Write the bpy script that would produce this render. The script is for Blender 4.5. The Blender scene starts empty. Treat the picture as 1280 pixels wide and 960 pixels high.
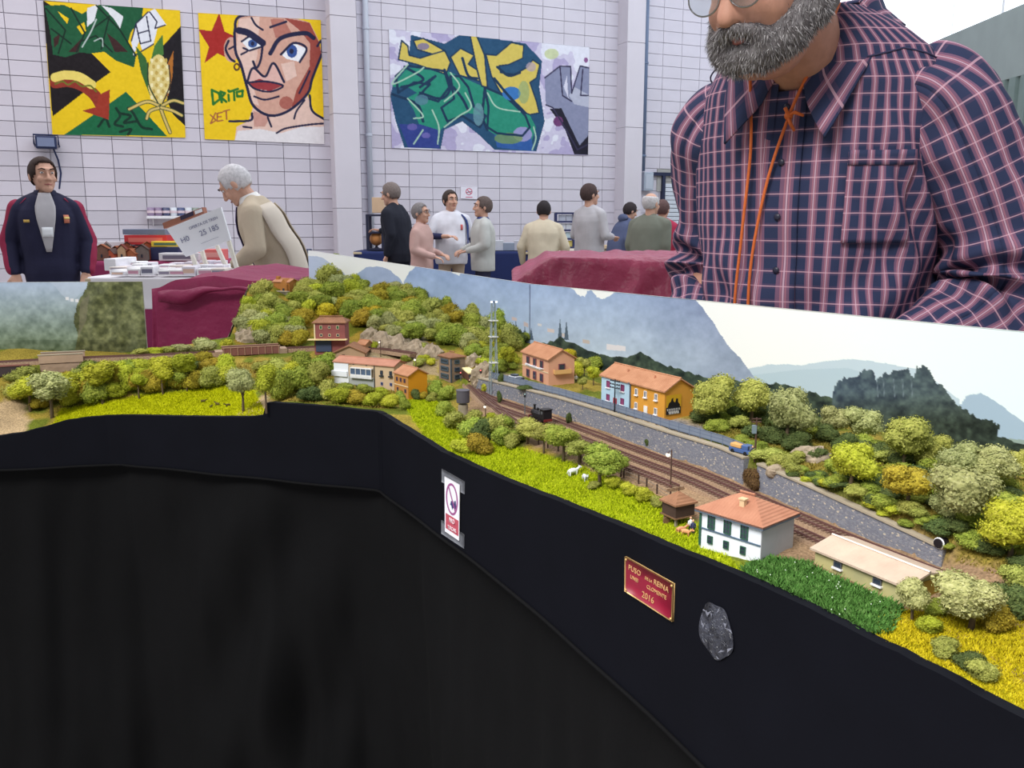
import bpy, bmesh, math, random
import numpy as np
from mathutils import Vector, Matrix, noise as mnoise
from mathutils.geometry import delaunay_2d_cdt

random.seed(7); rng = np.random.default_rng(7)
SC = bpy.context.scene
COL = SC.collection
# ---------------------------------------------------------------- camera
F = 1100.0; TILT = math.atan(205 / 1100.0); CAM = np.array([0.0, 0.0, 1.27])
cam_d = bpy.data.cameras.new('camera'); cam = bpy.data.objects.new('camera', cam_d); COL.objects.link(cam)
cam.location = CAM; cam.rotation_euler = (math.pi / 2 - TILT, 0, 0)
cam_d.sensor_width = 36; cam_d.lens = F / 1280 * 36; cam_d.clip_start = .02; cam_d.clip_end = 200
SC.camera = cam
# ---------------------------------------------------------------- world, lights, exposure
w = bpy.data.worlds.new('hall_light'); SC.world = w; w.use_nodes = True
bgn = w.node_tree.nodes['Background']
bgn.inputs[0].default_value = (.86, .92, 1.0, 1); bgn.inputs[1].default_value = .43
def area(name, loc, size, power, col, rot=(0, 0, 0)):
    d = bpy.data.lights.new(name, 'AREA'); d.shape = 'RECTANGLE'; d.size, d.size_y = size
    d.energy = power; d.color = col
    o = bpy.data.objects.new(name, d); o.location = loc; o.rotation_euler = rot; COL.objects.link(o); return o
area('added_area_light', (-1.6, -1.6, 4.2), (2.4, 2.4), 420, (1, .98, .94), (-.42, -.3, 0))  # unseen lamp added on the camera side to brighten layout and backdrop boards
area('added_area_light', (3.5, 9.0, 8.0), (9, 9), 560, (.86, .93, 1))  # unseen overhead light added for the wall, tinted bluish on the right
area('added_area_light', (-7, 7.0, 8.0), (9, 9), 560, (1, .95, .96))  # its unseen left counterpart, also added, tinted pinkish for that side of the wall
SC.view_settings.view_transform = 'Standard'; SC.view_settings.look = 'None'
SC.view_settings.exposure = 0.12; SC.view_settings.gamma = 1.0
SC.view_settings.use_curve_mapping = False

# ---------------------------------------------------------------- camera maths (where a thing seen at a pixel stands)
def ray(px, py):
    u = (px - 640) / F; v = (480 - py) / F
    return np.array([u, math.cos(TILT) + v * math.sin(TILT), -math.sin(TILT) + v * math.cos(TILT)])
def PZ(px, py, z):
    r = ray(px, py); return CAM + r * ((z - CAM[2]) / r[2])
def PY(px, py, y):
    r = ray(px, py); return CAM + r * (y / r[1])
def proj(P):
    P = np.asarray(P, float); d = P - CAM
    dep = d[..., 1] * math.cos(TILT) - d[..., 2] * math.sin(TILT); up = d[..., 1] * math.sin(TILT) + d[..., 2] * math.cos(TILT)
    return np.stack([640 + F * d[..., 0] / dep, 480 - F * up / dep], -1)

# ---------------------------------------------------------------- materials
def lin(c):
    c = np.asarray(c, float) / 255.0
    return np.where(c <= .04045, c / 12.92, ((c + .055) / 1.055) ** 2.4)
MATS = {}
def M(name, rgb=(128, 128, 128), rough=.7, var=0, scale=40, bump=0, bscale=None, metal=0, rgb2=None, spec=.3, objvar=0, coat=0, trans=0):
    """plain procedural material: base colour broken up by noise, optional second colour, bump, per-object hue change"""
    if name in MATS: return MATS[name]
    m = bpy.data.materials.new(name); MATS[name] = m; m.use_nodes = True
    nt = m.node_tree; b = nt.nodes['Principled BSDF']; L = nt.links
    c = list(lin(rgb)) + [1]
    b.inputs['Base Color'].default_value = c; b.inputs['Roughness'].default_value = rough
    b.inputs['Metallic'].default_value = metal; b.inputs['Specular IOR Level'].default_value = spec
    if coat: b.inputs['Coat Weight'].default_value = coat
    if trans: b.inputs['Transmission Weight'].default_value = trans
    src = None
    if var or rgb2 is not None or bump:
        tc = nt.nodes.new('ShaderNodeTexCoord')
        n = nt.nodes.new('ShaderNodeTexNoise'); n.inputs['Scale'].default_value = scale; n.inputs['Detail'].default_value = 5
        L.new(tc.outputs['Object'], n.inputs['Vector'])
    if rgb2 is not None or var:
        mx = nt.nodes.new('ShaderNodeMix'); mx.data_type = 'RGBA'
        if rgb2 is None:
            c2 = [min(1, v * (1 + var)) for v in c[:3]] + [1]; c1 = [v * (1 - var) for v in c[:3]] + [1]
        else: c1, c2 = c, list(lin(rgb2)) + [1]
        mr = nt.nodes.new('ShaderNodeMapRange'); mr.inputs[1].default_value = .3; mr.inputs[2].default_value = .7
        L.new(n.outputs['Fac'], mr.inputs[0]); L.new(mr.outputs[0], mx.inputs[0])
        mx.inputs[6].default_value = c1; mx.inputs[7].default_value = c2
        src = mx.outputs[2]; L.new(src, b.inputs['Base Color'])
    if objvar:
        oi = nt.nodes.new('ShaderNodeObjectInfo'); hs = nt.nodes.new('ShaderNodeHueSaturation')
        ma = nt.nodes.new('ShaderNodeMapRange'); ma.inputs[3].default_value = .5 - objvar * .06; ma.inputs[4].default_value = .5 + objvar * .04
        mb = nt.nodes.new('ShaderNodeMapRange'); mb.inputs[3].default_value = 1 - objvar * .35; mb.inputs[4].default_value = 1 + objvar * .35
        wn = nt.nodes.new('ShaderNodeTexWhiteNoise'); wn.noise_dimensions = '1D'
        L.new(oi.outputs['Random'], ma.inputs[0]); L.new(oi.outputs['Random'], wn.inputs['W']); L.new(wn.outputs['Value'], mb.inputs[0])
        L.new(ma.outputs[0], hs.inputs['Hue']); L.new(mb.outputs[0], hs.inputs['Value'])
        if src is not None: L.new(src, hs.inputs['Color'])
        else: hs.inputs['Color'].default_value = c
        L.new(hs.outputs[0], b.inputs['Base Color'])
    if bump:
        n2 = n
        if bscale:
            n2 = nt.nodes.new('ShaderNodeTexNoise'); n2.inputs['Scale'].default_value = bscale; n2.inputs['Detail'].default_value = 4
            L.new(tc.outputs['Object'], n2.inputs['Vector'])
        bp = nt.nodes.new('ShaderNodeBump'); bp.inputs['Strength'].default_value = bump; bp.inputs['Distance'].default_value = .5 / (bscale or scale)
        L.new(n2.outputs['Fac'], bp.inputs['Height']); L.new(bp.outputs[0], b.inputs['Normal'])
    return m
def M_attr(name, attr='paint', rough=.6, spec=.2):
    """flat print / painted surface: colour comes from the mesh's own painted colour attribute"""
    if name in MATS: return MATS[name]
    m = bpy.data.materials.new(name); MATS[name] = m; m.use_nodes = True
    b = m.node_tree.nodes['Principled BSDF']; b.inputs['Roughness'].default_value = rough; b.inputs['Specular IOR Level'].default_value = spec
    a = m.node_tree.nodes.new('ShaderNodeVertexColor'); a.layer_name = attr
    m.node_tree.links.new(a.outputs[0], b.inputs['Base Color']); return m
def M_emit(name, rgb, strength):
    if name in MATS: return MATS[name]
    m = bpy.data.materials.new(name); MATS[name] = m; m.use_nodes = True
    b = m.node_tree.nodes['Principled BSDF']; c = list(lin(rgb)) + [1]
    b.inputs['Base Color'].default_value = c; b.inputs['Emission Color'].default_value = c; b.inputs['Emission Strength'].default_value = strength
    return m

# ---------------------------------------------------------------- object helpers
def link(o, parent=None):
    COL.objects.link(o)
    if parent is not None: o.parent = parent
    return o
def tag(o, label=None, cat=None, group=None, kind=None):
    if label: o['label'] = label
    if cat: o['category'] = cat
    if group: o['group'] = group
    if kind: o['kind'] = kind
    return o
def thing(name, label, cat, loc=(0, 0, 0), rz=0, group=None):
    o = bpy.data.objects.new(name, None); o.empty_display_size = .02; COL.objects.link(o)
    o.location = loc; o.rotation_euler = (0, 0, rz); return tag(o, label, cat, group)
def copy_tree(o, parent=None):
    c = o.copy(); COL.objects.link(c); c.parent = parent
    for ch in o.children: copy_tree(ch, c)
    return c

class MB:
    """collects simple solids and links them as ONE mesh"""
    def __init__(s): s.v = []; s.f = []
    def add(s, v, f):
        o = len(s.v); s.v += [tuple(map(float, p)) for p in v]; s.f += [tuple(i + o for i in q) for q in f]; return s
    def box(s, c, size, rz=0, bev=0):
        x, y, z = [d / 2 for d in size]; ca, sa = math.cos(rz), math.sin(rz)
        def T(p): return (c[0] + p[0] * ca - p[1] * sa, c[1] + p[0] * sa + p[1] * ca, c[2] + p[2])
        if not bev:
            P = [(-x, -y, -z), (x, -y, -z), (x, y, -z), (-x, y, -z), (-x, -y, z), (x, -y, z), (x, y, z), (-x, y, z)]
            return s.add([T(p) for p in P], [(0, 3, 2, 1), (4, 5, 6, 7), (0, 1, 5, 4), (1, 2, 6, 5), (2, 3, 7, 6), (3, 0, 4, 7)])
        bm = bmesh.new(); bmesh.ops.create_cube(bm, size=1)
        for v in bm.verts: v.co = Vector((v.co.x * 2 * x, v.co.y * 2 * y, v.co.z * 2 * z))
        bmesh.ops.bevel(bm, geom=bm.edges[:], offset=bev, segments=2, affect='EDGES', profile=.5)
        bm.verts.index_update()
        s.add([T(v.co) for v in bm.verts], [[v.index for v in f.verts] for f in bm.faces]); bm.free(); return s
    def quad(s, *p): return s.add(p, [tuple(range(len(p)))])
    def prism(s, poly, z0, z1):
        n = len(poly); v = [(p[0], p[1], z0) for p in poly] + [(p[0], p[1], z1) for p in poly]
        return s.add(v, [tuple(range(n))[::-1], tuple(range(n, 2 * n))] + [(i, (i + 1) % n, n + (i + 1) % n, n + i) for i in range(n)])
    def slab(s, pts, d):
        """polygon in 3D extruded by vector d"""
        n = len(pts); v = [tuple(p) for p in pts] + [tuple(np.asarray(p) + np.asarray(d)) for p in pts]
        return s.add(v, [tuple(range(n))[::-1], tuple(range(n, 2 * n))] + [(i, (i + 1) % n, n + (i + 1) % n, n + i) for i in range(n)])
    def tube(s, pts, r, seg=8, caps=True):
        pts = [Vector(p) for p in pts]; n = len(pts); rr = r if hasattr(r, '__len__') else [r] * n
        rings = []; up = None
        for i in range(n):
            t = (pts[min(i + 1, n - 1)] - pts[max(i - 1, 0)])
            t = t.normalized() if t.length > 1e-12 else Vector((0, 0, 1))
            if up is None: up = t.orthogonal().normalized()
            a = (up - t * up.dot(t)); a = a.normalized() if a.length > 1e-9 else t.orthogonal().normalized(); up = a
            b = t.cross(a)
            rings.append([pts[i] + (a * math.cos(k * 2 * math.pi / seg) + b * math.sin(k * 2 * math.pi / seg)) * rr[i] for k in range(seg)])
        v = [p for r_ in rings for p in r_]; f = []
        for i in range(n - 1):
            for k in range(seg): f.append((i * seg + k, i * seg + (k + 1) % seg, (i + 1) * seg + (k + 1) % seg, (i + 1) * seg + k))
        if caps: f += [tuple(range(seg))[::-1], tuple((n - 1) * seg + k for k in range(seg))]
        return s.add(v, f)
    def lathe(s, c, prof, seg=16):
        v = []; f = []
        for r, z in prof:
            for k in range(seg): v.append((c[0] + r * math.cos(k * 2 * math.pi / seg), c[1] + r * math.sin(k * 2 * math.pi / seg), c[2] + z))
        n = len(prof)
        for i in range(n - 1):
            for k in range(seg): f.append((i * seg + k, i * seg + (k + 1) % seg, (i + 1) * seg + (k + 1) % seg, (i + 1) * seg + k))
        f += [tuple(range(seg))[::-1], tuple((n - 1) * seg + k for k in range(seg))]
        return s.add(v, f)
    def ell(s, c, r, seg=14, rings=9, rot=None):
        v = []; f = []
        R = rot if rot is not None else Matrix.Identity(3)
        for i in range(rings + 1):
            th = math.pi * i / rings
            for k in range(seg):
                ph = 2 * math.pi * k / seg
                p = R @ Vector((r[0] * math.sin(th) * math.cos(ph), r[1] * math.sin(th) * math.sin(ph), -r[2] * math.cos(th)))
                v.append((c[0] + p.x, c[1] + p.y, c[2] + p.z))
        for i in range(rings):
            for k in range(seg): f.append((i * seg + k, i * seg + (k + 1) % seg, (i + 1) * seg + (k + 1) % seg, (i + 1) * seg + k))
        return s.add(v, f)
    def caps(s, p0, r0, p1, r1, seg=12):
        p0 = np.asarray(p0, float); p1 = np.asarray(p1, float); d = p1 - p0; Ln = np.linalg.norm(d); t = d / max(Ln, 1e-9)
        P = []; R = []
        for a in (-90, -60, -30): P.append(p0 + t * r0 * math.sin(math.radians(a))); R.append(max(1e-4, r0 * math.cos(math.radians(a))))
        P.append(p0); R.append(r0); P.append(p1); R.append(r1)
        for a in (30, 60, 90): P.append(p1 + t * r1 * math.sin(math.radians(a))); R.append(max(1e-4, r1 * math.cos(math.radians(a))))
        return s.tube(P, R, seg)
    def rings(s, R):
        """loft closed rings (lists of equal length)"""
        n = len(R[0]); v = [p for r in R for p in r]; f = []
        for i in range(len(R) - 1):
            for k in range(n): f.append((i * n + k, i * n + (k + 1) % n, (i + 1) * n + (k + 1) % n, (i + 1) * n + k))
        f += [tuple(range(n))[::-1], tuple((len(R) - 1) * n + k for k in range(n))]
        return s.add(v, f)
    def mesh(s, name, mat=None, smooth=False):
        me = bpy.data.meshes.new(name); me.from_pydata(s.v, [], s.f); me.validate()
        bm = bmesh.new(); bm.from_mesh(me)
        bmesh.ops.recalc_face_normals(bm, faces=bm.faces[:]); bm.to_mesh(me); bm.free()
        if mat: me.materials.append(mat)
        if smooth: me.polygons.foreach_set('use_smooth', [True] * len(me.polygons))
        return me
    def build(s, name, mat, parent=None, smooth=False, loc=None, rz=0):
        o = bpy.data.objects.new(name, s.mesh(name, mat, smooth)); link(o, parent)
        if loc is not None: o.location = loc
        if rz: o.rotation_euler = (0, 0, rz)
        return o
def remesh(mb, name, mat, voxel, parent=None, sm=4, disp=None):
    """union of overlapping solids as one continuous skin"""
    me = mb.mesh(name); o = bpy.data.objects.new('tmp', me); COL.objects.link(o)
    r = o.modifiers.new('r', 'REMESH'); r.mode = 'VOXEL'; r.voxel_size = voxel; r.adaptivity = 0
    if sm: k = o.modifiers.new('s', 'SMOOTH'); k.factor = .5; k.iterations = sm
    dg = bpy.context.evaluated_depsgraph_get()
    nm = bpy.data.meshes.new_from_object(o.evaluated_get(dg)); nm.name = name
    bpy.data.objects.remove(o); bpy.data.meshes.remove(me)
    if disp is not None:
        n = len(nm.vertices); co = np.empty(n * 3, 'f'); nm.vertices.foreach_get('co', co)
        nr = np.empty(n * 3, 'f'); nm.vertices.foreach_get('normal', nr)
        co = disp(co.reshape(-1, 3), nr.reshape(-1, 3)); nm.vertices.foreach_set('co', co.astype('f').ravel()); nm.update()
    nm.materials.clear(); nm.materials.append(mat)
    nm.polygons.foreach_set('use_smooth', [True] * len(nm.polygons))
    return link(bpy.data.objects.new(name, nm), parent)

# ---------------------------------------------------------------- numpy noise
_perm = rng.permutation(4096)
def vnoise(x, y, seed=0):
    xi = np.floor(x).astype(int); yi = np.floor(y).astype(int); xf = x - xi; yf = y - yi
    xf = xf * xf * (3 - 2 * xf); yf = yf * yf * (3 - 2 * yf)
    def h(a, b): return _perm[(_perm[(a + seed * 131) & 4095] + b * 57) & 4095] / 4095.0
    return (h(xi, yi) * (1 - xf) + h(xi + 1, yi) * xf) * (1 - yf) + (h(xi, yi + 1) * (1 - xf) + h(xi + 1, yi + 1) * xf) * yf
def fbm(x, y, o=4, seed=0):
    s = 0; a = .5; t = 0
    for i in range(o): s = s + a * vnoise(x * 2 ** i, y * 2 ** i, seed + i); t += a; a *= .55
    return s / t

# ---------------------------------------------------------------- flat prints: colours painted on a fine mesh
class Paint:
    def __init__(s, X, Y, rgb):
        s.X = X; s.Y = Y; s.c = np.empty(X.shape + (3,)); s.c[:] = rgb
    def mask_poly(s, P):
        X, Y = s.X, s.Y; ins = np.zeros(X.shape, bool); n = len(P)
        for i in range(n):
            x0, y0 = P[i]; x1, y1 = P[(i + 1) % n]
            if y0 == y1: continue
            c = ((y0 > Y) != (y1 > Y)) & (X < (x1 - x0) * (Y - y0) / (y1 - y0) + x0); ins ^= c
        return ins
    def dist(s, P):
        D = np.full(s.X.shape, 1e9)
        for (x0, y0), (x1, y1) in zip(P[:-1], P[1:]):
            dx, dy = x1 - x0, y1 - y0; L = dx * dx + dy * dy + 1e-9
            t = np.clip(((s.X - x0) * dx + (s.Y - y0) * dy) / L, 0, 1)
            D = np.minimum(D, np.hypot(s.X - x0 - t * dx, s.Y - y0 - t * dy))
        return D
    def fill(s, P, rgb, a=1, m=None):
        k = s.mask_poly(P) if m is None else m
        s.c[k] = s.c[k] * (1 - a) + np.asarray(rgb, float) * a; return s
    def grad(s, P, f):
        k = s.mask_poly(P) if P is not None else np.ones(s.X.shape, bool); s.c[k] = f(s.X[k], s.Y[k]); return s
    def line(s, P, wd, rgb):
        k = np.clip(wd / 2 + .5 - s.dist(P), 0, 1)[..., None]; s.c = s.c * (1 - k) + np.asarray(rgb, float) * k; return s
    def curve(s, P, wd, rgb):
        return s.line(smooth_pts(P), wd, rgb)
    def ell(s, cx, cy, rx, ry, rgb, a=1):
        return s.fill(None, rgb, a, (((s.X - cx) / rx) ** 2 + ((s.Y - cy) / ry) ** 2) < 1)
def smooth_pts(P, k=6):
    P = [np.asarray(p, float) for p in P]; Q = [2 * P[0] - P[1]] + P + [2 * P[-1] - P[-2]]; out = []
    for i in range(1, len(Q) - 2):
        for t in np.linspace(0, 1, k, endpoint=False):
            a, b, c, d = Q[i - 1], Q[i], Q[i + 1], Q[i + 2]
            out.append(.5 * (2 * b + (c - a) * t + (2 * a - 5 * b + 4 * c - d) * t * t + (3 * b - 3 * c + d - a) * t ** 3))
    out.append(P[-1]); return out
def grid_mesh(name, PT, rgb=None, mat=None, parent=None, smooth=True, thick=None):
    """PT: (ny,nx,3) points -> one mesh; rgb (ny,nx,3) 0..255 painted; thick: vector for a back skin"""
    ny, nx = PT.shape[:2]; v = PT.reshape(-1, 3); idx = np.arange(ny * nx).reshape(ny, nx)
    q = np.stack([idx[:-1, :-1], idx[:-1, 1:], idx[1:, 1:], idx[1:, :-1]], -1).reshape(-1, 4)
    cols = None if rgb is None else lin(np.clip(rgb, 0, 255)).reshape(-1, 3)
    if thick is not None:
        b = np.array([PT[0, 0], PT[0, -1], PT[-1, -1], PT[-1, 0]]); n0 = len(v)
        ring = np.concatenate([idx[0, :-1], idx[:-1, -1], idx[-1, :0:-1], idx[:0:-1, 0]]); bv = v[ring] + np.asarray(thick)
        v = np.concatenate([v, bv]); m = len(ring); side = [(int(ring[i]), int(ring[(i + 1) % m]), n0 + (i + 1) % m, n0 + i) for i in range(m)]
        faces = q.tolist() + side + [tuple(range(n0, n0 + m))[::-1]]
        if cols is not None: cols = np.concatenate([cols, np.tile(lin((200, 195, 185)), (m, 1))])
    else: faces = q.tolist()
    me = bpy.data.meshes.new(name); me.from_pydata(v.tolist(), [], faces); me.update()
    if smooth: me.polygons.foreach_set('use_smooth', [True] * len(me.polygons))
    if cols is not None:
        at = me.color_attributes.new('paint', 'FLOAT_COLOR', 'POINT')
        at.data.foreach_set('color', np.concatenate([cols, np.ones((len(cols), 1))], 1).astype('f').ravel())
    if mat: me.materials.append(mat)
    return link(bpy.data.objects.new(name, me), parent)
def panel(p00, p10, p01, p11, nx, ny):
    u = np.linspace(0, 1, nx)[None, :, None]; t = np.linspace(0, 1, ny)[:, None, None]
    p00, p10, p01, p11 = map(np.asarray, (p00, p10, p01, p11))
    return (p00 * (1 - u) + p10 * u) * (1 - t) + (p01 * (1 - u) + p11 * u) * t
# ================================================================ THE HALL
WD = np.array([.916, .4005, 0.0]); WN = np.array([.4005, -.916, 0.0]); W0 = PY(100, 275, 12.8); W0[2] = 0
def onwall(px, py, off=0.0):
    r = ray(px, py); o = W0 + WN * off; t = np.dot(o - CAM, WN) / np.dot(r, WN); return CAM + r * t
WRZ = math.atan2(WD[1], WD[0])
def walls(p): return float(np.dot(np.asarray(p) - W0, WD))
floor = MB().box((-2, 8, -.05), (34, 26, .1)).build('floor', M('hall_floor', (150, 146, 142), .5, .08, 3), None); tag(floor, kind='structure')
S0, S1 = -9.5, 13.9
wall_mat = M('mortar', (184, 180, 188), .9, .05, 6)
wb = MB().box(((S0 + S1) / 2, .15, 3.6), (S1 - S0, .3, 7.2)).build('wall_back', wall_mat, None, loc=W0, rz=WRZ)
tag(wb, 'pale painted concrete block wall at the back of the hall', kind='structure')
bmat = M('block_paint', (208, 202, 212), .8, .035, 2.2, .12, 60, objvar=.22)
bme = MB().box((0, 0, 0), (.392, .024, .192), bev=.004).mesh('block', bmat)
cells = []
for i in range(int((S1 - S0) / .4)):
    for j in range(36):
        s = S0 + .2 + i * .4; z = .1 + j * .2; p = W0 + WD * s + np.array([0, 0, z]); q = proj(p)
        vis = -20 < q[0] < 1290 and -15 < q[1] < 345
        cells.append((vis, np.linalg.norm(p - CAM), s, z))
near = sorted([c for c in cells if c[0]], key=lambda c: c[1])[:300]; ids = {(round(c[2], 2), round(c[3], 2)) for c in near}
rest = MB()
for vis, d, s, z in cells:
    if (round(s, 2), round(z, 2)) in ids:
        o = bpy.data.objects.new('block', bme); link(o, wb); o.location = (s, -.012 + random.uniform(-.003, .002), z)
    else: rest.box((s, -.012, z), (.392, .024, .192))
tag(rest.build('block_field', bmat, wb), kind='stuff')
# pilasters of the back wall and the pipes on it
def pilaster(name, pxa, pxb, depth):
    a = walls(onwall(pxa, 200, depth)); b = walls(onwall(pxb, 200, depth)); h = 7.1
    o = MB().box((0, -depth / 2 - .013, h / 2), (b - a, depth - .026, h)).build(name, wall_mat, None, loc=W0 + WD * (a + b) / 2, rz=WRZ); tag(o, kind='structure')
    for j in range(5): MB().box((0, -depth / 2 - .014, .74 + j * 1.42), (b - a + .012, depth + .008, 1.412), bev=.004).build('render_panel', M('pilaster_paint', (212, 206, 214), .8, .03, 2.2), o)
    return o
pilaster('trim_1', 419, 450, .3); pilaster('trim_2', 781, 802, .34)
def downpipe(px, y0, y1, r, mat, label, off):
    a = onwall(px, y0, off); b = onwall(px, y1, off); b[:2] = a[:2]
    if y0 < 0: a[2] = 7
    t = thing('downpipe', label, 'pipe', (a[0], a[1], b[2]), WRZ)
    h = a[2] - b[2]
    MB().tube([(0, 0, 0), (0, 0, h)], r, 12).build('pipe', mat, t, True)
    for k in range(int(h / 1.6) + 1):
        br = MB().lathe((0, 0, .25 + k * 1.6), [(r, 0), (r + .012, .005), (r + .012, .035), (r, .04)], 12)
        br.box((0, off / 2, .27 + k * 1.6), (.03, off - .02, .03)).build('bracket', mat, t)
    return t
downpipe(456, -5, 318, .045, M('pipe_grey', (196, 200, 212), .5), 'pale grey downpipe beside the pilaster between the posters', .07)
downpipe(808, -5, 214, .06, M('pipe_blue', (108, 124, 152), .45), 'slate blue downpipe ending above the wall box beside the right pilaster', .08)
# right wall: clerestory windows, grey fascia, corrugated shutter
XR = 6.2
wr = thing('wall_right', 'grey green side wall with corrugated cladding', None); tag(wr, kind='structure'); del_ = wr.pop('category', None)
wr.location = (XR, 0, 0)
MB().box((.15, 10, 1.1), (.3, 20, 2.2)).build('lower_wall', M('beige_wall', (196, 190, 178), .8, .04, 3), wr)
MB().box((.14, 10, 3.42), (.3, 20, .84)).build('fascia_band', M('fascia_grey', (150, 160, 158), .6, .05, 3), wr)
cor = MB()
for k in range(80):
    y = .125 + k * .25
    cor.slab([(.02, y - .125, 2.2), (.02, y + .125, 2.2), (.1, y + .125, 2.2), (.1, y - .125, 2.2)], (0, 0, .8))
    cor.slab([(-.02, y - .07, 2.2), (.02, y - .09, 2.2), (.02, y + .09, 2.2), (-.02, y + .07, 2.2)], (0, 0, .8))
cor.build('corrugated_cladding', M('cladding', (120, 136, 132), .55, .05, 4), wr)
for k in range(5):
    win = thing('window_%d' % (k + 1), 'bright clerestory window along the right wall', None, (XR, 2 + k * 4, 3.86)); tag(win, kind='structure'); win.pop('category', None)
    fr = MB()
    for z in (0.015, 2.6): fr.box((.125, 0, z), (.04, 3.98, .03))
    for y in (-1.98, -.66, .66, 1.98): fr.box((.125, y, 1.3), (.03, .03, 2.6))
    fr.build('window_frame', M('frame_white', (244, 246, 248), .5), win)
    for y in (-1.32, 0, 1.32): MB().box((.12, y, 1.3), (.02, 1.28, 2.52)).build('pane', M_emit('daylight_glass', (240, 247, 255), 1.6), win)

# ---------------------------------------------------------------- graffiti posters on the wall
pm = M_attr('poster_paint')
def poster(name, C, label, nx, ny, to, bg):
    off = .045; P = [onwall(x, y, off) for x, y in C]     # TL TR BR BL
    PT = panel(P[0], P[1], P[3], P[2], nx, ny)
    u = np.linspace(0, 1, nx)[None, :]; t = np.linspace(0, 1, ny)[:, None]
    X = (C[0][0] * (1 - u) + C[1][0] * u) * (1 - t) + (C[3][0] * (1 - u) + C[2][0] * u) * t
    Y = (C[0][1] * (1 - u) + C[1][1] * u) * (1 - t) + (C[3][1] * (1 - u) + C[2][1] * u) * t
    X, Y = to(X, Y); p = Paint(X, Y, bg)
    return p, lambda: tag(grid_mesh(name, PT, p.c + (fbm(X / 9, Y / 9, 3, 5)[..., None] - .5) * 16, pm, thick=-WN * .025), label, 'poster')
NAVY = (34, 34, 66)
# poster 1: corn cob and arrow
p, done = poster('graffiti_poster', [(54, 1), (225, 13), (232, 172), (65.5, 168)], 'square graffiti poster with corn cob, red arrow and green letters on yellow', 230, 220, lambda x, y: (x * 2.977, y * 2.977), (238, 200, 28))
p.fill([(158, 0), (200, 28), (260, 120), (405, 265), (352, 303), (195, 432), (175, 200)], (28, 22, 26))
p.fill([(560, 205), (606, 165), (676, 92), (692, 470), (642, 425), (600, 330)], (28, 24, 30))
p.fill([(165, 20), (235, 18), (300, 50), (350, 20), (420, 5), (528, 22), (522, 66), (480, 118), (468, 160), (500, 205), (492, 248), (424, 222), (382, 190), (330, 196), (290, 192), (240, 210), (196, 200), (186, 120)], (28, 88, 56))
for q in ([(212, 40), (252, 68), (246, 86), (226, 62)], [(280, 98), (308, 80), (314, 112), (300, 126)], [(330, 196), (380, 190), (402, 214), (360, 200)]): p.fill(q, (238, 200, 28))
for q in ([(198, 140), (222, 120), (214, 160), (200, 175)], [(250, 190), (300, 140), (286, 192)], [(390, 120), (430, 150), (470, 190), (420, 190)]): p.fill(q, (60, 34, 34))
for q in ([(318, 30), (360, 14), (344, 76), (318, 98)], [(372, 20), (410, 30), (452, 60), (440, 104), (418, 70)]): p.fill(q, (225, 228, 232))
p.fill([(482, 150), (500, 86), (546, 44), (572, 32), (617, 92), (582, 104), (566, 162), (524, 186), (512, 150), (490, 205)], (228, 230, 238))
for q in ([(500, 90), (516, 160), (556, 150), (540, 60)], [(508, 122), (545, 112)], [(552, 44), (580, 80), (572, 104), (612, 92)], [(482, 150), (500, 86), (546, 44)], [(566, 162), (524, 186), (492, 205)]): p.line(q, 5, NAVY)
for q in ([(170, 30), (240, 110), (215, 195)], [(260, 30), (310, 120), (280, 190)], [(330, 110), (400, 60), (370, 180)], [(352, 20), (440, 110), (500, 205)], [(300, 150), (350, 130), (410, 190)], [(190, 105), (260, 160)]): p.line(q, 6, (18, 44, 34))
p.curve([(300, 172), (330, 120), (352, 70)], 5, (190, 205, 200)); p.curve([(344, 150), (372, 140), (376, 170)], 4, (190, 205, 200))
p.fill([(236, 502), (462, 338), (618, 506)], (26, 104, 66))
for q in ([(360, 470), (385, 440), (400, 470)], [(425, 400), (440, 430), (420, 460), (450, 470)], [(440, 420), (480, 430), (455, 455), (500, 450)], [(470, 400), (490, 420), (520, 470), (560, 480)], [(440, 490), (480, 480), (470, 500)]): p.curve(q, 10, (18, 52, 40))
p.curve([(205, 305), (250, 300), (300, 315), (345, 350), (372, 395)], 42, (146, 52, 40))
p.curve([(204, 285), (240, 276), (290, 283), (335, 312)], 34, (236, 214, 110))
p.curve([(204, 310), (230, 300), (250, 312), (275, 300), (300, 318), (330, 316), (352, 338)], 6, (110, 118, 40))
p.fill([(300, 410), (352, 396), (362, 350), (402, 330), (398, 444)], (160, 56, 40))
p.fill([(498, 168), (538, 214), (556, 290), (592, 384), (552, 352), (520, 270)], (56, 104, 52)); p.fill([(602, 126), (570, 168), (552, 236), (572, 262), (606, 196)], (72, 122, 58))
p.fill([(644, 186), (614, 250), (606, 340), (622, 356), (640, 280)], (178, 110, 44))
p.ell(586, 292, 42, 92, (226, 206, 132))
for a in range(7):
    for b in range(4): p.ell(560 + b * 18 + (a % 2) * 7, 222 + a * 23, 6, 8, (198, 168, 84) if (a + b) % 2 else (244, 232, 180))
p.curve([(545, 230), (548, 310), (585, 385)], 5, (40, 60, 40)); p.curve([(626, 240), (630, 310), (600, 385)], 5, (60, 50, 40))
for q in ([(590, 392), (540, 376), (474, 404)], [(590, 396), (640, 372), (682, 382)], [(592, 396), (608, 440), (630, 492)], [(590, 398), (552, 412), (540, 440)], [(596, 398), (640, 410), (676, 428)]): p.curve(q, 15, (60, 74, 46)); p.curve(q, 9, (216, 190, 110))
done()
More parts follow.
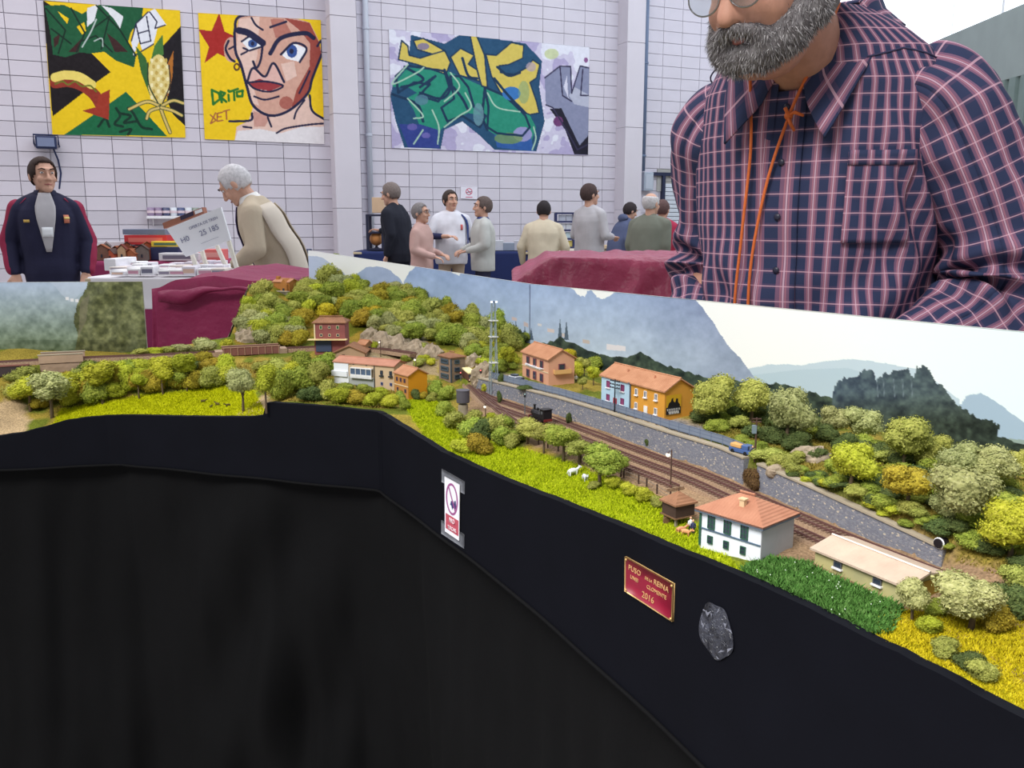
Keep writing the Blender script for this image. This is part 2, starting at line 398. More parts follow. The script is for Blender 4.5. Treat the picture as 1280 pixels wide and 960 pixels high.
# poster 2: painted face
p, done = poster('graffiti_poster', [(247.6, 16), (401, 25), (405.5, 180), (256, 173.7)], 'square graffiti poster with large stern face and red star on yellow', 220, 220, lambda x, y: (x * 2.977, y * 2.977), (243, 203, 30))
p.fill([(738, 108), (785, 114), (812, 48), (832, 116), (880, 138), (842, 170), (852, 218), (806, 196), (760, 232), (776, 172)], (168, 42, 38))
SK, SKL, SKD = (212, 164, 146), (230, 196, 182), (158, 74, 64)
p.fill([(936, 396), (1140, 350), (1165, 410), (1210, 446), (1212, 540), (868, 528), (876, 470), (920, 448)], SKL)
p.fill([(868, 528), (880, 486), (960, 478), (1040, 494), (1120, 470), (1212, 470), (1212, 540)], (232, 226, 228))
p.ell(856, 182, 27, 46, SK)
p.fill([(884, 62), (990, 52), (1090, 66), (1152, 84), (1186, 150), (1197, 200), (1160, 290), (1142, 345), (1072, 408), (1000, 428), (938, 392), (914, 322), (892, 240), (868, 200), (872, 120)], SK)
p.fill([(884, 70), (960, 60), (952, 200), (930, 300), (958, 390), (930, 380), (914, 322), (892, 240), (874, 190)], SKL)
p.fill([(1052, 66), (1150, 84), (1188, 160), (1196, 204), (1158, 294), (1140, 348), (1078, 404), (1100, 330), (1150, 244), (1152, 160), (1110, 110)], SKD)
p.fill([(1000, 70), (1050, 70), (1080, 120), (1020, 140)], SKD, .5); p.fill([(1040, 235), (1090, 225), (1100, 280), (1060, 300)], SKL)
p.ell(1060, 380, 26, 24, SKD, .7); p.fill([(936, 410), (1000, 432), (980, 470), (940, 470)], SKD, .35)
p.fill([(894, 152), (930, 134), (972, 168), (922, 186)], (236, 236, 240)); p.ell(934, 160, 17, 15, (60, 90, 150)); p.ell(934, 160, 7, 8, NAVY)
p.fill([(1038, 196), (1088, 158), (1138, 178), (1112, 228), (1060, 216)], (240, 240, 244)); p.ell(1082, 188, 20, 24, (56, 84, 150)); p.ell(1080, 188, 8, 10, NAVY)
p.fill([(914, 302), (936, 252), (984, 282), (1010, 232), (1052, 302), (1010, 340), (950, 330)], (226, 182, 172))
p.fill([(920, 304), (960, 290), (986, 300), (1046, 316), (1000, 336), (944, 326)], (156, 56, 62))
for q, wd in (([(884, 112), (920, 122), (972, 158)], 17), ([(1000, 196), (1040, 140), (1130, 122), (1166, 140)], 11), ([(868, 120), (884, 62), (990, 52)], 7), ([(1000, 100), (1060, 80)], 6), ([(930, 66), (946, 92), (972, 110)], 5), ([(892, 200), (916, 186), (900, 176)], 5),
              ([(972, 160), (964, 220), (948, 250), (936, 226)], 6), ([(914, 302), (936, 250), (980, 282), (1012, 232), (1052, 302)], 6), ([(916, 304), (982, 300), (1048, 316), (1000, 338), (944, 328), (916, 304)], 5), ([(940, 356), (980, 368), (1032, 356)], 5),
              ([(868, 120), (872, 190), (892, 240), (914, 322), (938, 392), (1000, 428), (1072, 408), (1142, 345), (1160, 290), (1197, 200)], 7), ([(1110, 344), (1132, 300), (1150, 262)], 5), ([(1040, 200), (1088, 158), (1138, 178), (1112, 228)], 6), ([(894, 152), (930, 134), (972, 168)], 5), ([(922, 186), (972, 170)], 5),
              ([(846, 150), (836, 180), (852, 214), (868, 226)], 6), ([(848, 180), (866, 170)], 5), ([(932, 420), (926, 446), (850, 450)], 6), ([(1150, 352), (1160, 410), (1210, 444)], 6), ([(900, 470), (930, 474)], 5), ([(1024, 494), (1060, 476), (1150, 462), (1205, 458)], 5), ([(1130, 370), (1100, 410), (1090, 440)], 5), ([(990, 434), (1004, 470)], 5), ([(1180, 170), (1196, 150), (1198, 190)], 6)): p.curve(q, wd * 1.45, NAVY)
p.ell(876, 246, 12, 15, (96, 60, 40)); p.ell(876, 246, 6, 8, (243, 203, 30))
G = (40, 116, 44)
for q in ([(786, 332), (792, 386)], [(786, 332), (812, 344), (816, 366), (794, 384)], [(818, 338), (822, 378)], [(818, 338), (834, 344), (820, 360), (838, 376)], [(846, 350), (848, 372)], [(846, 334), (848, 338)], [(852, 338), (880, 328)], [(866, 334), (868, 370)], [(876, 340), (898, 334), (896, 356), (878, 356), (876, 340)]): p.line(q, 9, G)
for q in ([(782, 426), (802, 446), (784, 458)], [(782, 458), (800, 418)], [(806, 420), (806, 450)], [(806, 420), (824, 416)], [(806, 434), (820, 432)], [(806, 450), (826, 446)], [(828, 412), (850, 406)], [(838, 410), (840, 442)]): p.line(q, 5, (170, 96, 60))
done()
# poster 3: wide wild-style lettering
p, done = poster('graffiti_poster', [(486, 36), (737, 59), (735, 194), (490, 185)], 'wide graffiti poster with green, yellow and lilac wild style letters', 330, 190, lambda x, y: ((x - 400) * 2.783, y * 2.783), (206, 200, 222))
n = fbm(p.X / 60, p.Y / 60, 3, 3); p.c[n > .55] = (226, 226, 238); p.c[n < .4] = (178, 168, 204)
TE, DK, YE, LT = (40, 140, 116), (22, 52, 82), (212, 190, 92), (170, 204, 182)
p.fill([(244, 330), (262, 256), (300, 226), (310, 120), (420, 150), (470, 120), (560, 130), (640, 140), (700, 150), (760, 210), (750, 300), (770, 420), (740, 525), (590, 520), (540, 470), (480, 420), (420, 450), (408, 518), (290, 514), (262, 420), (250, 360)], (36, 78, 112))
p.fill([(248, 300), (300, 232), (420, 240), (470, 262), (556, 300), (640, 330), (716, 398), (738, 440), (720, 500), (600, 470), (566, 450), (552, 400), (500, 390), (430, 425), (400, 460), (340, 440), (320, 380), (296, 340), (330, 320), (300, 300)], TE)
p.fill([(272, 430), (340, 430), (400, 450), (404, 514), (302, 514)], (50, 66, 138)); p.fill([(590, 468), (720, 470), (730, 526), (600, 512)], (48, 92, 160)); p.ell(690, 465, 34, 26, (150, 150, 196)); p.ell(640, 480, 50, 20, (120, 150, 90), .8)
for q in ([(270, 205), (280, 140), (300, 158), (304, 190), (340, 200), (420, 172), (440, 214), (425, 256), (330, 222)], [(318, 140), (350, 132), (420, 174), (380, 186), (330, 170)], [(440, 196), (474, 166), (520, 190), (500, 220), (530, 240), (540, 280), (470, 258)], [(506, 122), (528, 122), (556, 190), (566, 300), (546, 296), (528, 230), (516, 170)],
          [(560, 186), (596, 190), (650, 146), (694, 156), (690, 200), (640, 222), (606, 226), (612, 250), (660, 256), (706, 232), (726, 206), (752, 222), (740, 268), (716, 284), (740, 350), (750, 390), (716, 396), (680, 382), (610, 316), (580, 262)]): p.fill(q, YE); p.line(list(q) + [q[0]], 5, DK)
for q in ([(262, 262), (300, 226), (420, 244), (436, 300), (400, 350), (336, 330), (372, 290), (320, 284), (270, 320)], [(440, 262), (470, 262), (500, 300), (520, 370), (560, 400), (540, 440), (480, 400), (430, 420), (410, 372), (452, 340)], [(556, 300), (640, 336), (700, 400), (716, 440), (690, 470), (600, 462), (566, 440), (570, 370)]): p.line(list(q) + [q[0]], 8, DK)
p.ell(650, 322, 32, 24, (56, 116, 182)); p.ell(694, 318, 20, 40, (120, 160, 130), .5)
for q in ([(290, 230), (350, 270), (320, 290), (280, 300)], [(340, 300), (390, 262), (360, 290)], [(420, 240), (440, 300), (410, 340), (340, 320)], [(450, 300), (480, 340), (500, 380)], [(250, 325), (330, 360), (350, 420)], [(556, 310), (550, 400), (566, 450)], [(480, 200), (500, 260), (530, 270)], [(600, 230), (640, 260), (680, 250)], [(590, 270), (640, 330), (700, 390)]): p.curve(q, 9, DK)
for q in ([(300, 222), (250, 290), (330, 250), (352, 232)], [(440, 250), (470, 300), (420, 350)], [(490, 320), (510, 370), (470, 400), (420, 440)], [(300, 340), (350, 400), (320, 410)], [(566, 320), (600, 370), (680, 386)], [(320, 500), (350, 450)], [(730, 440), (738, 480), (725, 520)], [(380, 380), (402, 440), (398, 500)]): p.curve(q, 5, LT)
for e in ((350, 160, 20, 12, (120, 110, 160)), (315, 440, 16, 12, (110, 100, 170)), (360, 470, 14, 10, (120, 110, 180)), (345, 345, 22, 18, (90, 130, 150)), (535, 395, 18, 40, (110, 150, 160)), (720, 230, 18, 16, (180, 160, 170))): p.ell(*e, .8)
p.fill([(770, 268), (826, 228), (866, 230), (870, 322), (902, 228), (940, 236), (938, 440), (926, 510), (890, 520), (850, 450), (800, 372), (774, 362)], (136, 140, 168)); p.fill([(860, 330), (880, 300), (938, 330), (938, 372), (880, 360)], (182, 184, 202))
p.fill([(788, 376), (832, 374), (900, 505), (938, 465), (936, 540), (880, 536), (846, 450)], (30, 28, 44)); p.fill([(840, 300), (852, 262), (858, 340)], (214, 212, 228)); p.ell(820, 420, 18, 18, (110, 60, 110))
for q in ([(770, 268), (826, 228), (866, 230), (870, 322), (902, 228), (940, 236)], [(826, 228), (836, 330), (870, 350)], [(774, 362), (800, 372), (850, 450), (892, 520), (936, 500)], [(912, 240), (904, 330), (938, 330)]): p.line(q, 5, (52, 48, 78))
p.ell(795, 186, 26, 18, (196, 206, 150), .8); p.ell(924, 208, 8, 9, (140, 90, 140))
done()

# ---------------------------------------------------------------- small things on the wall
def wallthing(name, label, cat, px, py, off=.03): return thing(name, label, cat, onwall(px, py, off), WRZ)
t = wallthing('floodlight', 'dark blue floodlight on a bracket below the corn poster', 'lamp', 58, 180, .16)
MB().box((0, 0, .02), (.26, .16, .17), bev=.015).build('housing', M('lamp_navy', (38, 48, 84), .4), t)
MB().box((0, -.085, .02), (.21, .012, .12)).build('lens', M('lamp_glass', (120, 130, 160), .15, spec=.6), t)
MB().tube([(-.15, .13, -.02), (-.15, 0, .0), (-.15, -.02, .12), (.15, -.02, .12), (.15, 0, 0), (.15, .13, -.02)], .012).build('bracket', M('lamp_navy'), t)
MB().tube([(.08, .02, -.06), (.12, .1, -.2), (.14, .13, -.38), (.1, .14, -.6)], .012).build('cable', M('lamp_navy'), t)
def no_sign(pt, X, Y, cx, cy, r, col, wd):
    pt.curve([(cx + r * math.cos(a), cy + r * math.sin(a)) for a in np.linspace(0, 2 * math.pi, 25)], wd, col); pt.line([(cx - r * .7, cy - r * .7), (cx + r * .7, cy + r * .7)], wd, col)
p, done = poster('paper_notice', [(576, 233), (597, 234), (597, 249), (576, 248)], 'white paper no smoking notice taped to the block wall', 60, 44, lambda x, y: ((x - 576) * 4, (y - 233) * 4), (232, 228, 238))
p.line([(30, 30), (52, 26)], 4, (90, 80, 100)); no_sign(p, 0, 0, 41, 26, 15, (196, 84, 110), 4); p.line([(26, 54), (56, 54)], 5, (200, 120, 140)); done()
p, done = poster('notice_board', [(822, 211), (875, 213), (875, 240), (821, 239)], 'beige notice board with faint lines of text beside the wall box', 90, 50, lambda x, y: (x, y), (178, 176, 172))
for k, (a, b) in enumerate(((832, 862), (836, 858), (830, 866), (838, 850))): p.line([(a, 217 + k * 5), (b, 217.5 + k * 5)], 1.1, (128, 126, 124))
done()
t = wallthing('wall_box', 'pale grey switch box under the blue downpipe', 'box', 809, 227, .08)
MB().box((0, 0, 0), (.2, .12, .33), bev=.01).build('body', M('switch_grey', (176, 186, 200), .5), t); MB().box((0, -.063, 0), (.15, .01, .26)).build('cover', M('switch_cover', (190, 198, 210), .5), t)
t = wallthing('roller_shutter', 'white slatted shutter in a dark frame below the notice board', 'shutter', 850, 275, .06)
for k in range(16): MB().box((0, -.01, -.5 + k * .075), (.75, .03, .066), bev=.008).build('slat', M('shutter_white', (214, 220, 230), .5), t)
fr = MB().box((-.4, 0, .05), (.06, .08, 1.5)).box((.4, 0, .05), (.06, .08, 1.5)).box((-.1, 0, .83), (1.1, .08, .06)); fr.build('frame', M('frame_navy', (44, 50, 76), .5), t)
# ================================================================ THE MODEL RAILWAY LAYOUT : fascia, cloth, ground, backdrops
ZB = 1.145                                            # top of the backdrops
def line_at(px, py, A, B):
    """point of the vertical plane through plan points A,B that the pixel shows"""
    A = np.asarray(A[:2]); B = np.asarray(B[:2]); r = ray(px, py); d = B - A; n = np.array([-d[1], d[0]])
    t = np.dot(A, n) / np.dot(r[:2], n); return CAM + r * t
# front edge (plan): left bay, shallow corner, corner, long straight run to the right
FA0, FB, FC = (-.80, 1.32), (-.617, 1.354), (-.183, 1.215)
FD = PZ(1280, 892, 1.0)[:2]
FDx = FC + (FD - np.array(FC)) * 1.28
FA = np.array(FB) + (np.array(FA0) - FB) * 2.2
edge = []                                             # (x,y,z) along the front, left to right
edge.append(np.array([FA[0], FA[1], .935]))
for px, py in ((0, 545), (30, 541), (60, 533), (85, 526), (110, 522), (135, 520)): edge.append(line_at(px, py, FA0, FB))
for px, py in ((156, 519), (210, 520), (270, 521), (318, 521), (333, 519), (337, 504), (345, 503), (410, 508), (476, 515)): edge.append(line_at(px, py, FB, FC))
for px, py in ((484, 518), (520, 540), (560, 565), (605, 586), (650, 605), (720, 632), (800, 664), (860, 690), (925, 716), (1000, 749), (1090, 795), (1180, 838), (1280, 892)): edge.append(line_at(px, py, FC, FD))
edge.append(np.array([FDx[0], FDx[1], edge[-1][2]]))
edge = np.array(edge)
# back edge (plan), right to left
bR1 = PZ(662, 355, ZB)[:2]; bR2 = PZ(1280, 415, ZB)[:2]; bR3 = bR1 + (bR2 - bR1) * 1.35
bL = np.array([PY(385, 313, 2.6)[0], 2.6]); ZBL = 1.16; bL0 = PZ(0, 353, ZBL)[:2]; bL1 = PZ(177, 352, ZBL)[:2]; bLx = bL1 + (bL0 - bL1) * 2.0
CLF = [np.array([-.555, 1.72]), np.array([-.585, 1.95]), np.array([-.60, 2.2])]
back = [bR3, bR2, bR1, bL + np.array([.012, -.02])] + CLF[::-1] + [np.array([-.60, 1.70]), bL1 + np.array([.0, .0]), bLx]
polyg = [tuple(e[:2]) for e in edge] + [tuple(b) for b in back]
# retaining wall line (plan) at track level
ZT = 1.01
WPX = [(598, 488), (620, 496), (660, 509), (700, 522), (760, 543), (840, 573), (900, 593), (956, 618), (1014, 643), (1100, 680), (1182, 711)]
WL = np.array([PZ(x, y, ZT)[:2] for x, y in WPX])
def wl_sd(x, y):
    """signed distance to the retaining wall (+ behind it) and position along it"""
    x = np.atleast_1d(x); y = np.atleast_1d(y); best = np.full(x.shape, 1e9); sg = np.zeros(x.shape); par = np.zeros(x.shape); acc = 0
    for i, (a, b) in enumerate(zip(WL[:-1], WL[1:])):
        d = b - a; L = np.hypot(*d); t = ((x - a[0]) * d[0] + (y - a[1]) * d[1]) / (L * L)
        lo = -1e9 if i == 0 else 0; hi = 1e9 if i == len(WL) - 2 else 1
        tc = np.clip(t, lo, hi); ex = x - a[0] - tc * d[0]; ey = y - a[1] - tc * d[1]; D = np.hypot(ex, ey)
        k = D < best; best = np.where(k, D, best); sg = np.where(k, np.sign(d[0] * ey - d[1] * ex), sg); par = np.where(k, acc + tc * L, par); acc += L
    return best * sg, par
WLEN = sum(np.hypot(*(b - a)) for a, b in zip(WL[:-1], WL[1:]))
class RBF:
    def __init__(s, P):
        P = np.array(P, float); s.p = P[:, :2]; n = len(P)
        D = s.k(np.hypot(*(s.p[:, None] - s.p[None]).transpose(2, 0, 1))) + np.eye(n) * 2e-4
        A = np.zeros((n + 3, n + 3)); A[:n, :n] = D; A[:n, n] = 1; A[:n, n + 1:] = s.p; A[n, :n] = 1; A[n + 1:, :n] = s.p.T
        s.w = np.linalg.solve(A, np.concatenate([P[:, 2], [0, 0, 0]])); s.n = n
    @staticmethod
    def k(r): return r                                  # linear kernel: no overshoot
    def __call__(s, x, y):
        r = np.hypot(x[..., None] - s.p[:, 0], y[..., None] - s.p[:, 1]); return s.k(r) @ s.w[:s.n] + s.w[s.n] + s.w[s.n + 1] * x + s.w[s.n + 2] * y
def Z(px, py, z): return tuple(PZ(px, py, z))
def Yp(px, py, y, dz=0): p = PY(px, py, y); return (p[0], p[1], p[2] + dz)
shared = [tuple(e) for e in edge[:17]]
shared += [Z(20, 500, .96), Z(60, 505, .963), Z(110, 505, .97), Z(180, 497, .982), Z(250, 490, .99), Z(300, 497, .985), Z(330, 480, 1.0), Z(400, 490, 1.0), Z(60, 478, 1.0), Z(150, 476, 1.005), Z(220, 476, 1.003), Z(280, 470, 1.01), Z(360, 462, 1.015)]
shared += [Z(x, y, 1.03) for x, y in ((-60, 458), (20, 455), (100, 451), (150, 449), (200, 447), (250, 444), (300, 441), (345, 439), (385, 437), (20, 447), (150, 441), (300, 436))]
shared += [(-1.2, 1.6, 1.03), (-.68, 1.61, 1.032), (-.60, 1.69, 1.035)]
shared += [Z(420, 483, 1.005), Z(500, 496, 1.0), Z(535, 500, 1.0), Z(455, 470, 1.012), Z(495, 470, 1.012), Z(540, 482, 1.008), Z(440, 442, 1.03), Z(480, 440, 1.03), Z(520, 448, 1.022), Z(400, 428, 1.035), Z(430, 428, 1.035), Z(560, 478, 1.01), Z(575, 470, 1.011)]
# the wooded hill
hill = [Yp(330, 350, 2.0, -.005), Yp(355, 366, 1.98, 0), Yp(375, 366, 2.0, 0), Yp(400, 356, 2.2, -.035), Yp(430, 350, 2.3, -.035), Yp(470, 355, 2.25, -.035), Yp(510, 362, 2.1, -.03), Yp(560, 388, 1.9, -.03), Yp(600, 408, 1.75, -.03),
        Yp(320, 385, 1.84, -.01), Yp(330, 410, 1.74, -.01), Yp(360, 400, 1.76, -.02), Yp(400, 388, 1.84, -.02), Yp(440, 385, 1.85, -.02), Yp(480, 400, 1.74, -.02), Yp(520, 410, 1.66, -.02), Yp(560, 420, 1.6, -.02), Yp(590, 432, 1.56, -.015),
        Yp(340, 432, 1.68, -.005), Yp(455, 415, 1.72, -.012), Yp(500, 430, 1.62, -.008), Yp(545, 436, 1.56, -.008), (bL[0] + .03, bL[1] - .05, 1.10), (-.35, 2.2, 1.095), (-.1, 1.86, 1.06), (-.5, 2.42, 1.10)]
shared += hill
frontS = shared + [tuple(e) for e in edge[17:]] + [Z(x, y, ZT) for x, y in ((600, 492), (640, 520), (690, 540), (760, 565), (840, 595), (900, 620), (960, 645), (1010, 670), (1100, 710), (1180, 740), (600, 505), (640, 540), (700, 570), (780, 602), (860, 640), (1000, 700))]
frontS += [Z(560, 520, .998), Z(600, 560, .995), Z(700, 600, .998), Z(800, 645, 1.003), Z(1250, 800, 1.006), Z(1240, 740, 1.012), Z(1200, 720, 1.012), Z(1100, 770, 1.006)]
WH = [.020, .023, .025, .027, .028, .029, .029, .028, .026, .022, .016]        # height of the wall along it
backS = shared + [(a[0], a[1], ZT + h) for a, h in zip(WL, WH)] + [Z(640, 474, 1.035), Z(700, 490, 1.038), Z(760, 508, 1.04), Z(850, 540, 1.04), Z(940, 572, 1.04), Z(690, 470, 1.04), Z(800, 505, 1.042), Z(640, 455, 1.045), Z(880, 520, 1.05), Z(900, 545, 1.042)]
backS += [(bR1[0] - .02, bR1[1] - .02, 1.025), (bR1[0] + .13, bR1[1] - .19, 1.0), (bR1[0] + .3, bR1[1] - .42, .985), (bR2[0], bR2[1], .985), (bR3[0], bR3[1], .985), Z(1000, 560, 1.045), Z(1060, 570, 1.045), Z(1120, 590, 1.046), Z(1200, 600, 1.046), Z(1270, 620, 1.042), Z(1060, 610, 1.045), Z(1130, 640, 1.044), Z(1200, 660, 1.042), Z(1270, 680, 1.04), Z(1230, 710, 1.03), Z(1275, 740, 1.025)]
RF, RB = RBF(frontS), RBF(backS)
def ground(x, y):
    x = np.asarray(x, float); y = np.asarray(y, float); sh = x.shape; x = x.ravel(); y = y.ravel()
    d, s = wl_sd(x, y); k = np.clip(d / .004 + .5, 0, 1)
    over = np.clip((s - WLEN) / .06, 0, 1); k = np.where(over > 0, np.clip(d / (.004 + .1 * over) + .5, 0, 1), k)
    z = RF(x, y) * (1 - k) + RB(x, y) * k
    return z.reshape(sh)
def G0(x, y): return float(ground(np.array([x]), np.array([y]))[0])
def GP(px, py):
    """first ground point the pixel shows"""
    r = ray(px, py); t = np.linspace(.35, 3.2, 900); X = r[0] * t; Yv = r[1] * t; Zr = CAM[2] + r[2] * t
    k = np.nonzero(ground(X, Yv) >= Zr)[0]; i = k[0] if len(k) else len(t) - 1
    return np.array([X[i], Yv[i], ground(X[i:i + 1], Yv[i:i + 1])[0]])
def GPm(px, pys): return [GP(px, y) for y in pys]

# ---------------------------------------------------------------- ground mesh
def inside(P, x, y):
    ins = np.zeros(x.shape, bool)
    for i in range(len(P)):
        x0, y0 = P[i]; x1, y1 = P[(i + 1) % len(P)]
        if y0 != y1: ins ^= ((y0 > y) != (y1 > y)) & (x < (x1 - x0) * (y - y0) / (y1 - y0) + x0)
    return ins
def densify(P, st, closed=True):
    out = []; n = len(P)
    for i in range(n if closed else n - 1):
        a = np.array(P[i]); b = np.array(P[(i + 1) % n]); m = max(1, int(np.hypot(*(b - a)) / st))
        for k in range(m): out.append(tuple(a + (b - a) * k / m))
    if not closed: out.append(tuple(P[-1]))
    return out
bnd = densify(polyg, .012)
xs, ys = np.meshgrid(np.arange(-1.5, 1.0, .009), np.arange(.2, 2.7, .009))
xs = (xs + rng.uniform(-.002, .002, xs.shape)).ravel(); ys = (ys + rng.uniform(-.002, .002, ys.shape)).ravel()
k = inside(polyg, xs, ys); ip = list(zip(xs[k], ys[k]))
for a, b in zip(WL[:-1], WL[1:]):                    # extra rows along the wall so that the step is crisp
    L = np.hypot(*(b - a)); n_ = np.array([-(b - a)[1], (b - a)[0]]) / L
    for t in np.arange(0, L, .008):
        for off in (-.003, .003): ip.append(tuple(a + (b - a) * t / L + n_ * off))
nb = len(bnd)
res = delaunay_2d_cdt([Vector(p) for p in bnd] + [Vector(p) for p in ip], [(i, (i + 1) % nb) for i in range(nb)], [], 1, 1e-6)
tv = np.array([(v.x, v.y) for v in res[0]]); tz = ground(tv[:, 0], tv[:, 1]); tz = tz + (fbm(tv[:, 0] * 60, tv[:, 1] * 60, 3, 2) - .5) * .004
# the plan of the grounds: what grows or lies where
def zone_cols(x, y):
    q = proj(np.stack([x, y, ground(x, y)], -1)); return q
qx, qy = proj(np.stack([tv[:, 0], tv[:, 1], tz], -1)).T
pg = Paint(qx, qy, (118, 122, 40))
n1 = fbm(tv[:, 0] * 45, tv[:, 1] * 45, 4, 9)[:, None]; n2 = fbm(tv[:, 0] * 18, tv[:, 1] * 18, 3, 21)[:, None]
pg.c = pg.c * 0 + np.where(n2 < .5, np.array([104, 112, 40]), np.array([150, 132, 58]))
d_, s_ = wl_sd(tv[:, 0], tv[:, 1])
mead = [(60, 545), (75, 512), (165, 496), (250, 486), (310, 478), (335, 520)]
grassy = [(530, 545), (500, 500), (545, 500), (575, 545), (650, 560), (720, 580), (800, 612), (870, 655), (930, 715), (930, 760), (640, 620)]
right_f = [(1085, 800), (1110, 760), (1180, 770), (1290, 720), (1290, 900)]
for P_, c_ in ((mead, (172, 176, 18)), (grassy, (144, 156, 24)), (right_f, (170, 162, 30))):
    m_ = pg.mask_poly(P_); pg.c[m_] = np.array(c_)
sand = pg.mask_poly([(-40, 560), (-40, 505), (30, 500), (38, 525), (30, 545)]) | pg.mask_poly([(290, 521), (312, 508), (335, 490), (338, 521)]); pg.c[sand] = (176, 152, 118)
bed = (d_ < 0) & (d_ > -.1) & (qx > 585) & (s_ < WLEN + .2); pg.c[bed] = (146, 120, 94)
rd = (d_ > 0) & (d_ < .034) & (s_ > .0) & (s_ < .62 * WLEN); pg.c[rd] = (168, 152, 128)
road = (d_ > .008) & (d_ < .03) & (s_ < .6 * WLEN) & (s_ > 0); pg.c[road] = (126, 124, 126)
town = pg.mask_poly([(395, 440), (480, 436), (545, 446), (550, 470), (500, 462), (420, 448)]); pg.c[town] = (150, 132, 100)
pg.c = pg.c * (.82 + .36 * n1)
hillk = pg.mask_poly([(290, 440), (300, 330), (640, 330), (640, 425), (585, 430), (540, 440), (470, 425), (380, 430)]) & ~bed; pg.c[hillk] = pg.c[hillk] * np.array([.95, .9, .8])
rock = (fbm(tv[:, 0] * 22, tv[:, 1] * 22, 3, 40) > .54) & pg.mask_poly([(460, 450), (480, 400), (560, 415), (560, 450)]); pg.c[rock] = (136, 126, 108)
tf = [tuple(f) for f in res[2]]
gm = bpy.data.meshes.new('scenery_ground'); gm.from_pydata(np.column_stack([tv, tz]).tolist(), [], tf); gm.update()
ca = gm.color_attributes.new('paint', 'FLOAT_COLOR', 'POINT'); ca.data.foreach_set('color', np.concatenate([lin(np.clip(pg.c, 0, 255)), np.ones((len(tv), 1))], 1).astype('f').ravel())
gmat = M_attr('scenery_soil', rough=.95, spec=.05)
nt = gmat.node_tree; bsdf = nt.nodes['Principled BSDF']; vc = [n for n in nt.nodes if n.type == 'VERTEX_COLOR'][0]
tcn = nt.nodes.new('ShaderNodeTexCoord'); nz = nt.nodes.new('ShaderNodeTexNoise'); nz.inputs['Scale'].default_value = 420; nz.inputs['Detail'].default_value = 4; nt.links.new(tcn.outputs['Object'], nz.inputs['Vector'])
mr = nt.nodes.new('ShaderNodeMapRange'); mr.inputs[1].default_value = .3; mr.inputs[2].default_value = .7; mr.inputs[3].default_value = .6; mr.inputs[4].default_value = 1.35; nt.links.new(nz.outputs['Fac'], mr.inputs[0])
mxx = nt.nodes.new('ShaderNodeVectorMath'); mxx.operation = 'SCALE'; nt.links.new(vc.outputs[0], mxx.inputs[0]); nt.links.new(mr.outputs[0], mxx.inputs['Scale']); nt.links.new(mxx.outputs[0], bsdf.inputs['Base Color'])
bpn = nt.nodes.new('ShaderNodeBump'); bpn.inputs['Strength'].default_value = .7; bpn.inputs['Distance'].default_value = .002; nt.links.new(nz.outputs['Fac'], bpn.inputs['Height']); nt.links.new(bpn.outputs[0], bsdf.inputs['Normal'])
gm.materials.append(gmat); gm.polygons.foreach_set('use_smooth', [True] * len(gm.polygons))
layout = thing('model_railway_layout', 'long model railway layout with black fascia, grassy hills and village', 'layout')
go = link(bpy.data.objects.new('scenery_ground', gm), layout)
# cliff side of the hill (left flank that the burgundy cloth shows behind)
cl = []; cpl = densify([tuple(bL)] + [tuple(c) for c in CLF[::-1]] + [(-.60, 1.70)], .012, False)
rockm = M('rock', (150, 140, 120), .9, rgb2=(112, 106, 92), scale=30, bump=.8, bscale=90)
R_ = []
for z_i in range(10):
    row = []
    for (x, y) in cpl:
        zt = G0(x + .004, y); zz = .93 + (zt - .93) * z_i / 9; j = (fbm(np.array(x * 30 + y * 40), np.array(zz * 40), 3, 8) - .5) * .03 * (1 if z_i < 9 else 0)
        row.append((x - .004 - float(j) - .01 * (9 - z_i) / 9, y, zz))
    R_.append(row)
grid_mesh('cliff_face', np.array(R_), None, rockm, layout)

# ---------------------------------------------------------------- fascia and black cloth
black = M('black_fascia', (11, 12, 20), .75, .12, 14, .05, 300, spec=.1)
cloth = M('black_cloth', (11, 11, 13), .85, .15, 9, .25, 500, spec=.15)
def seam_z(px): return np.interp(px, [-400, 0, 155, 480, 640, 900, 1400], [.895, .9, .9, .9, .885, .845, .80])
def strip(name, pts, thick, mat):
    """vertical board following the front edge; pts = (x,y,ztop,zbot)"""
    m = MB(); P = np.array(pts); n = len(P); nrm = []
    for i in range(n):
        d = P[min(i + 1, n - 1), :2] - P[max(i - 1, 0), :2]; d /= np.hypot(*d); nrm.append((d[1], -d[0]))
    nrm = np.array(nrm); fr = P[:, :2] + nrm * thick
    v = [(fr[i, 0], fr[i, 1], P[i, 3]) for i in range(n)] + [(fr[i, 0], fr[i, 1], P[i, 2] + .002) for i in range(n)] + [(P[i, 0], P[i, 1], P[i, 2] + .002) for i in range(n)] + [(P[i, 0], P[i, 1], P[i, 3]) for i in range(n)]
    f = []
    for i in range(n - 1):
        for k in range(3): f.append((k * n + i, k * n + i + 1, (k + 1) * n + i + 1, (k + 1) * n + i))
        f.append((3 * n + i, 3 * n + i + 1, i + 1, i))
    f += [(0, n, 2 * n, 3 * n), (n - 1, 4 * n - 1, 3 * n - 1, 2 * n - 1)]
    return m.add(v, f).build(name, mat, layout)
def edge_run(i0, i1, st=.012):
    out = []
    for a, b in zip(edge[i0:i1], edge[i0 + 1:i1 + 1]):
        m = max(1, int(np.hypot(*(b - a)[:2]) / st))
        for k in range(m):
            p = a + (b - a) * k / m; out.append((p[0], p[1], p[2]))
    out.append(tuple(edge[i1])); return out
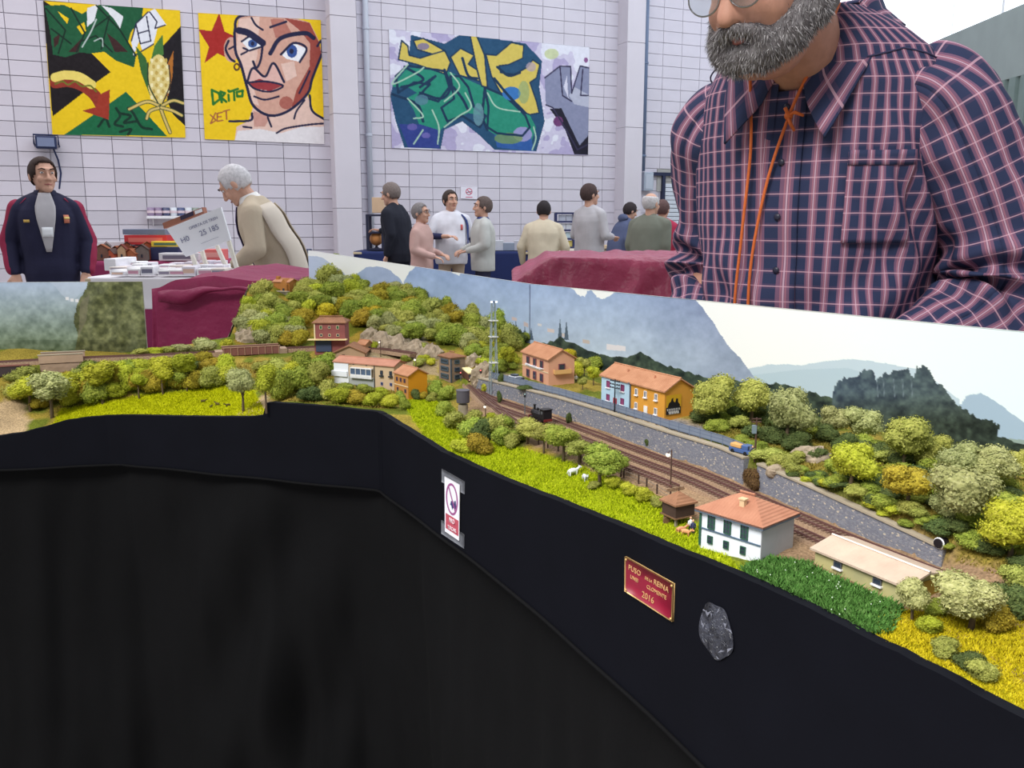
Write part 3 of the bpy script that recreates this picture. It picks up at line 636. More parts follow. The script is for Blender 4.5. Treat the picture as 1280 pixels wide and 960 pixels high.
for (i0, i1) in ((0, 7), (7, 15), (16, len(edge) - 1)):
    run = edge_run(i0, i1); pts = []
    for x, y, z in run:
        zz = z + (fbm(np.array(x * 300.), np.array(y * 300.), 2, 3) - .5) * .0016; px = proj((x, y, z))[0]
        pts.append((x, y, float(zz), float(seam_z(px)) - .012))
    strip('fascia_panel', pts, .009, black)
# filler between the corner ends
c15, c16 = edge[15], edge[16]
strip('fascia_corner', [(c15[0], c15[1], c15[2], .888), (FC[0], FC[1], (c15[2] + c16[2]) / 2, .888), (c16[0], c16[1], c16[2], .888)], .0092, black)
# hanging skirt: folds grow towards the floor
path = densify([tuple(FA), FB, FC, tuple(FDx)], .006, False); PT = []; acc = 0; S_ = [0]
for a, b in zip(path[:-1], path[1:]): acc += math.hypot(b[0] - a[0], b[1] - a[1]); S_.append(acc)
S_ = np.array(S_); path = np.array(path); tang = np.gradient(path, axis=0); tang /= np.hypot(tang[:, 0], tang[:, 1])[:, None]
for _ in range(14): tang[1:-1] = (tang[:-2] + tang[1:-1] * 2 + tang[2:]) / 4
nr = np.stack([tang[:, 1], -tang[:, 0]], 1); rows = []
px_path = proj(np.column_stack([path, np.full(len(path), .9)]))[:, 0]
cs = S_[np.argmin(np.hypot(path[:, 0] - FC[0], path[:, 1] - FC[1]))]
for zi in np.linspace(0, 1, 60):
    zt = seam_z(px_path) + .01; z = zt - zi * (zt - .004); dr = (zt - z)
    f_ = (fbm(S_ * 9 + .6 * dr, dr * 1.2 + S_ * 0, 3, 12) - .5) * .16 * np.clip(dr / .5, 0, 1) ** .7 + np.sin(S_ * 42 + 3 * np.sin(S_ * 9) + 2 * dr) * .010 * np.clip(dr / .35, 0, 1) + np.sin(S_ * 95 + dr * 9) * .003 * np.clip(dr / .1, 0, 1)
    gather = .012 * np.exp(-((S_ - cs + .25) ** 2) / .03) * np.sin(dr * 20 + S_ * 30) * np.clip(dr / .1, 0, 1)
    off = -.004 + f_ * .55 + gather - .035 * np.clip(dr / .6, 0, 1)
    rows.append(np.column_stack([path + nr * off[:, None], z]))
sk = grid_mesh('cloth_skirt', np.array(rows), None, cloth, layout)
so = sk.modifiers.new('t', 'SOLIDIFY'); so.thickness = .002
# top hem of the cloth: a soft lip under the fascia
hem = MB(); hp = [tuple(path[i] + nr[i] * .0105) + (float(seam_z(px_path[i])) - .010 + .0006 * math.sin(S_[i] * 40),) for i in range(0, len(path), 2)]
hem.tube(hp, .002, 8); hem.build('cloth_hem', cloth, layout, True)
# legs under the layout that carry it
for x, y in ((-.95, 1.45), (-.55, 1.6), (-.15, 1.5), (.3, .95), (.5, .7), (-.3, 2.1)):
    MB().box((x, y, .395), (.045, .045, .79)).build('trestle_leg', M('leg_timber', (150, 120, 84), .7, .1, 20), layout)
MB().prism([tuple(p) for p in ([(e[0], e[1]) for e in (edge[0]+np.array([0,.04,0]), edge[7]+np.array([0,.04,0]), edge[16]+np.array([.02,.04,0]), edge[-1]+np.array([.04,.03,0]))] + [bR3, bR2, bR1, bL, CLF[2], CLF[0], bL1, bLx])], .79, .80).build('baseboard_deck', M('ply', (170, 140, 100), .7, .1, 12), layout)

# ---------------------------------------------------------------- printed photo backdrops
bp_mat = M_attr('backdrop_print', rough=.45, spec=.25)
def backdrop(A, B, za, zb, zbot, nx, ny, painter, label, thick):
    PT = panel((A[0], A[1], za), (B[0], B[1], zb), (A[0], A[1], zbot), (B[0], B[1], zbot), nx, ny)
    q = proj(PT); p = Paint(q[..., 0], q[..., 1], (250, 252, 254)); painter(p)
    d = np.array([B[1] - A[1], -(B[0] - A[0])]); d = d / np.hypot(*d); d = -d if d[1] < 0 else d
    return tag(grid_mesh('backdrop_board', PT, p.c, bp_mat, thick=(d[0] * thick, d[1] * thick, 0)), label, 'backdrop')
def fuzz(P, amp, n, seed):
    """ragged tree-line between the points"""
    r = random.Random(seed); out = []
    for a, b in zip(P[:-1], P[1:]):
        for k in range(n):
            t = k / n; out.append((a[0] + (b[0] - a[0]) * t + r.uniform(-.5, .5), a[1] + (b[1] - a[1]) * t + r.uniform(-amp, amp)))
    out.append(P[-1]); return out
def paint_right(p):
    X, Y = p.X, p.Y
    nf = fbm(X / 7, Y / 7, 4, 31); nl = fbm(X / 40, Y / 30, 3, 33)
    p.grad(None, lambda x, y: np.stack([250 - np.clip((x - 950) / 330, 0, 1) * 18, 252 - np.clip((x - 950) / 330, 0, 1) * 4, 254 + x * 0], -1))
    H = lambda c, k: (lambda x, y: np.array(c)[None] + 0 * x[:, None])
    # far pale hills on the right
    p.fill(fuzz([(930, 462), (960, 456), (1005, 456), (1030, 452), (1060, 449), (1095, 452), (1150, 462), (1200, 500)], .8, 4, 1) + [(1200, 600), (930, 600)], (196, 214, 228))
    k = p.mask_poly([(930, 470), (1000, 462), (1060, 460), (1200, 505), (1200, 600), (930, 600)]); p.c[k] = p.c[k] * .5 + np.array([172, 196, 212]) * .5
    p.fill(fuzz([(1195, 515), (1208, 495), (1225, 491), (1245, 502), (1262, 515), (1290, 535), (1400, 560)], .8, 4, 2) + [(1400, 700), (1195, 700)], (168, 190, 212))
    p.fill([(1230, 545), (1300, 552), (1500, 600), (1500, 700), (1200, 700)], (150, 168, 164))
    # big blue-grey mountains of the middle
    big = fuzz([(505, 352), (512, 340), (522, 331), (535, 330), (552, 334), (566, 342), (574, 344), (577, 336), (600, 334), (640, 340)], 1.2, 4, 3) + fuzz([(640, 330), (700, 352), (716, 361), (724, 370), (731, 371), (734, 364), (740, 363), (746, 372), (756, 374), (768, 366), (780, 358), (800, 350), (862, 368), (872, 378), (884, 392), (896, 410), (905, 424), (913, 436), (926, 448), (936, 462), (948, 480)], 1.0, 4, 4) + [(948, 640), (500, 640)]
    mk = p.mask_poly(big)
    t = np.clip((Y - 335) / 110, 0, 1); base = np.array([158, 180, 222]) * (1 - t[..., None]) + np.array([190, 206, 226]) * t[..., None]
    rt = np.clip((X - 760) / 140, 0, 1)[..., None]; base = base * (1 - rt) + (np.array([124, 138, 180]) * (1 - t[..., None]) + np.array([158, 172, 198]) * t[..., None]) * rt
    base = base + ((nf - .5) * 26 + (nl - .5) * 26)[..., None]; p.c[mk] = base[mk]
    lm = p.mask_poly(fuzz([(380, 318), (400, 321), (415, 330), (430, 342), (440, 352)], .8, 4, 5) + [(440, 420), (380, 420)]); p.c[lm] = (np.array([196, 210, 234]) + (nf - .5)[..., None] * 14)[lm]
    lm = p.mask_poly(fuzz([(432, 356), (446, 342), (458, 334), (474, 333), (488, 338), (500, 348), (508, 362)], 1.0, 4, 6) + [(508, 430), (432, 430)]); p.c[lm] = (np.array([168, 186, 222]) + (nf - .5)[..., None] * 20)[lm]
    # villages at the mountain foot
    for (x, y, w_, h_, c_) in ((758, 430, 24, 9, (226, 222, 230)), (684, 410, 9, 6, (214, 200, 200)), (700, 416, 8, 6, (206, 196, 196)), (640, 396, 6, 5, (208, 190, 190)), (655, 402, 5, 7, (200, 184, 184)), (728, 424, 9, 6, (196, 184, 180)), (672, 404, 5, 4, (216, 214, 220))):
        p.fill([(x, y), (x + w_, y + h_ * .3), (x + w_, y + h_), (x, y + h_ * .8)], c_)
    for x in (645, 650, 656, 664, 700, 708): p.fill([(x - 3, 425), (x, 398 + (x % 7) * 2), (x + 3, 425)], (86, 102, 120))
    # dark tree belt
    belt = fuzz([(640, 428), (680, 430), (700, 422), (712, 428), (740, 440), (780, 448), (800, 440), (830, 455), (850, 462), (880, 470), (920, 476), (948, 482), (970, 478), (1000, 488), (1020, 492), (1045, 500)], 2.2, 5, 7) + [(1045, 700), (640, 700)]
    mk = p.mask_poly(belt); c = np.array([60, 74, 66]) + (nf - .5)[..., None] * np.array([90, 100, 70]); p.c[mk] = c[mk]
    wood = fuzz([(1040, 500), (1043, 482), (1055, 472), (1072, 470), (1078, 462), (1090, 460), (1096, 476), (1104, 468), (1120, 464), (1136, 462), (1142, 474), (1146, 460), (1154, 457), (1162, 462), (1166, 474), (1180, 484), (1192, 500), (1206, 512), (1222, 522), (1240, 526), (1250, 532), (1246, 545), (1300, 560), (1500, 620)], 3, 5, 8) + [(1500, 800), (1040, 800)]
    mk = p.mask_poly(wood); t = np.clip((X - 1040) / 220, 0, 1)[..., None]; c = np.array([72, 88, 104]) * (1 - t) + np.array([84, 98, 96]) * t; dk = np.clip((Y - 490) / 40, 0, 1)[..., None]
    c = c * (1 - dk) + np.array([52, 62, 56]) * dk + (nf - .5)[..., None] * np.array([70, 80, 64]); p.c[mk] = c[mk]
    for x in (1096, 1104, 1117, 1128, 1139): p.line([(x, 474), (x + 1.5, 496)], .8, (124, 140, 152))
    # narrow white top margin of the print
def paint_left(p):
    X, Y = p.X, p.Y; nf = fbm(X / 6, Y / 6, 4, 51); nl = fbm(X / 28, Y / 20, 3, 52); nm = fbm(X / 14, Y / 11, 3, 54)
    t = np.clip((Y - 356) / 80, 0, 1)[..., None]; s = np.clip((X + 100) / 220, 0, 1)[..., None]
    far = np.array([170, 186, 208]) * (1 - t) + np.array([104, 120, 92]) * t; far = far + (nf - .5)[..., None] * 56 * (.35 + t) + (nm - .5)[..., None] * 60 * (.2 + t)
    p.c = far
    sky = p.mask_poly(fuzz([(60, 350), (72, 362), (86, 378), (100, 368), (116, 352)], 1, 4, 9)); p.c[sky] = p.c[sky] * .6 + np.array([196, 206, 224]) * .4
    near = fuzz([(112, 345), (108, 360), (96, 380), (92, 402), (98, 420), (90, 450)], 2.5, 5, 10) + [(190, 470), (190, 340)]
    mk = p.mask_poly(near); c = np.array([100, 104, 70]) + (nf - .5)[..., None] * np.array([110, 108, 80]) + (nm - .5)[..., None] * 60; p.c[mk] = c[mk]
    rk = p.mask_poly(fuzz([(100, 380), (112, 366), (108, 400), (98, 422)], 2, 4, 12)); p.c[rk] = p.c[rk] * .5 + np.array([128, 120, 104]) * .5
    for x, y in ((82, 371), (88, 373), (94, 374)): p.fill([(x, y), (x + 4, y), (x + 4, y + 4), (x, y + 4)], (222, 222, 226))
    low = Y > 425; p.c[low] = p.c[low] * .9
backdrop(bL, bR1, PY(385, 313, 2.6)[2], ZB, 1.0, 420, 150, paint_right, 'narrow backdrop print with pale blue mountains behind wooded hill', .006)
backdrop(bR1 + (bR2 - bR1) * .003, bR3, ZB, ZB, .96, 760, 190, paint_right, 'long backdrop print with misty mountain and bright sky before plaid shirted man', .006)
backdrop(bLx, bL1, ZBL, ZBL, 1.0, 420, 170, paint_left, 'backdrop print with hazy forested valley behind left track', .006)
# ================================================================ BUILDINGS AND RAILWAY
def ztop(P, px, py):
    """height at plan point P that the pixel row shows"""
    r = ray(px, py); t = P[1] / r[1]; return CAM[2] + r[2] * t
def tile_mat(name, c1, c2, sc=700):
    if name in MATS: return MATS[name]
    m = M(name, c1, .85, rgb2=c2, scale=60, spec=.1); nt = m.node_tree; b = nt.nodes['Principled BSDF']
    tc = nt.nodes.new('ShaderNodeTexCoord'); wv = nt.nodes.new('ShaderNodeTexWave'); wv.inputs['Scale'].default_value = sc / 6.28; wv.bands_direction = 'X'
    nt.links.new(tc.outputs['Object'], wv.inputs['Vector']); bp = nt.nodes.new('ShaderNodeBump'); bp.inputs['Strength'].default_value = .5; bp.inputs['Distance'].default_value = .0008
    nt.links.new(wv.outputs['Fac'], bp.inputs['Height']); nt.links.new(bp.outputs[0], b.inputs['Normal']); return m
TILE = tile_mat('terracotta_tiles', (188, 134, 108), (170, 116, 92)); TILE2 = tile_mat('pink_tiles', (194, 142, 110), (174, 122, 92)); TILE3 = tile_mat('brown_tiles', (160, 116, 88), (136, 98, 76)); TILE4 = tile_mat('ash_roof', (206, 184, 164), (190, 168, 150), 500)
GL = M('window_glass', (52, 60, 74), .15, spec=.6)
class House:
    def __init__(s, name, label, A, B, C, top, zb=None, cat='building', depth=None):
        """A near corner, B left corner, C right corner (base pixels); top = pixel row of the eave above A"""
        zb = GP(*A)[2] if zb is None else zb
        a = PZ(*A, zb)[:2]; b = PZ(*B, zb)[:2]; c = PZ(*C, zb)[:2]
        u = (a - b); s.w = float(np.hypot(*u)); u /= s.w; v = np.array([-u[1], u[0]])
        s.d = depth if depth else max(.012, float(np.dot(c - a, v))); s.h = float(ztop(a, A[0], top) - zb)
        s.root = thing(name, label, cat, (b[0], b[1], zb), math.atan2(u[1], u[0])); s.z0 = zb
    def part(s, name, mb, mat, parent=None): return mb.build(name, mat, parent or s.root)
    def walls(s, mat, gable=None, rise=0, name='walls', below=.012):
        w, d, h = s.w, s.d, s.h; m = MB()
        if gable == 'x': m.slab([(0, 0, -below), (0, d, -below), (0, d, h), (0, d / 2, h + rise), (0, 0, h)], (w, 0, 0))
        elif gable == 'y': m.slab([(0, 0, -below), (w, 0, -below), (w, 0, h), (w / 2, 0, h + rise), (0, 0, h)], (0, d, 0))
        else: m.box((w / 2, d / 2, (h - below) / 2), (w, d, h + below))
        return s.part(name, m, mat)
    def roof(s, kind, rise, o, mat, inset=None, fas=None, th=.0016):
        w, d, h = s.w, s.d, s.h; m = MB(); e = o * rise / (d / 2 if kind != 'gable_y' else w / 2) if kind.startswith('gable') else 0
        if kind == 'gable_x':
            for sy, y0 in ((-1, -o), (1, d + o)):
                m.slab([(-o, y0, h - e), (w + o, y0, h - e), (w + o, d / 2, h + rise), (-o, d / 2, h + rise)], (0, 0, th))
        elif kind == 'gable_y':
            for x0 in (-o, w + o): m.slab([(x0, -o, h - e), (x0, d + o, h - e), (w / 2, d + o, h + rise), (w / 2, -o, h + rise)], (0, 0, th))
        elif kind == 'hip':
            i = inset; P = [(-o, -o, h), (w + o, -o, h), (w + o, d + o, h), (-o, d + o, h)]; r0, r1 = (i, d / 2, h + rise), (w - i, d / 2, h + rise)
            m.add([*P, r0, r1] + [(p[0], p[1], p[2] - th) for p in P], [(0, 1, 5, 4), (1, 2, 5), (2, 3, 4, 5), (3, 0, 4), (6, 9, 8, 7), (0, 6, 7, 1), (1, 7, 8, 2), (2, 8, 9, 3), (3, 9, 6, 0)])
        elif kind == 'pyramid':
            P = [(-o, -o, h), (w + o, -o, h), (w + o, d + o, h), (-o, d + o, h)]
            m.add([*P, (w / 2, d / 2, h + rise)] + [(p[0], p[1], p[2] - th) for p in P], [(0, 1, 4), (1, 2, 4), (2, 3, 4), (3, 0, 4), (5, 8, 7, 6), (0, 5, 6, 1), (1, 6, 7, 2), (2, 7, 8, 3), (3, 8, 5, 0)])
        r = s.part('roof', m, mat)
        if kind in ('gable_x', 'hip'):
            i = inset or 0; MB().tube([(i if kind == 'hip' else -o, d / 2, h + rise + th), (w - i if kind == 'hip' else w + o, d / 2, h + rise + th)], th * .7, 6).build('ridge', mat, r)
        if fas: MB().box((w / 2, d / 2, h - th), (w + 2 * o, d + 2 * o, th * 1.6)).build('eaves', fas, r)
        return r
    def window(s, x, z, ww, hh, frame, glass=GL, side='front', bars=(1, 1), sill=None, name='window', shut=None):
        """x,z fractions of the facade for the centre; ww,hh metres"""
        t = .0011; L = s.w if side == 'front' else s.d; cx, cz = x * L, z * s.h
        def at(mb, du, dz, su, sz, out, th):
            if side == 'front': mb.box((cx + du, -out, cz + dz), (su, th, sz))
            else: mb.box((s.w + out, cx + du, cz + dz), (th, su, sz))
        f = MB(); fw = max(.0006, ww * .12)
        at(f, -ww / 2, 0, fw, hh + fw, .0008, t); at(f, ww / 2, 0, fw, hh + fw, .0008, t); at(f, 0, hh / 2, ww, fw, .0008, t); at(f, 0, -hh / 2, ww, fw, .0008, t)
        for k in range(1, bars[0]): at(f, -ww / 2 + ww * k / bars[0], 0, fw * .7, hh, .0008, t * .8)
        for k in range(1, bars[1]): at(f, 0, -hh / 2 + hh * k / bars[1], ww, fw * .7, .0008, t * .8)
        o = s.part(name, f, frame); g = MB(); at(g, 0, 0, ww, hh, .0006, .0008); g.build('pane', glass, o)
        if sill: k = MB(); at(k, 0, -hh / 2 - fw, ww * 1.35, .0013, .0012, .0026); k.build('sill', sill, o)
        return o
WHITE = M('house_white', (234, 238, 246), .7, .02, 30); GREEN = M('window_green', (46, 92, 70), .5); CREAM = M('cream_trim', (226, 208, 170), .7); DARKT = M('dark_timber', (72, 54, 46), .8, .15, 90); SILL = M('sill_white', (236, 236, 238), .6)
GREYR = M('grey_render', (176, 176, 180), .85, .05, 60)
# 1 white house with green windows ---------------------------------
h = House('station_house', 'white two storey model house with green windows and terracotta hipped roof', (949.5, 705), (874, 680), (998, 696), 657, depth=.046)
h.walls(WHITE); MB().box((h.w + .0003, h.d / 2, h.h / 2 - .004), (.0006, h.d * 1.001, h.h + .007)).build('end_wall', GREYR, h.root)
h.roof('hip', .013, .0035, TILE, inset=h.d * .47, fas=M('eaves_slate', (84, 98, 112), .6))
MB().box((h.w / 2, -.0004, h.h * .47), (h.w, .0009, .0011)).build('string_course', M('course_blue', (84, 104, 124), .6), h.root)
for fx in (.2, .47, .745):
    h.window(fx, .72, h.w * .105, h.h * .38, GREEN, bars=(2, 3)); h.window(fx - .01, .22, h.w * .075, h.h * .19, GREEN, bars=(1, 2))
MB().box((.0009, -.0006, h.h * .5), (.0016, .0016, h.h)).build('drainpipe', GREEN, h.root)
c = MB().box((h.w * .56, h.d * .26, h.h + .0095), (.0042, .0042, .006)); c.box((h.w * .56, h.d * .26, h.h + .0128), (.0062, .0058, .001)); c.build('chimney', M('chimney_buff', (214, 186, 146), .8), h.root)
# 2 yellow goods shed ----------------------------------------------
h = House('goods_shed', 'long pale yellow model shed with beige low gable roof', (1130, 757), (1018, 708), (1176, 742), 733, depth=.042)
YW = M('shed_yellow', (196, 186, 128), .85, rgb2=(170, 166, 122), scale=40); h.walls(YW, 'x', .0055)
r = h.roof('gable_x', .0055, .003, TILE4); MB().tube([(-.003, h.d / 2, h.h + .0072), (h.w + .003, h.d / 2, h.h + .0072)], .0011, 6).build('ridge_cap', M('cap_white', (226, 216, 204), .7), r)
for fx in (.28, .72):
    h.window(fx, .66, .0065, .0042, M('steel_grey', (90, 90, 96), .5), sill=SILL)
MB().box((h.w + .0004, h.d / 2, h.h * .5), (.0008, h.d * .95, h.h * .96)).build('end_gable', M('shed_ochre', (150, 122, 46), .85, .15, 60), h.root)
# 3 raised granary --------------------------------------------------
h = House('granary', 'small brown timber granary raised on stone posts beside white house', (844, 660), (827, 652), (869, 652), 631, depth=.021)
hh = h.h; w_, d_g = h.w, h.d
for x in (.1, .9):
    for y in (.1, .9):
        MB().add([(w_ * x - .0012, d_g * y - .0012, -.004), (w_ * x + .0012, d_g * y - .0012, -.004), (w_ * x + .0012, d_g * y + .0012, -.004), (w_ * x - .0012, d_g * y + .0012, -.004), (w_ * x - .0008, d_g * y - .0008, hh * .36), (w_ * x + .0008, d_g * y - .0008, hh * .36), (w_ * x + .0008, d_g * y + .0008, hh * .36), (w_ * x - .0008, d_g * y + .0008, hh * .36)], [(0, 3, 2, 1), (4, 5, 6, 7), (0, 1, 5, 4), (1, 2, 6, 5), (2, 3, 7, 6), (3, 0, 4, 7)]).build('post', M('post_stone', (150, 140, 124), .9), h.root)
MB().box((w_ / 2, d_g / 2, hh * .70), (w_, d_g, hh * .62)).build('body', DARKT, h.root); MB().box((w_ / 2, d_g / 2, hh * .38), (w_ * 1.12, d_g * 1.12, hh * .05)).build('floor_beam', M('beam', (120, 90, 62), .8), h.root)
h.roof('pyramid', .0085, .002, TILE3)
MB().tube([(w_ / 2, d_g / 2, hh + .008), (w_ / 2, d_g / 2, hh + .011)], .0005, 6).build('finial', DARKT, h.root)
# 4 blue and ochre terrace -------------------------------------------
h = House('terraced_house', 'terraced pair of model houses, pale blue half and ochre half', (830, 528), (752, 504), (860, 515), 489, depth=.042)
OCH = M('house_ochre', (212, 150, 58), .8, .04, 40); BLU = M('house_blue', (176, 204, 222), .8, .03, 40); PUR = M('shutter_plum', (112, 54, 92), .6)
h.walls(OCH, 'x', .012); MB().box((h.w * .24, -.0003, h.h * .5 - .003), (h.w * .48, .0008, h.h + .006)).build('blue_front', BLU, h.root)
h.roof('gable_x', .012, .0026, TILE2); MB().box((h.w * .485, -.001, h.h * .5), (.0012, .0016, h.h)).build('drainpipe', M('pipe_slate', (96, 106, 122), .6), h.root)
MB().box((h.w * .485, -.0028, h.h * .985), (.0014, .003, .0014)).build('gutter_end', M('pipe_slate'), h.root)
for fx in (.12, .36):
    h.window(fx, .74, h.w * .052, h.h * .21, PUR, M('shutter_plum_light', (136, 66, 104), .6), sill=SILL); h.window(fx, .28, h.w * .05, h.h * .2, PUR, M('shutter_plum_light'), sill=SILL)
MB().box((h.w * .24, -.0008, h.h * .16), (h.w * .06, .001, h.h * .34)).build('door', M('door_red', (156, 56, 66), .6), h.root)
for fx in (.58, .72, .88):
    h.window(fx, .74, h.w * .036, h.h * .2, SILL, bars=(2, 1), sill=SILL)
    if fx != .72: h.window(fx, .28, h.w * .036, h.h * .2, SILL, bars=(2, 1), sill=SILL)
MB().box((h.w * .73, -.0008, h.h * .18), (h.w * .05, .001, h.h * .36)).build('door', M('door_white', (236, 234, 230), .6), h.root)
for fx, nm in ((.3, 'chimney'), (.72, 'chimney')): MB().box((h.w * fx, h.d * .3, h.h + .009), (.002, .002, .006)).build(nm, M('chimney_tile', (196, 138, 108), .8), h.root)
# painted advert on the gable
PTm = panel((h.w + .0009, h.d * .04, h.h * .86), (h.w + .0009, h.d * .56, h.h * .86), (h.w + .0009, h.d * .04, h.h * .22), (h.w + .0009, h.d * .56, h.h * .22), 60, 60)
U, V = np.meshgrid(np.linspace(0, 100, 60), np.linspace(0, 100, 60)); pa = Paint(U, V, (206, 160, 40)); pa.fill([(0, 62), (100, 62), (100, 100), (0, 100)], (34, 34, 40))
for q in ([(10, 62), (18, 40), (30, 34), (36, 18), (46, 16), (48, 34), (60, 40), (66, 20), (78, 22), (80, 40), (92, 52), (92, 62)],): pa.fill(q, (30, 28, 30))
for k_ in range(9): pa.line([(9 + k_ * 10, 70), (11 + k_ * 10, 78)], 4, (226, 224, 220)); 
for k_ in range(7): pa.line([(20 + k_ * 10, 84), (24 + k_ * 10, 94)], 6, (232, 230, 226))
grid_mesh('wall_advert', PTm, pa.c, M_attr('advert_paint'), h.root)
# 5 pink station ------------------------------------------------------
h = House('station_building', 'pink two storey model station with gable balcony above stone wall', (685.5, 482), (653, 470), (711, 473), 449.5, depth=.042)
PNK = M('station_pink', (212, 158, 128), .8, .04, 50); h.walls(PNK, 'x', .012); h.roof('gable_x', .012, .0025, TILE2)
for fx in (.24, .5, .76):
    h.window(fx, .74, h.w * .1, h.h * .26, M('plum_frame', (120, 70, 84), .6), sill=SILL); h.window(fx, .22, h.w * .1, h.h * .28, M('plum_frame'))
MB().box((h.w * .45, -.0012, h.h * .55), (h.w * .6, .002, .0016)).build('balcony', SILL, h.root); MB().box((h.w / 2, -.0003, h.h * .48), (h.w, .0008, .0011)).build('string_course', CREAM, h.root)
h.window(.5, .66, h.d * .22, h.h * .26, M('plum_frame'), side='end')
b_ = MB(); b_.box((h.w + .003, h.d * .5, h.h * .44), (.006, h.d * .62, .001)); b_.box((h.w + .0058, h.d * .5, h.h * .52), (.0008, h.d * .62, h.h * .16)); b_.box((h.w + .003, h.d * .19, h.h * .52), (.006, .0008, h.h * .16)); b_.box((h.w + .003, h.d * .81, h.h * .52), (.006, .0008, h.h * .16)); b_.build('balcony', M('balcony_buff', (216, 170, 110), .8), h.root)
# 6 signal box ---------------------------------------------------------
h = House('signal_box', 'grey brown model signal box by the track with flat hipped roof', (564, 478), (549, 474), (581, 473), 447, depth=.028)
h.walls(M('box_stone', (140, 120, 104), .85, .08, 80)); h.roof('hip', .005, .0018, TILE3, inset=h.w * .3)
for z in (.2, .5, .8):
    h.window(.5, z, h.w * .55, h.h * .13, M('steel_blue', (70, 86, 100), .5)); h.window(.4, z, h.d * .3, h.h * .13, M('steel_blue'), side='end')
MB().box((h.w, 0, h.h * .5), (.0016, .0016, h.h)).build('corner_post', M('steel_blue'), h.root)
# 7 orange house --------------------------------------------------------
h = House('gabled_house', 'small orange gabled model house at the end of the village row', (511, 499), (494, 494), (535, 493), 470, depth=.034)
h.walls(M('house_orange', (222, 150, 30), .8, .05, 40), 'x', .009); MB().box((h.w / 2, -.0003, h.h / 2), (h.w, .0007, h.h)).build('brown_front', M('front_brown', (186, 132, 72), .8, .05, 60), h.root)
h.roof('gable_x', .009, .0022, TILE2); MB().box((h.w / 2, -.0008, h.h * .52), (h.w, .0012, .0012)).build('string_course', CREAM, h.root)
for fx in (.2, .48, .76): h.window(fx, .76, h.w * .11, h.h * .16, M('plum_frame'))
for fx in (.24, .8): h.window(fx, .32, h.w * .11, h.h * .15, M('plum_frame'))
MB().box((h.w * .52, -.0009, h.h * .16), (h.w * .13, .001, h.h * .32)).build('door', M('door_rust', (170, 80, 40), .7), h.root)
# 8 long village row -----------------------------------------------------
h = House('village_house_row', 'long model village row, white end, glazed gallery and tan house', (493, 488), (419, 481), (500, 480), 458, depth=.034)
h.walls(M('row_tan', (206, 180, 148), .85, .05, 50), 'x', .006); h.roof('gable_x', .006, .0024, TILE3 if False else tile_mat('rose_tiles', (196, 140, 118), (176, 124, 104)))
MB().box((h.w * .12, -.0006, h.h * .5), (h.w * .25, .0016, h.h * 1.0)).build('white_front', WHITE, h.root); MB().box((h.w * .1, -.0022, h.h * .52), (h.w * .27, .004, h.h * .22)).build('balcony', WHITE, h.root)
BLW = M('window_blue', (78, 96, 168), .5)
h.window(.14, .78, .0046, .005, BLW, sill=None); h.window(.07, .22, .0028, .0044, BLW); h.window(.15, .22, .0028, .0044, BLW)
MB().box((h.w * .46, -.0004, h.h * .22), (h.w * .42, .001, h.h * .44)).build('grey_ground_floor', M('floor_grey', (170, 174, 172), .85), h.root)
ga = MB().box((h.w * .48, -.003, h.h * .43), (h.w * .36, .006, .002)); ga.box((h.w * .48, -.003, h.h * .82), (h.w * .36, .006, .0012)); ga.box((h.w * .48, -.0056, h.h * .5), (h.w * .36, .0008, h.h * .12)); go_ = ga.build('gallery', SILL, h.root)
for k_ in range(5): MB().box((h.w * (.305 + k_ * .0875), -.0056, h.h * .63), (.0009, .0012, h.h * .4)).build('mullion', SILL, go_)
MB().box((h.w * .48, -.0045, h.h * .68), (h.w * .35, .0006, h.h * .26)).build('pane', M('gallery_glass', (86, 104, 130), .2), go_)
for fx in (.8, .95):
    h.window(fx, .7, .0042, .0062, M('iron_dark', (54, 60, 66), .5)); MB().box((h.w * fx, -.0018, h.h * .56), (.0072, .003, .0022)).build('balcony', M('iron_dark'), h.root); h.window(fx, .24, .0032, .0038, BLW)
MB().box((h.w * .68, -.0008, h.h * .5), (.001, .0012, h.h)).build('drainpipe', M('iron_dark'), h.root)
for fx in (.33, .55): MB().box((h.w * fx, -.0008, h.h * .95), (.002, .0008, .0012)).build('vent', M('iron_dark'), h.root)
# 9 barns behind the row ----------------------------------------------------
h = House('barn', 'brown roofed barn with broad gable behind the village row', (456, 449), (418, 449), (460, 440), 441, depth=.05, zb=1.024)
h.walls(M('barn_wall', (176, 146, 118), .85, .06, 60), 'y', .012); h.roof('gable_y', .012, .003, TILE3)
MB().box((h.w * .3, -.001, h.h * .4), (.005, .001, h.h * .7)).build('door', DARKT, h.root)
h = House('small_outhouse', 'tiny tile roofed outhouse at the foot of the rock cutting', (457, 441), (447, 440), (466, 438), 431, zb=1.029, depth=.02)
h.walls(M('outhouse', (188, 148, 112), .85, .06, 60), 'x', .006); h.roof('gable_x', .006, .002, TILE2); h.window(.5, .5, .0035, .005, M('iron_dark'), side='end')
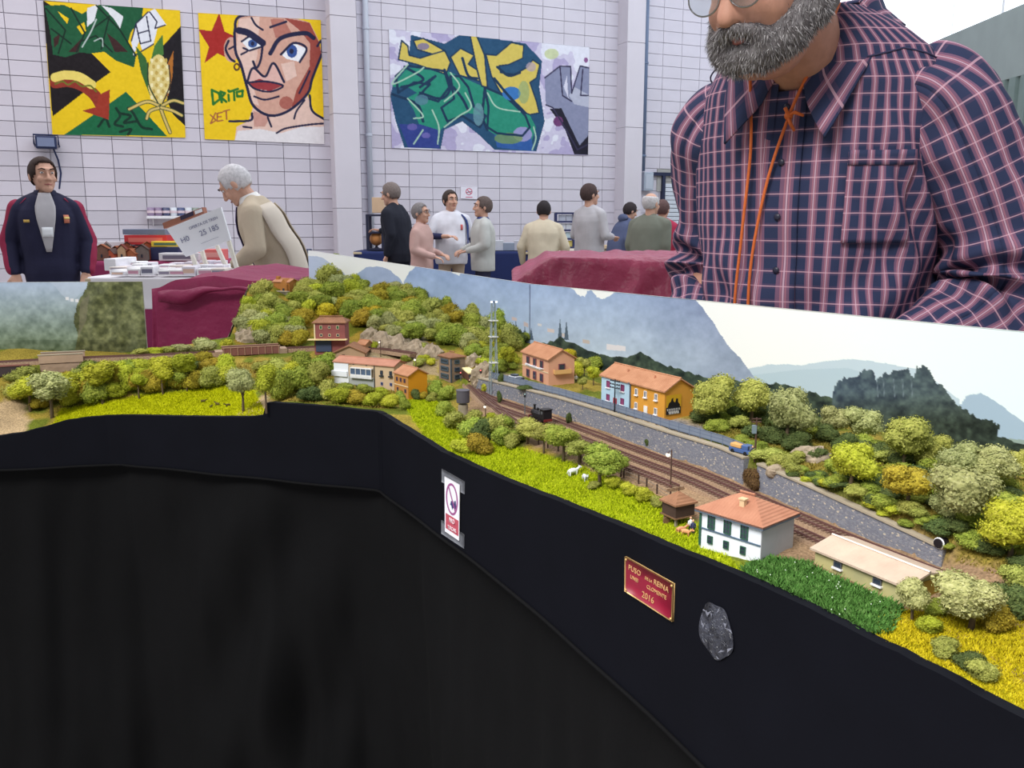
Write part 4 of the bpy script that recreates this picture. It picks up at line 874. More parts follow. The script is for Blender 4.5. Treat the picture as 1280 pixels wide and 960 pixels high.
# 10 red brick building -------------------------------------------------------
BRK = M('red_brick', (142, 84, 82), .85, .08, 120)
h = House('brick_house', 'dark red brick model house with cream window surrounds below hill', (432, 439), (393.5, 439), (436, 432), 403, zb=1.034, depth=.04)
h.walls(BRK); h.roof('hip', .008, .003, TILE3, inset=h.w * .12)
MB().box((h.w * .3, -.001, h.h * .19), (h.w * .5, .0025, h.h * .4)).build('ground_floor', M('floor_navy', (66, 76, 100), .7), h.root)
MB().box((h.w * .45, -.006, h.h * .42), (h.w * 1.25, .014, .0014)).build('canopy', M('canopy_cream', (230, 206, 150), .7), h.root)
for fx in (.23, .5, .77):
    for z in (.83, .56): h.window(fx, z, .0046 if fx != .5 else .0038, .006 if z > .7 and fx != .5 else .0045, CREAM, M('green_shutter', (54, 96, 64), .6) if fx != .5 and z > .7 else GL)
MB().box((.0012, -.0004, h.h * .7), (.0022, .001, h.h * .6)).build('quoins', CREAM, h.root)
# 11 hilltop chapel --------------------------------------------------------------
h = House('chapel', 'little sandstone chapel on walled terrace at top of the hill', (362, 366), (342, 365), (370, 364), 353, zb=Yp(355, 366, 1.98)[2], depth=.03)
SST = M('sandstone', (176, 118, 62), .85, .1, 90); h.walls(SST, 'x', .006); h.roof('gable_x', .006, .002, TILE2)
MB().slab([(h.w * .55, -.006, -.01), (h.w * .95, -.006, -.01), (h.w * .95, -.006, h.h * .8), (h.w * .75, -.006, h.h * 1.35), (h.w * .55, -.006, h.h * .8)], (0, .02, 0)).build('porch', SST, h.root)
MB().box((h.w * .75, -.0063, h.h * .2), (.005, .001, h.h * .45)).build('doorway', M('iron_dark'), h.root); MB().box((h.w * .12, h.d * .4, h.h + .006), (.008, .008, .012)).build('bell_tower', SST, h.root)
tw = thing('terrace_wall', 'weathered grey stone terrace wall under the chapel', 'wall', tuple(h.root.location), h.root.rotation_euler.z)
MB().box((h.w * .45, -.014, -.012), (h.w * 1.5, .006, .03)).build('masonry', rockm, tw); MB().box((h.w * .45, -.014, .004), (h.w * 1.52, .008, .002)).build('coping', M('coping', (168, 156, 136), .9, .08, 60), tw)
# 12 water tower ---------------------------------------------------------------------
p0 = GP(579, 521); t = thing('water_tower', 'dark grey drum water tower on stone pier near bushes', 'water tower', p0)
hw = ztop(p0, 579, 487) - p0[2]; rw = 8.2 / F * np.linalg.norm(p0 - CAM)
MB().lathe((0, 0, -.004), [(rw * .82, 0), (rw * .74, hw * .56)], 16).build('pier', M('pier_stone', (150, 138, 120), .9, .15, 120, .5), t)
MB().lathe((0, 0, hw * .52), [(rw * .9, 0), (rw, .001), (rw, hw * .44), (rw * 1.05, hw * .44), (rw * 1.05, hw * .47), (rw * .2, hw * .5)], 20).build('tank', M('tank_iron', (86, 82, 90), .6, .06, 60), t, False)
# 13 lattice lamp tower ---------------------------------------------------------------
p0 = GP(617, 492); t = thing('lattice_light_tower', 'tall grey lattice floodlight mast beside the track', 'mast', p0, .3)
hl = ztop(p0, 617, 378) - p0[2]; ST = M('galvanised', (150, 164, 170), .5, metal=.3); wb_, wt = .0058, .0024
for sx in (-1, 1):
    for sy in (-1, 1): MB().tube([(sx * wb_, sy * wb_, -.003), (sx * wt, sy * wt, hl)], .00075, 5).build('leg', ST, t)
br = MB(); n_ = 9
for k_ in range(n_):
    za, zb2 = hl * k_ / n_, hl * (k_ + 1) / n_; wa = wb_ + (wt - wb_) * k_ / n_; wb2 = wb_ + (wt - wb_) * (k_ + 1) / n_
    for (ax, ay, bx, by) in ((-1, -1, 1, -1), (1, -1, 1, 1), (1, 1, -1, 1), (-1, 1, -1, -1)): br.tube([(ax * wa, ay * wa, za), (bx * wb2, by * wb2, zb2)], .0004, 4)
br.build('bracing', ST, t)
for z in (.33, .62, .8): MB().box((0, 0, hl * z), (wb_ * 2.1, wb_ * 2.1, .001)).build('platform', M('platform_pale', (206, 206, 200), .6), t)
MB().box((0, 0, hl + .001), (.0075, .0075, .0015)).build('head_frame', M('mast_navy', (50, 62, 96), .5), t)
for sx in (-1, 1): MB().box((sx * .0035, -.0035, hl + .001), (.0032, .002, .0028)).build('floodlight', M_emit('flood_white', (226, 240, 255), .9), t)

# ---------------------------------------------------------------- stone retaining walls
def stone_mat():
    m = bpy.data.materials.new('retaining_stone'); m.use_nodes = True; nt = m.node_tree; b = nt.nodes['Principled BSDF']; L = nt.links
    tc = nt.nodes.new('ShaderNodeTexCoord'); mp = nt.nodes.new('ShaderNodeMapping'); mp.inputs['Scale'].default_value = (1, 1, 1.7); L.new(tc.outputs['Object'], mp.inputs[0])
    v = nt.nodes.new('ShaderNodeTexVoronoi'); v.inputs['Scale'].default_value = 470; L.new(mp.outputs[0], v.inputs['Vector'])
    cr = nt.nodes.new('ShaderNodeValToRGB'); cr.color_ramp.interpolation = 'CONSTANT'; e = cr.color_ramp.elements; e[0].color = list(lin((122, 124, 136))) + [1]; e[0].position = 0
    e[1].position = .35; e[1].color = list(lin((134, 136, 146))) + [1]
    for pos, c in ((.6, (128, 130, 142)), (.82, (148, 146, 150)), (.95, (200, 188, 170))): q = e.new(pos); q.color = list(lin(c)) + [1]
    sx = nt.nodes.new('ShaderNodeSeparateColor'); L.new(v.outputs['Color'], sx.inputs[0]); L.new(sx.outputs[0], cr.inputs[0]); L.new(cr.outputs[0], b.inputs['Base Color'])
    v2 = nt.nodes.new('ShaderNodeTexVoronoi'); v2.feature = 'DISTANCE_TO_EDGE'; v2.inputs['Scale'].default_value = 470; L.new(mp.outputs[0], v2.inputs['Vector'])
    bp = nt.nodes.new('ShaderNodeBump'); bp.inputs['Strength'].default_value = .6; bp.inputs['Distance'].default_value = .0005; mr = nt.nodes.new('ShaderNodeMapRange'); mr.inputs[2].default_value = .15; L.new(v2.outputs['Distance'], mr.inputs[0]); L.new(mr.outputs[0], bp.inputs['Height']); L.new(bp.outputs[0], b.inputs['Normal'])
    b.inputs['Roughness'].default_value = .9; return m
STONE = stone_mat(); COP = M('coping')
def wl_point(s, off=0):
    """plan point at length s along the retaining wall, off behind it"""
    acc = 0
    for i, (a, b) in enumerate(zip(WL[:-1], WL[1:])):
        d = b - a; L = np.hypot(*d)
        if s <= acc + L or i == len(WL) - 2:
            u = d / L; p = a + u * (s - acc); return p + np.array([-u[1], u[0]]) * off, u
        acc += L
seglen = np.concatenate([[0], np.cumsum([np.hypot(*(b - a)) for a, b in zip(WL[:-1], WL[1:])])])
def wh(s): return float(np.interp(s, seglen, WH))
def offset_curve(off, s0, s1, st=.01):
    P = np.array([wl_point(s, off)[0] for s in np.arange(s0, s1, st)])
    for _ in range(12): P[1:-1] = (P[:-2] + 2 * P[1:-1] + P[2:]) / 4
    return P
def ret_wall(name, s0, s1, label, thick=.007):
    t = thing(name, label, 'wall', (*wl_point((s0 + s1) / 2)[0], ZT)); t.location = (0, 0, 0)
    ss = np.arange(s0, s1, .006); A = np.array([wl_point(s, -.0045)[0] for s in ss]); B = np.array([wl_point(s, thick - .0045)[0] for s in ss]); n = len(ss); m = MB(); c = MB(); v = []; cv = []
    for i in range(n):
        h_ = ZT + wh(ss[i]); v += [(*A[i], ZT - .012), (*A[i], h_), (*B[i], h_), (*B[i], ZT - .012)]
        a2 = A[i] + (A[i] - B[i]) / thick * .0012; cv += [(*a2, h_), (*a2, h_ + .0018), (*B[i], h_ + .0018), (*B[i], h_)]
    f = [(i * 4 + k, (i + 1) * 4 + k, (i + 1) * 4 + (k + 1) % 4, i * 4 + (k + 1) % 4) for i in range(n - 1) for k in range(4)] + [(0, 1, 2, 3), tuple((n - 1) * 4 + k for k in (3, 2, 1, 0))]
    m.add(v, f).build('stonework', STONE, t); c.add(cv, f).build('coping', COP, t); return t
sA = float(np.interp(935, [p[0] for p in WPX], seglen)); sB = float(np.interp(950, [p[0] for p in WPX], seglen))
ret_wall('retaining_wall', 0.0, sA, 'grey stone retaining wall under the road with the railings')
ret_wall('retaining_wall', sB, WLEN, 'grey stone retaining wall below the wooded slope behind yellow shed')
# small round pipe end at the right end of the wall
p0 = np.array([*wl_point(WLEN - .004, -.002)[0], ZT + .02]); t = thing('pipe_end', 'black round pipe end with white rim at the wall end', 'pipe', p0, .5)
o = MB().lathe((0, 0, 0), [(.0036, -.003), (.0042, 0), (.0036, .004)], 14).build('barrel', M('pipe_black', (34, 30, 34), .4), t); o.rotation_euler = (0, math.pi / 2, 0)
o = MB().lathe((0, 0, -.0035), [(.0044, 0), (.0046, .0008), (.0036, .001)], 14).build('rim', SILL, t); o.rotation_euler = (0, math.pi / 2, 0)
o = MB().lathe((0, 0, -.0044), [(.0037, 0), (.0037, .001)], 14).build('mouth', M('pipe_black'), t); o.rotation_euler = (0, math.pi / 2, 0)
MB().box((0, 0, -.012), (.003, .003, .016)).build('stand', M('pipe_black'), t)
# roadside railing
t = thing('railing', 'blue grey railing along the road on top of the stone wall', 'railing'); RB_ = M('railing_blue', (98, 110, 132), .5)
s = .035; posts = []
while s < sA + .004:
    p, u = wl_point(s, .0035); z = ZT + wh(s); posts.append((*p, z)); o = MB().box((0, 0, .0055), (.0011, .0011, .013)).build('post', RB_, t); o.location = (*p, z); s += .0165
for hz in (.0035, .0075, .0115): MB().tube([(x, y, z + hz) for x, y, z in posts], .00055, 5).build('rail', RB_, t)
v = []; [v.extend([(x, y, z + .004), (x, y, z + .0108)]) for x, y, z in posts]
pn = MB().add(v, [(2 * i, 2 * i + 2, 2 * i + 3, 2 * i + 1) for i in range(len(posts) - 1)]).build('mesh_infill', M('railing_mesh', (118, 128, 146), .6), t); sm_ = pn.modifiers.new('t', 'SOLIDIFY'); sm_.thickness = .0004

# ---------------------------------------------------------------- tracks
RAIL = M('rail_rust', (112, 80, 76), .45, .1, 60, metal=.25); SLP = M('sleeper', (122, 98, 84), .9, .15, 200); BAL = M('ballast', (164, 138, 112), .95, rgb2=(128, 102, 82), scale=420, bump=.9, bscale=600)
def track(label, P, closed_z=None):
    """P: (n,3) centre line at ground height"""
    P = np.array(P); t = thing('railway_track', label, 'track', (0, 0, 0)); n = len(P)
    d = np.gradient(P[:, :2], axis=0); d /= np.hypot(d[:, 0], d[:, 1])[:, None]; nr_ = np.column_stack([-d[:, 1], d[:, 0]])
    def strip3(prof):
        m = MB(); v = []; k = len(prof)
        for i in range(n): v += [(P[i, 0] + nr_[i, 0] * o_, P[i, 1] + nr_[i, 1] * o_, P[i, 2] + z_) for o_, z_ in prof]
        f = [(i * k + j, (i + 1) * k + j, (i + 1) * k + (j + 1) % k, i * k + (j + 1) % k) for i in range(n - 1) for j in range(k)] + [tuple(range(k)), tuple((n - 1) * k + j for j in range(k))[::-1]]
        return m.add(v, f)
    strip3([(-.013, -.004), (-.010, .0016), (.010, .0016), (.013, -.004)]).build('ballast', BAL, t)
    for sd in (-1, 1): strip3([(sd * .0045 - .0005, .0022), (sd * .0045 - .0005, .0044), (sd * .0045 + .0005, .0044), (sd * .0045 + .0005, .0022)]).build('rail', RAIL, t)
    sl = MB(); acc = 0
    for i in range(1, n):
        L = np.hypot(*(P[i, :2] - P[i - 1, :2])); 
        while acc < L:
            q = P[i - 1] + (P[i] - P[i - 1]) * acc / L; sl.box((q[0], q[1], q[2] + .0019), (.0019, .0155, .0016), math.atan2(d[i, 1], d[i, 0])); acc += .0052
        acc -= L
    tag(sl.build('sleepers', SLP, t), kind='stuff'); return t
def with_z(P, z=None): P = np.asarray(P); return np.column_stack([P, ground(P[:, 0], P[:, 1]) + .001 if z is None else np.full(len(P), z)])
pre = [PZ(x, y, ZT)[:2] for x, y in ((566, 461), (572, 467), (580, 475), (589, 483))]
def resamp(P, st=.008):
    P = np.array(P); L = np.concatenate([[0], np.cumsum(np.hypot(*np.diff(P, axis=0).T))]); s_ = np.arange(0, L[-1], st); Q = np.column_stack([np.interp(s_, L, P[:, 0]), np.interp(s_, L, P[:, 1])])
    for _ in range(10): Q[1:-1] = (Q[:-2] + 2 * Q[1:-1] + Q[2:]) / 4
    return Q
c1 = resamp(np.vstack([pre, offset_curve(-.020, .06, WLEN + .03)])); track('back railway track running along the foot of the stone wall', with_z(c1, ZT + .001))
c2 = offset_curve(-.046, .12, WLEN + .03); j2 = np.linspace(0, 1, 14)[:, None]; st_, en_ = c1[8], c2[0]
c2 = resamp(np.vstack([st_ + (en_ - st_) * j2 ** 1.1, c2[1:]])); track('middle railway track branching off below the lattice mast', with_z(c2, ZT + .0008))
c3 = offset_curve(-.072, .22, .70 * WLEN); st_, en_ = c2[14], c3[0]
c3 = resamp(np.vstack([st_ + (en_ - st_) * j2, c3[1:]])); track('front railway siding nearest the grass and the fence posts', with_z(c3, ZT + .0006))
lp = [PZ(x, y, 1.031)[:2] for x, y in ((-140, 462), (-60, 459), (0, 456), (60, 452.5), (100, 450.5), (150, 448.5), (200, 446.5), (250, 444), (300, 441.5), (345, 439), (385, 437))] + [PZ(x, y, 1.03)[:2] for x, y in ((430, 436), (480, 440), (520, 446))]
cL = resamp(lp); track('sandy single track crossing the viaduct in front of valley backdrop', with_z(cL, 1.033))
track_pts = np.vstack([c1, c2, c3, cL])
# ---------------------------------------------------------------- viaduct at the far left and girder bridge
def along(P, px):
    q = proj(np.column_stack([P, np.full(len(P), 1.033)]))[:, 0]; return P[int(np.argmin(np.abs(q - px)))]
ang = math.atan2(*(cL[60] - cL[20])[::-1])
GB = M('girder_rust', (128, 84, 76), .7, .1, 60); PIER = M('pier_masonry', (164, 138, 118), .9, .1, 70, .4)
a = along(cL, 78); t = thing('bridge_pier', 'tan stone bridge pier with parapet beside the viaduct gap', 'bridge', (a[0], a[1], .0), ang)
MB().box((0, 0, .99), (.066, .032, .078)).build('pier', PIER, t)
for sy in (-1, 1): MB().box((0, sy * .0155, 1.038), (.068, .003, .014)).build('parapet', M('parapet', (178, 150, 128), .9, .08, 60), t); MB().box((0, sy * .0155, 1.0455), (.07, .0045, .0016)).build('coping', COP, t)
a = along(cL, 22); b = along(cL, -60); t = thing('viaduct_girder', 'long dark girder bridge at the left edge of the layout', 'bridge', ((a[0] + b[0]) / 2, (a[1] + b[1]) / 2, 1.02), ang); L = np.hypot(*(a - b)) + .03
for sy in (-1, 1): MB().box((0, sy * .012, .001), (L, .002, .016)).build('girder', M('girder_dark', (62, 52, 54), .7), t); MB().box((0, sy * .0125, .0105), (L, .0035, .0025)).build('flange', GB, t)
MB().box((0, 0, .008), (L, .022, .002)).build('deck', GB, t)
a = along(cL, 312); t = thing('plate_girder_bridge', 'rust brown plate girder bridge with ribbed sides below the cliff', 'bridge', (a[0], a[1], 1.03), math.atan2(*(along(cL, 345) - along(cL, 275))[::-1]))
for sy in (-1, 1):
    MB().box((0, sy * .0125, .006), (.1, .0012, .014)).build('girder', GB, t); MB().box((0, sy * .0125, .0135), (.102, .0028, .0012)).build('flange', M('flange_tan', (170, 134, 112), .8), t)
    for k_ in range(9): MB().box((-.048 + k_ * .012, sy * .0136, .006), (.0012, .0012, .014)).build('rib', M('flange_tan'), t)
for x in (-.056, .056): MB().box((x, 0, -.02), (.014, .03, .055)).build('abutment', PIER, t)
# fence posts between siding and grass
t = thing('post_fence', 'row of dark wooden fence posts with wires in front of siding', 'fence'); pp = offset_curve(-.094, .25, .9 * WLEN, .004)[::6]; wz = []
for x, y in pp:
    z = G0(x, y); wz.append((x, y, z)); o = MB().box((0, 0, .004), (.0016, .0016, .013), bev=.0003).build('post', DARKT, t); o.location = (x, y, z)
for hz in (.005, .0085): MB().tube([(x, y, z + hz) for x, y, z in wz], .00022, 4).build('wire', M('wire_grey', (110, 104, 100), .5), t)

# ---------------------------------------------------------------- rolling stock, lamps, small figures
def orient(px, py, P):
    q = np.array([PZ(px, py, ZT)[:2]]); i = int(np.argmin(np.hypot(*(P - q).T))); i = min(max(i, 1), len(P) - 2); d = P[i + 1] - P[i - 1]; return P[i], math.atan2(d[1], d[0])
pos, an = orient(678, 531, c2); t = thing('steam_locomotive', 'small black tank steam locomotive standing on the middle track', 'locomotive', (pos[0], pos[1], ZT + .0052), an); LB = M('loco_black', (30, 28, 32), .45, .1, 90); RW = M('wheel_dark', (58, 44, 44), .6)
MB().box((0, 0, .004), (.036, .011, .002)).build('frame', LB, t)
o = MB().lathe((0, 0, 0), [(.0005, -.013), (.0042, -.0125), (.0042, .009), (.0005, .0092)], 14).build('boiler', LB, t, True); o.rotation_euler = (0, math.pi / 2, 0); o.location = (-.004, 0, .0098)
MB().box((0.002, 0, .0085), (.022, .0128, .006), bev=.0008).build('side_tank', LB, t)
MB().box((.0135, 0, .0115), (.009, .0125, .012)).build('cab', LB, t); MB().box((.0135, 0, .0182), (.0115, .0145, .0012), bev=.0004).build('cab_roof', LB, t)
for sy in (-1, 1): MB().box((.0135, sy * .0064, .014), (.004, .0004, .0035)).build('cab_window', M('cab_glass', (90, 92, 96), .3), t)
MB().lathe((-.0135, 0, .013), [(.0016, 0), (.0014, .005), (.0021, .0056), (.0021, .007)], 10).build('chimney', LB, t); MB().lathe((-.006, 0, .013), [(.0019, 0), (.0018, .0028), (.0006, .004)], 10).build('steam_dome', LB, t)
for x in (-.011, -.002, .007):
    for sy in (-1, 1): o = MB().lathe((0, 0, -.0006), [(.0032, 0), (.0032, .0012)], 14).build('wheel', RW, t); o.rotation_euler = (math.pi / 2, 0, 0); o.location = (x, sy * .0047, .0030)
for x in (-.0185, .0185): MB().box((x, 0, .0045), (.001, .0125, .003)).build('buffer_beam', M('beam_red', (120, 46, 42), .6), t)
# railcar with yellow-cream front coming out at the signal box
pos, an = orient(587, 483, c1); t = thing('railcar', 'dark railcar with pale yellow roof leaving by the signal box', 'train', (pos[0], pos[1], ZT + .0052), an)
MB().box((-.02, 0, .010), (.05, .0125, .012), bev=.001).build('body', M('railcar_brown', (92, 60, 52), .6), t); MB().box((-.02, 0, .0175), (.051, .0135, .0034), bev=.0015).build('roof', M('roof_cream', (240, 226, 170), .6), t)
for sy in (-1, 1): MB().lathe((.0052, sy * .0038, .0062), [(.0010, 0), (.0012, .0009), (.0004, .0012)], 8).build('headlamp', M_emit('lamp_glow', (255, 214, 180), 1.2), t)
for y in (-.003, .003): MB().box((.0053, y, .0125), (.0006, .0045, .004)).build('windscreen', GL, t)
for x in (-.035, -.006):
    for sy in (-1, 1): o = MB().lathe((0, 0, -.0006), [(.003, 0), (.003, .0012)], 12).build('wheel', RW, t); o.rotation_euler = (math.pi / 2, 0, 0); o.location = (x, sy * .0047, .0028)
def street_lamp(px, py, ytop, label, arm=.0035, globe=.0022, red=False):
    p = GP(px, py); h_ = ztop(p, px, ytop) - p[2]; t = thing('street_lamp', label, 'lamp', p); PM = M('lamp_post_brown', (84, 62, 54), .6)
    MB().tube([(0, 0, -.003), (0, 0, h_)], [.0009, .0006], 6).build('post', PM, t); MB().tube([(0, 0, h_ * .93), (-arm * .6, 0, h_ * .97), (-arm, 0, h_ * .9)], .0004, 5).build('arm', PM, t)
    MB().ell((-arm, 0, h_ * .87), (globe,) * 3, 10, 8).build('globe', M_emit('globe_red', (255, 120, 110), 1.0) if red else M_emit('globe_white', (255, 246, 232), .8), t, True); MB().lathe((-arm, 0, h_ * .87 + globe * .7), [(globe * .7, 0), (globe * .2, globe * .6)], 8).build('cap', PM, t); return t
street_lamp(838, 613, 562, 'brown lamp post with glowing globe between tracks and granary')
street_lamp(476, 446, 425, 'thin lamp post with lit globe behind the long village row', .002, .0017); street_lamp(520, 462, 448, 'lamp with white globe above the orange house roof', .0015, .002)
street_lamp(500, 440, 428, 'lamp post against the rock cutting', .001, .0013)
street_lamp(607, 533, 505, 'low white lamp beside the water tower track', .0008, .0018)
def signal(px, py, ytop, label, red):
    p = GP(px, py); h_ = ztop(p, px, ytop) - p[2]; t = thing('railway_signal', label, 'signal', p); SM = M('signal_grey', (96, 104, 110), .5)
    MB().tube([(0, 0, -.003), (0, 0, h_)], .0007, 6).build('mast', SM, t); MB().box((0, -.0006, h_ - .001), (.0032, .0018, .0055), bev=.0005).build('head', M('signal_black', (36, 38, 44), .5), t)
    MB().ell((0, -.0018, h_ + .0004), (.0011, .0006, .0011), 8, 6).build('lens', M_emit('globe_red', (255, 120, 110), 1.0) if red else M_emit('lens_dim', (150, 170, 170), .2), t)
    MB().box((0, 0, h_ * .5), (.004, .0006, .0006)).build('ladder_rung', SM, t); return t
signal(601, 480, 463, 'colour light signal showing red near the signal box', True); signal(656, 519, 493, 'dark unlit signal mast beside the stone wall near the locomotive', False)
signal(576, 476, 466, 'short signal post with red light before the signal box', True)
# telegraph pole at the end of the road and the parked pickup
p = GP(943, 583); t = thing('telegraph_pole', 'brown telegraph pole by the pickup at the end of the railing', 'pole', p); h_ = ztop(p, 943, 522) - p[2]
MB().tube([(0, 0, -.003), (0, 0, h_)], [.0011, .0008], 7).build('pole', M('lamp_post_brown'), t); MB().box((-.002, 0, h_ * .72), (.004, .003, .008)).build('transformer', M('transformer_grey', (120, 136, 146), .5), t)
for k_ in range(2): MB().box((0, 0, h_ * (.9 + .07 * k_)), (.009, .001, .001)).build('cross_arm', M('lamp_post_brown'), t)
p = GP(768, 517); t = thing('telegraph_pole', 'dark telegraph pole with insulators before the blue house front', 'pole', p, -.9); h_ = ztop(p, 768, 474) - p[2]
MB().tube([(0, 0, -.003), (0, 0, h_)], [.0009, .0007], 7).build('pole', M('signal_black'), t)
for k_ in range(3):
    MB().box((0, 0, h_ * (.74 + .1 * k_)), (.016, .0007, .0008)).build('cross_arm', M('signal_black'), t)
    for x in (-.007, -.0035, .0035, .007): MB().lathe((x, 0, h_ * (.74 + .1 * k_)), [(.0007, 0), (.0008, .0012), (.0003, .0016)], 6).build('insulator', M('signal_black'), t)
p = GP(927, 570); t = thing('pickup_truck', 'tiny blue pickup with tan canvas load at the road end', 'truck', p, -.95); BT = M('truck_blue', (72, 98, 150), .4, spec=.5)
MB().box((0, 0, .0036), (.026, .0096, .004), bev=.0006).build('body', BT, t); MB().box((.0065, 0, .0078), (.008, .009, .0052), bev=.001).build('cab', BT, t); MB().box((-.005, 0, .0078), (.0135, .0088, .004), bev=.0008).build('load', M('canvas_tan', (214, 166, 104), .8), t)
MB().box((.0108, 0, .0085), (.0006, .0075, .0026)).build('windscreen', GL, t)
for x in (-.008, .008):
    for sy in (-1, 1): o = MB().lathe((0, 0, -.0007), [(.0021, 0), (.0021, .0014)], 12).build('wheel', M('tyre', (28, 28, 30), .7), t); o.rotation_euler = (math.pi / 2, 0, 0); o.location = (x, sy * .0046, .0021)
def mini_person(px, py, label, coat, legs=(50, 50, 70), rz=0):
    p = GP(px, py); t = thing('person_figurine', label, 'figurine', p, rz); CM = M('mini_%d_%d_%d' % coat, coat, .7); LM = M('mini_legs_%d' % legs[2], legs, .8)
    b = MB(); b.caps((-.0008, 0, .0006), .0006, (-.0008, 0, .005), .0008, 8); b.caps((.0008, 0, .0006), .0006, (.0008, 0, .005), .0008, 8); b.build('legs', LM, t, True)
    b = MB(); b.caps((0, 0, .0052), .0014, (0, 0, .0084), .0015, 8); b.caps((-.0018, 0, .0085), .0005, (-.0022, -.0004, .0055), .0005, 6); b.caps((.0018, 0, .0085), .0005, (.0022, -.0004, .0055), .0005, 6); b.build('coat', CM, t, True)
    MB().ell((0, 0, .0112), (.0010, .0011, .0013), 8, 7).build('head', M('mini_skin', (216, 170, 140), .7), t, True)
mini_person(863, 664, 'tiny white clad figure standing beside the granary', (236, 236, 238)); mini_person(866, 668, 'tiny navy figure beside the pigs', (56, 62, 96))
mini_person(940, 580, 'tiny figure in dark blue beside the pickup', (40, 42, 84)); mini_person(720, 478, 'tiny white figure on lawn between station and terrace', (230, 234, 236))
def animal(name, px, py, L, col, label, rz, group=None, cat='figurine'):
    p = GP(px, py); t = thing(name, label, cat, p, rz, group); k_ = L / .012; b = MB()
    b.ell((0, 0, .0052 * k_), (.0058 * k_, .0024 * k_, .0026 * k_), 10, 8); b.caps((.005 * k_, 0, .006 * k_), .0014 * k_, (.0075 * k_, 0, .0078 * k_), .001 * k_, 8); b.ell((.0088 * k_, 0, .0076 * k_), (.0019 * k_, .0011 * k_, .0012 * k_), 8, 6)
    b.caps((-.0056 * k_, 0, .0062 * k_), .0004 * k_, (-.0066 * k_, 0, .003 * k_), .0003 * k_, 6)
    for x in (-.0038, .0038):
        for y in (-.0014, .0014): b.caps((x * k_, y * k_, .0004 * k_), .0005 * k_, (x * k_ * .95, y * k_, .0045 * k_), .0009 * k_, 6)
    b.build('body', M('hide_%d_%d_%d' % col, col, .8, .08, 300), t, True); e = MB()
    for y in (-.0011, .0011): e.ell((.0078 * k_, y * k_, .009 * k_), (.0004 * k_, .0006 * k_, .0009 * k_), 6, 5)
    e.build('ears', M('hide_%d_%d_%d' % col), t); return t
animal('cow_figurine', 716, 595, .013, (236, 238, 240), 'tiny white cow grazing beside the orchard trees', .5); animal('cow_figurine', 731, 602, .011, (206, 208, 216), 'tiny grey white cow facing the fascia below trees', -1.3)
animal('pig_figurine', 851, 667, .009, (216, 150, 110), 'tiny pink pig nearest the granary posts', .3); animal('pig_figurine', 857, 670, .009, (222, 158, 110), 'tiny pink pig in front of the navy figure', -.6)
for k_, (x, y, s_) in enumerate(((254, 504, .006), (264, 510, .0045), (272, 508, .007), (285, 509, .0065))):
    animal('sheep_figurine', x, y, s_ * 1.3, (92, 80, 40), ('tiny brown sheep at the left of the meadow flock', 'smallest brown sheep in the middle of the flock', 'largest brown sheep of the meadow flock', 'tiny brown sheep nearest the grey green round tree')[k_], k_ * 1.3, 'sheep on the meadow')
# cart under the granary, parked cars at the station, hay pale rock
p = GP(833, 656); t = thing('hay_cart', 'tiny wooden cart wheel parked under the granary', 'cart', p, .2); o = MB().lathe((0, 0, -.0005), [(.003, 0), (.0034, .0003), (.0034, .0008), (.003, .001)], 14).build('wheel', M('beam'), t); o.rotation_euler = (math.pi / 2, 0, 0); o.location = (0, 0, .0034); MB().box((.004, .002, .005), (.01, .005, .001)).build('bed', M('beam'), t)
for k_, (x, y, c_) in enumerate(((644, 474, (206, 208, 214)), (651, 478, (120, 126, 140)))):
    p = GP(x, y); t = thing('parked_car', ('tiny silver car parked left of the pink station', 'tiny grey car parked nearest the pink station wall')[k_], 'car', p, -.8); CM = M('car_%d' % c_[0], c_, .3, spec=.5)
    MB().box((0, 0, .0026), (.022, .0095, .004), bev=.001).build('body', CM, t); MB().box((-.001, 0, .0058), (.011, .0085, .0035), bev=.0012).build('cabin', GL, t)
    for xx in (-.0068, .0068):
        for sy in (-1, 1): o = MB().lathe((0, 0, -.0006), [(.0018, 0), (.0018, .0012)], 10).build('wheel', M('tyre'), t); o.rotation_euler = (math.pi / 2, 0, 0); o.location = (xx, sy * .0045, .0018)
def boulder(px, py, rx, h_, label):
    p = GP(px, py); b = MB(); b.ell((0, 0, 0), (rx, rx * .8, h_), 18, 12); b.v = [tuple(np.array(v) * (1 + .35 * (mnoise.noise(Vector(v) * 160)))) for v in b.v]
    tag(b.build('rock_outcrop', M('pale_rock', (182, 164, 142), .9, rgb2=(136, 122, 104), scale=120, bump=.8, bscale=260), None, False, loc=(p[0], p[1], p[2] - h_ * .2)), label, 'rock')
boulder(1016, 572, .02, .013, 'pale rock outcrop on the slope above pickup end'); boulder(973, 596, .011, .008, 'small pale boulder at the top of right stone wall')
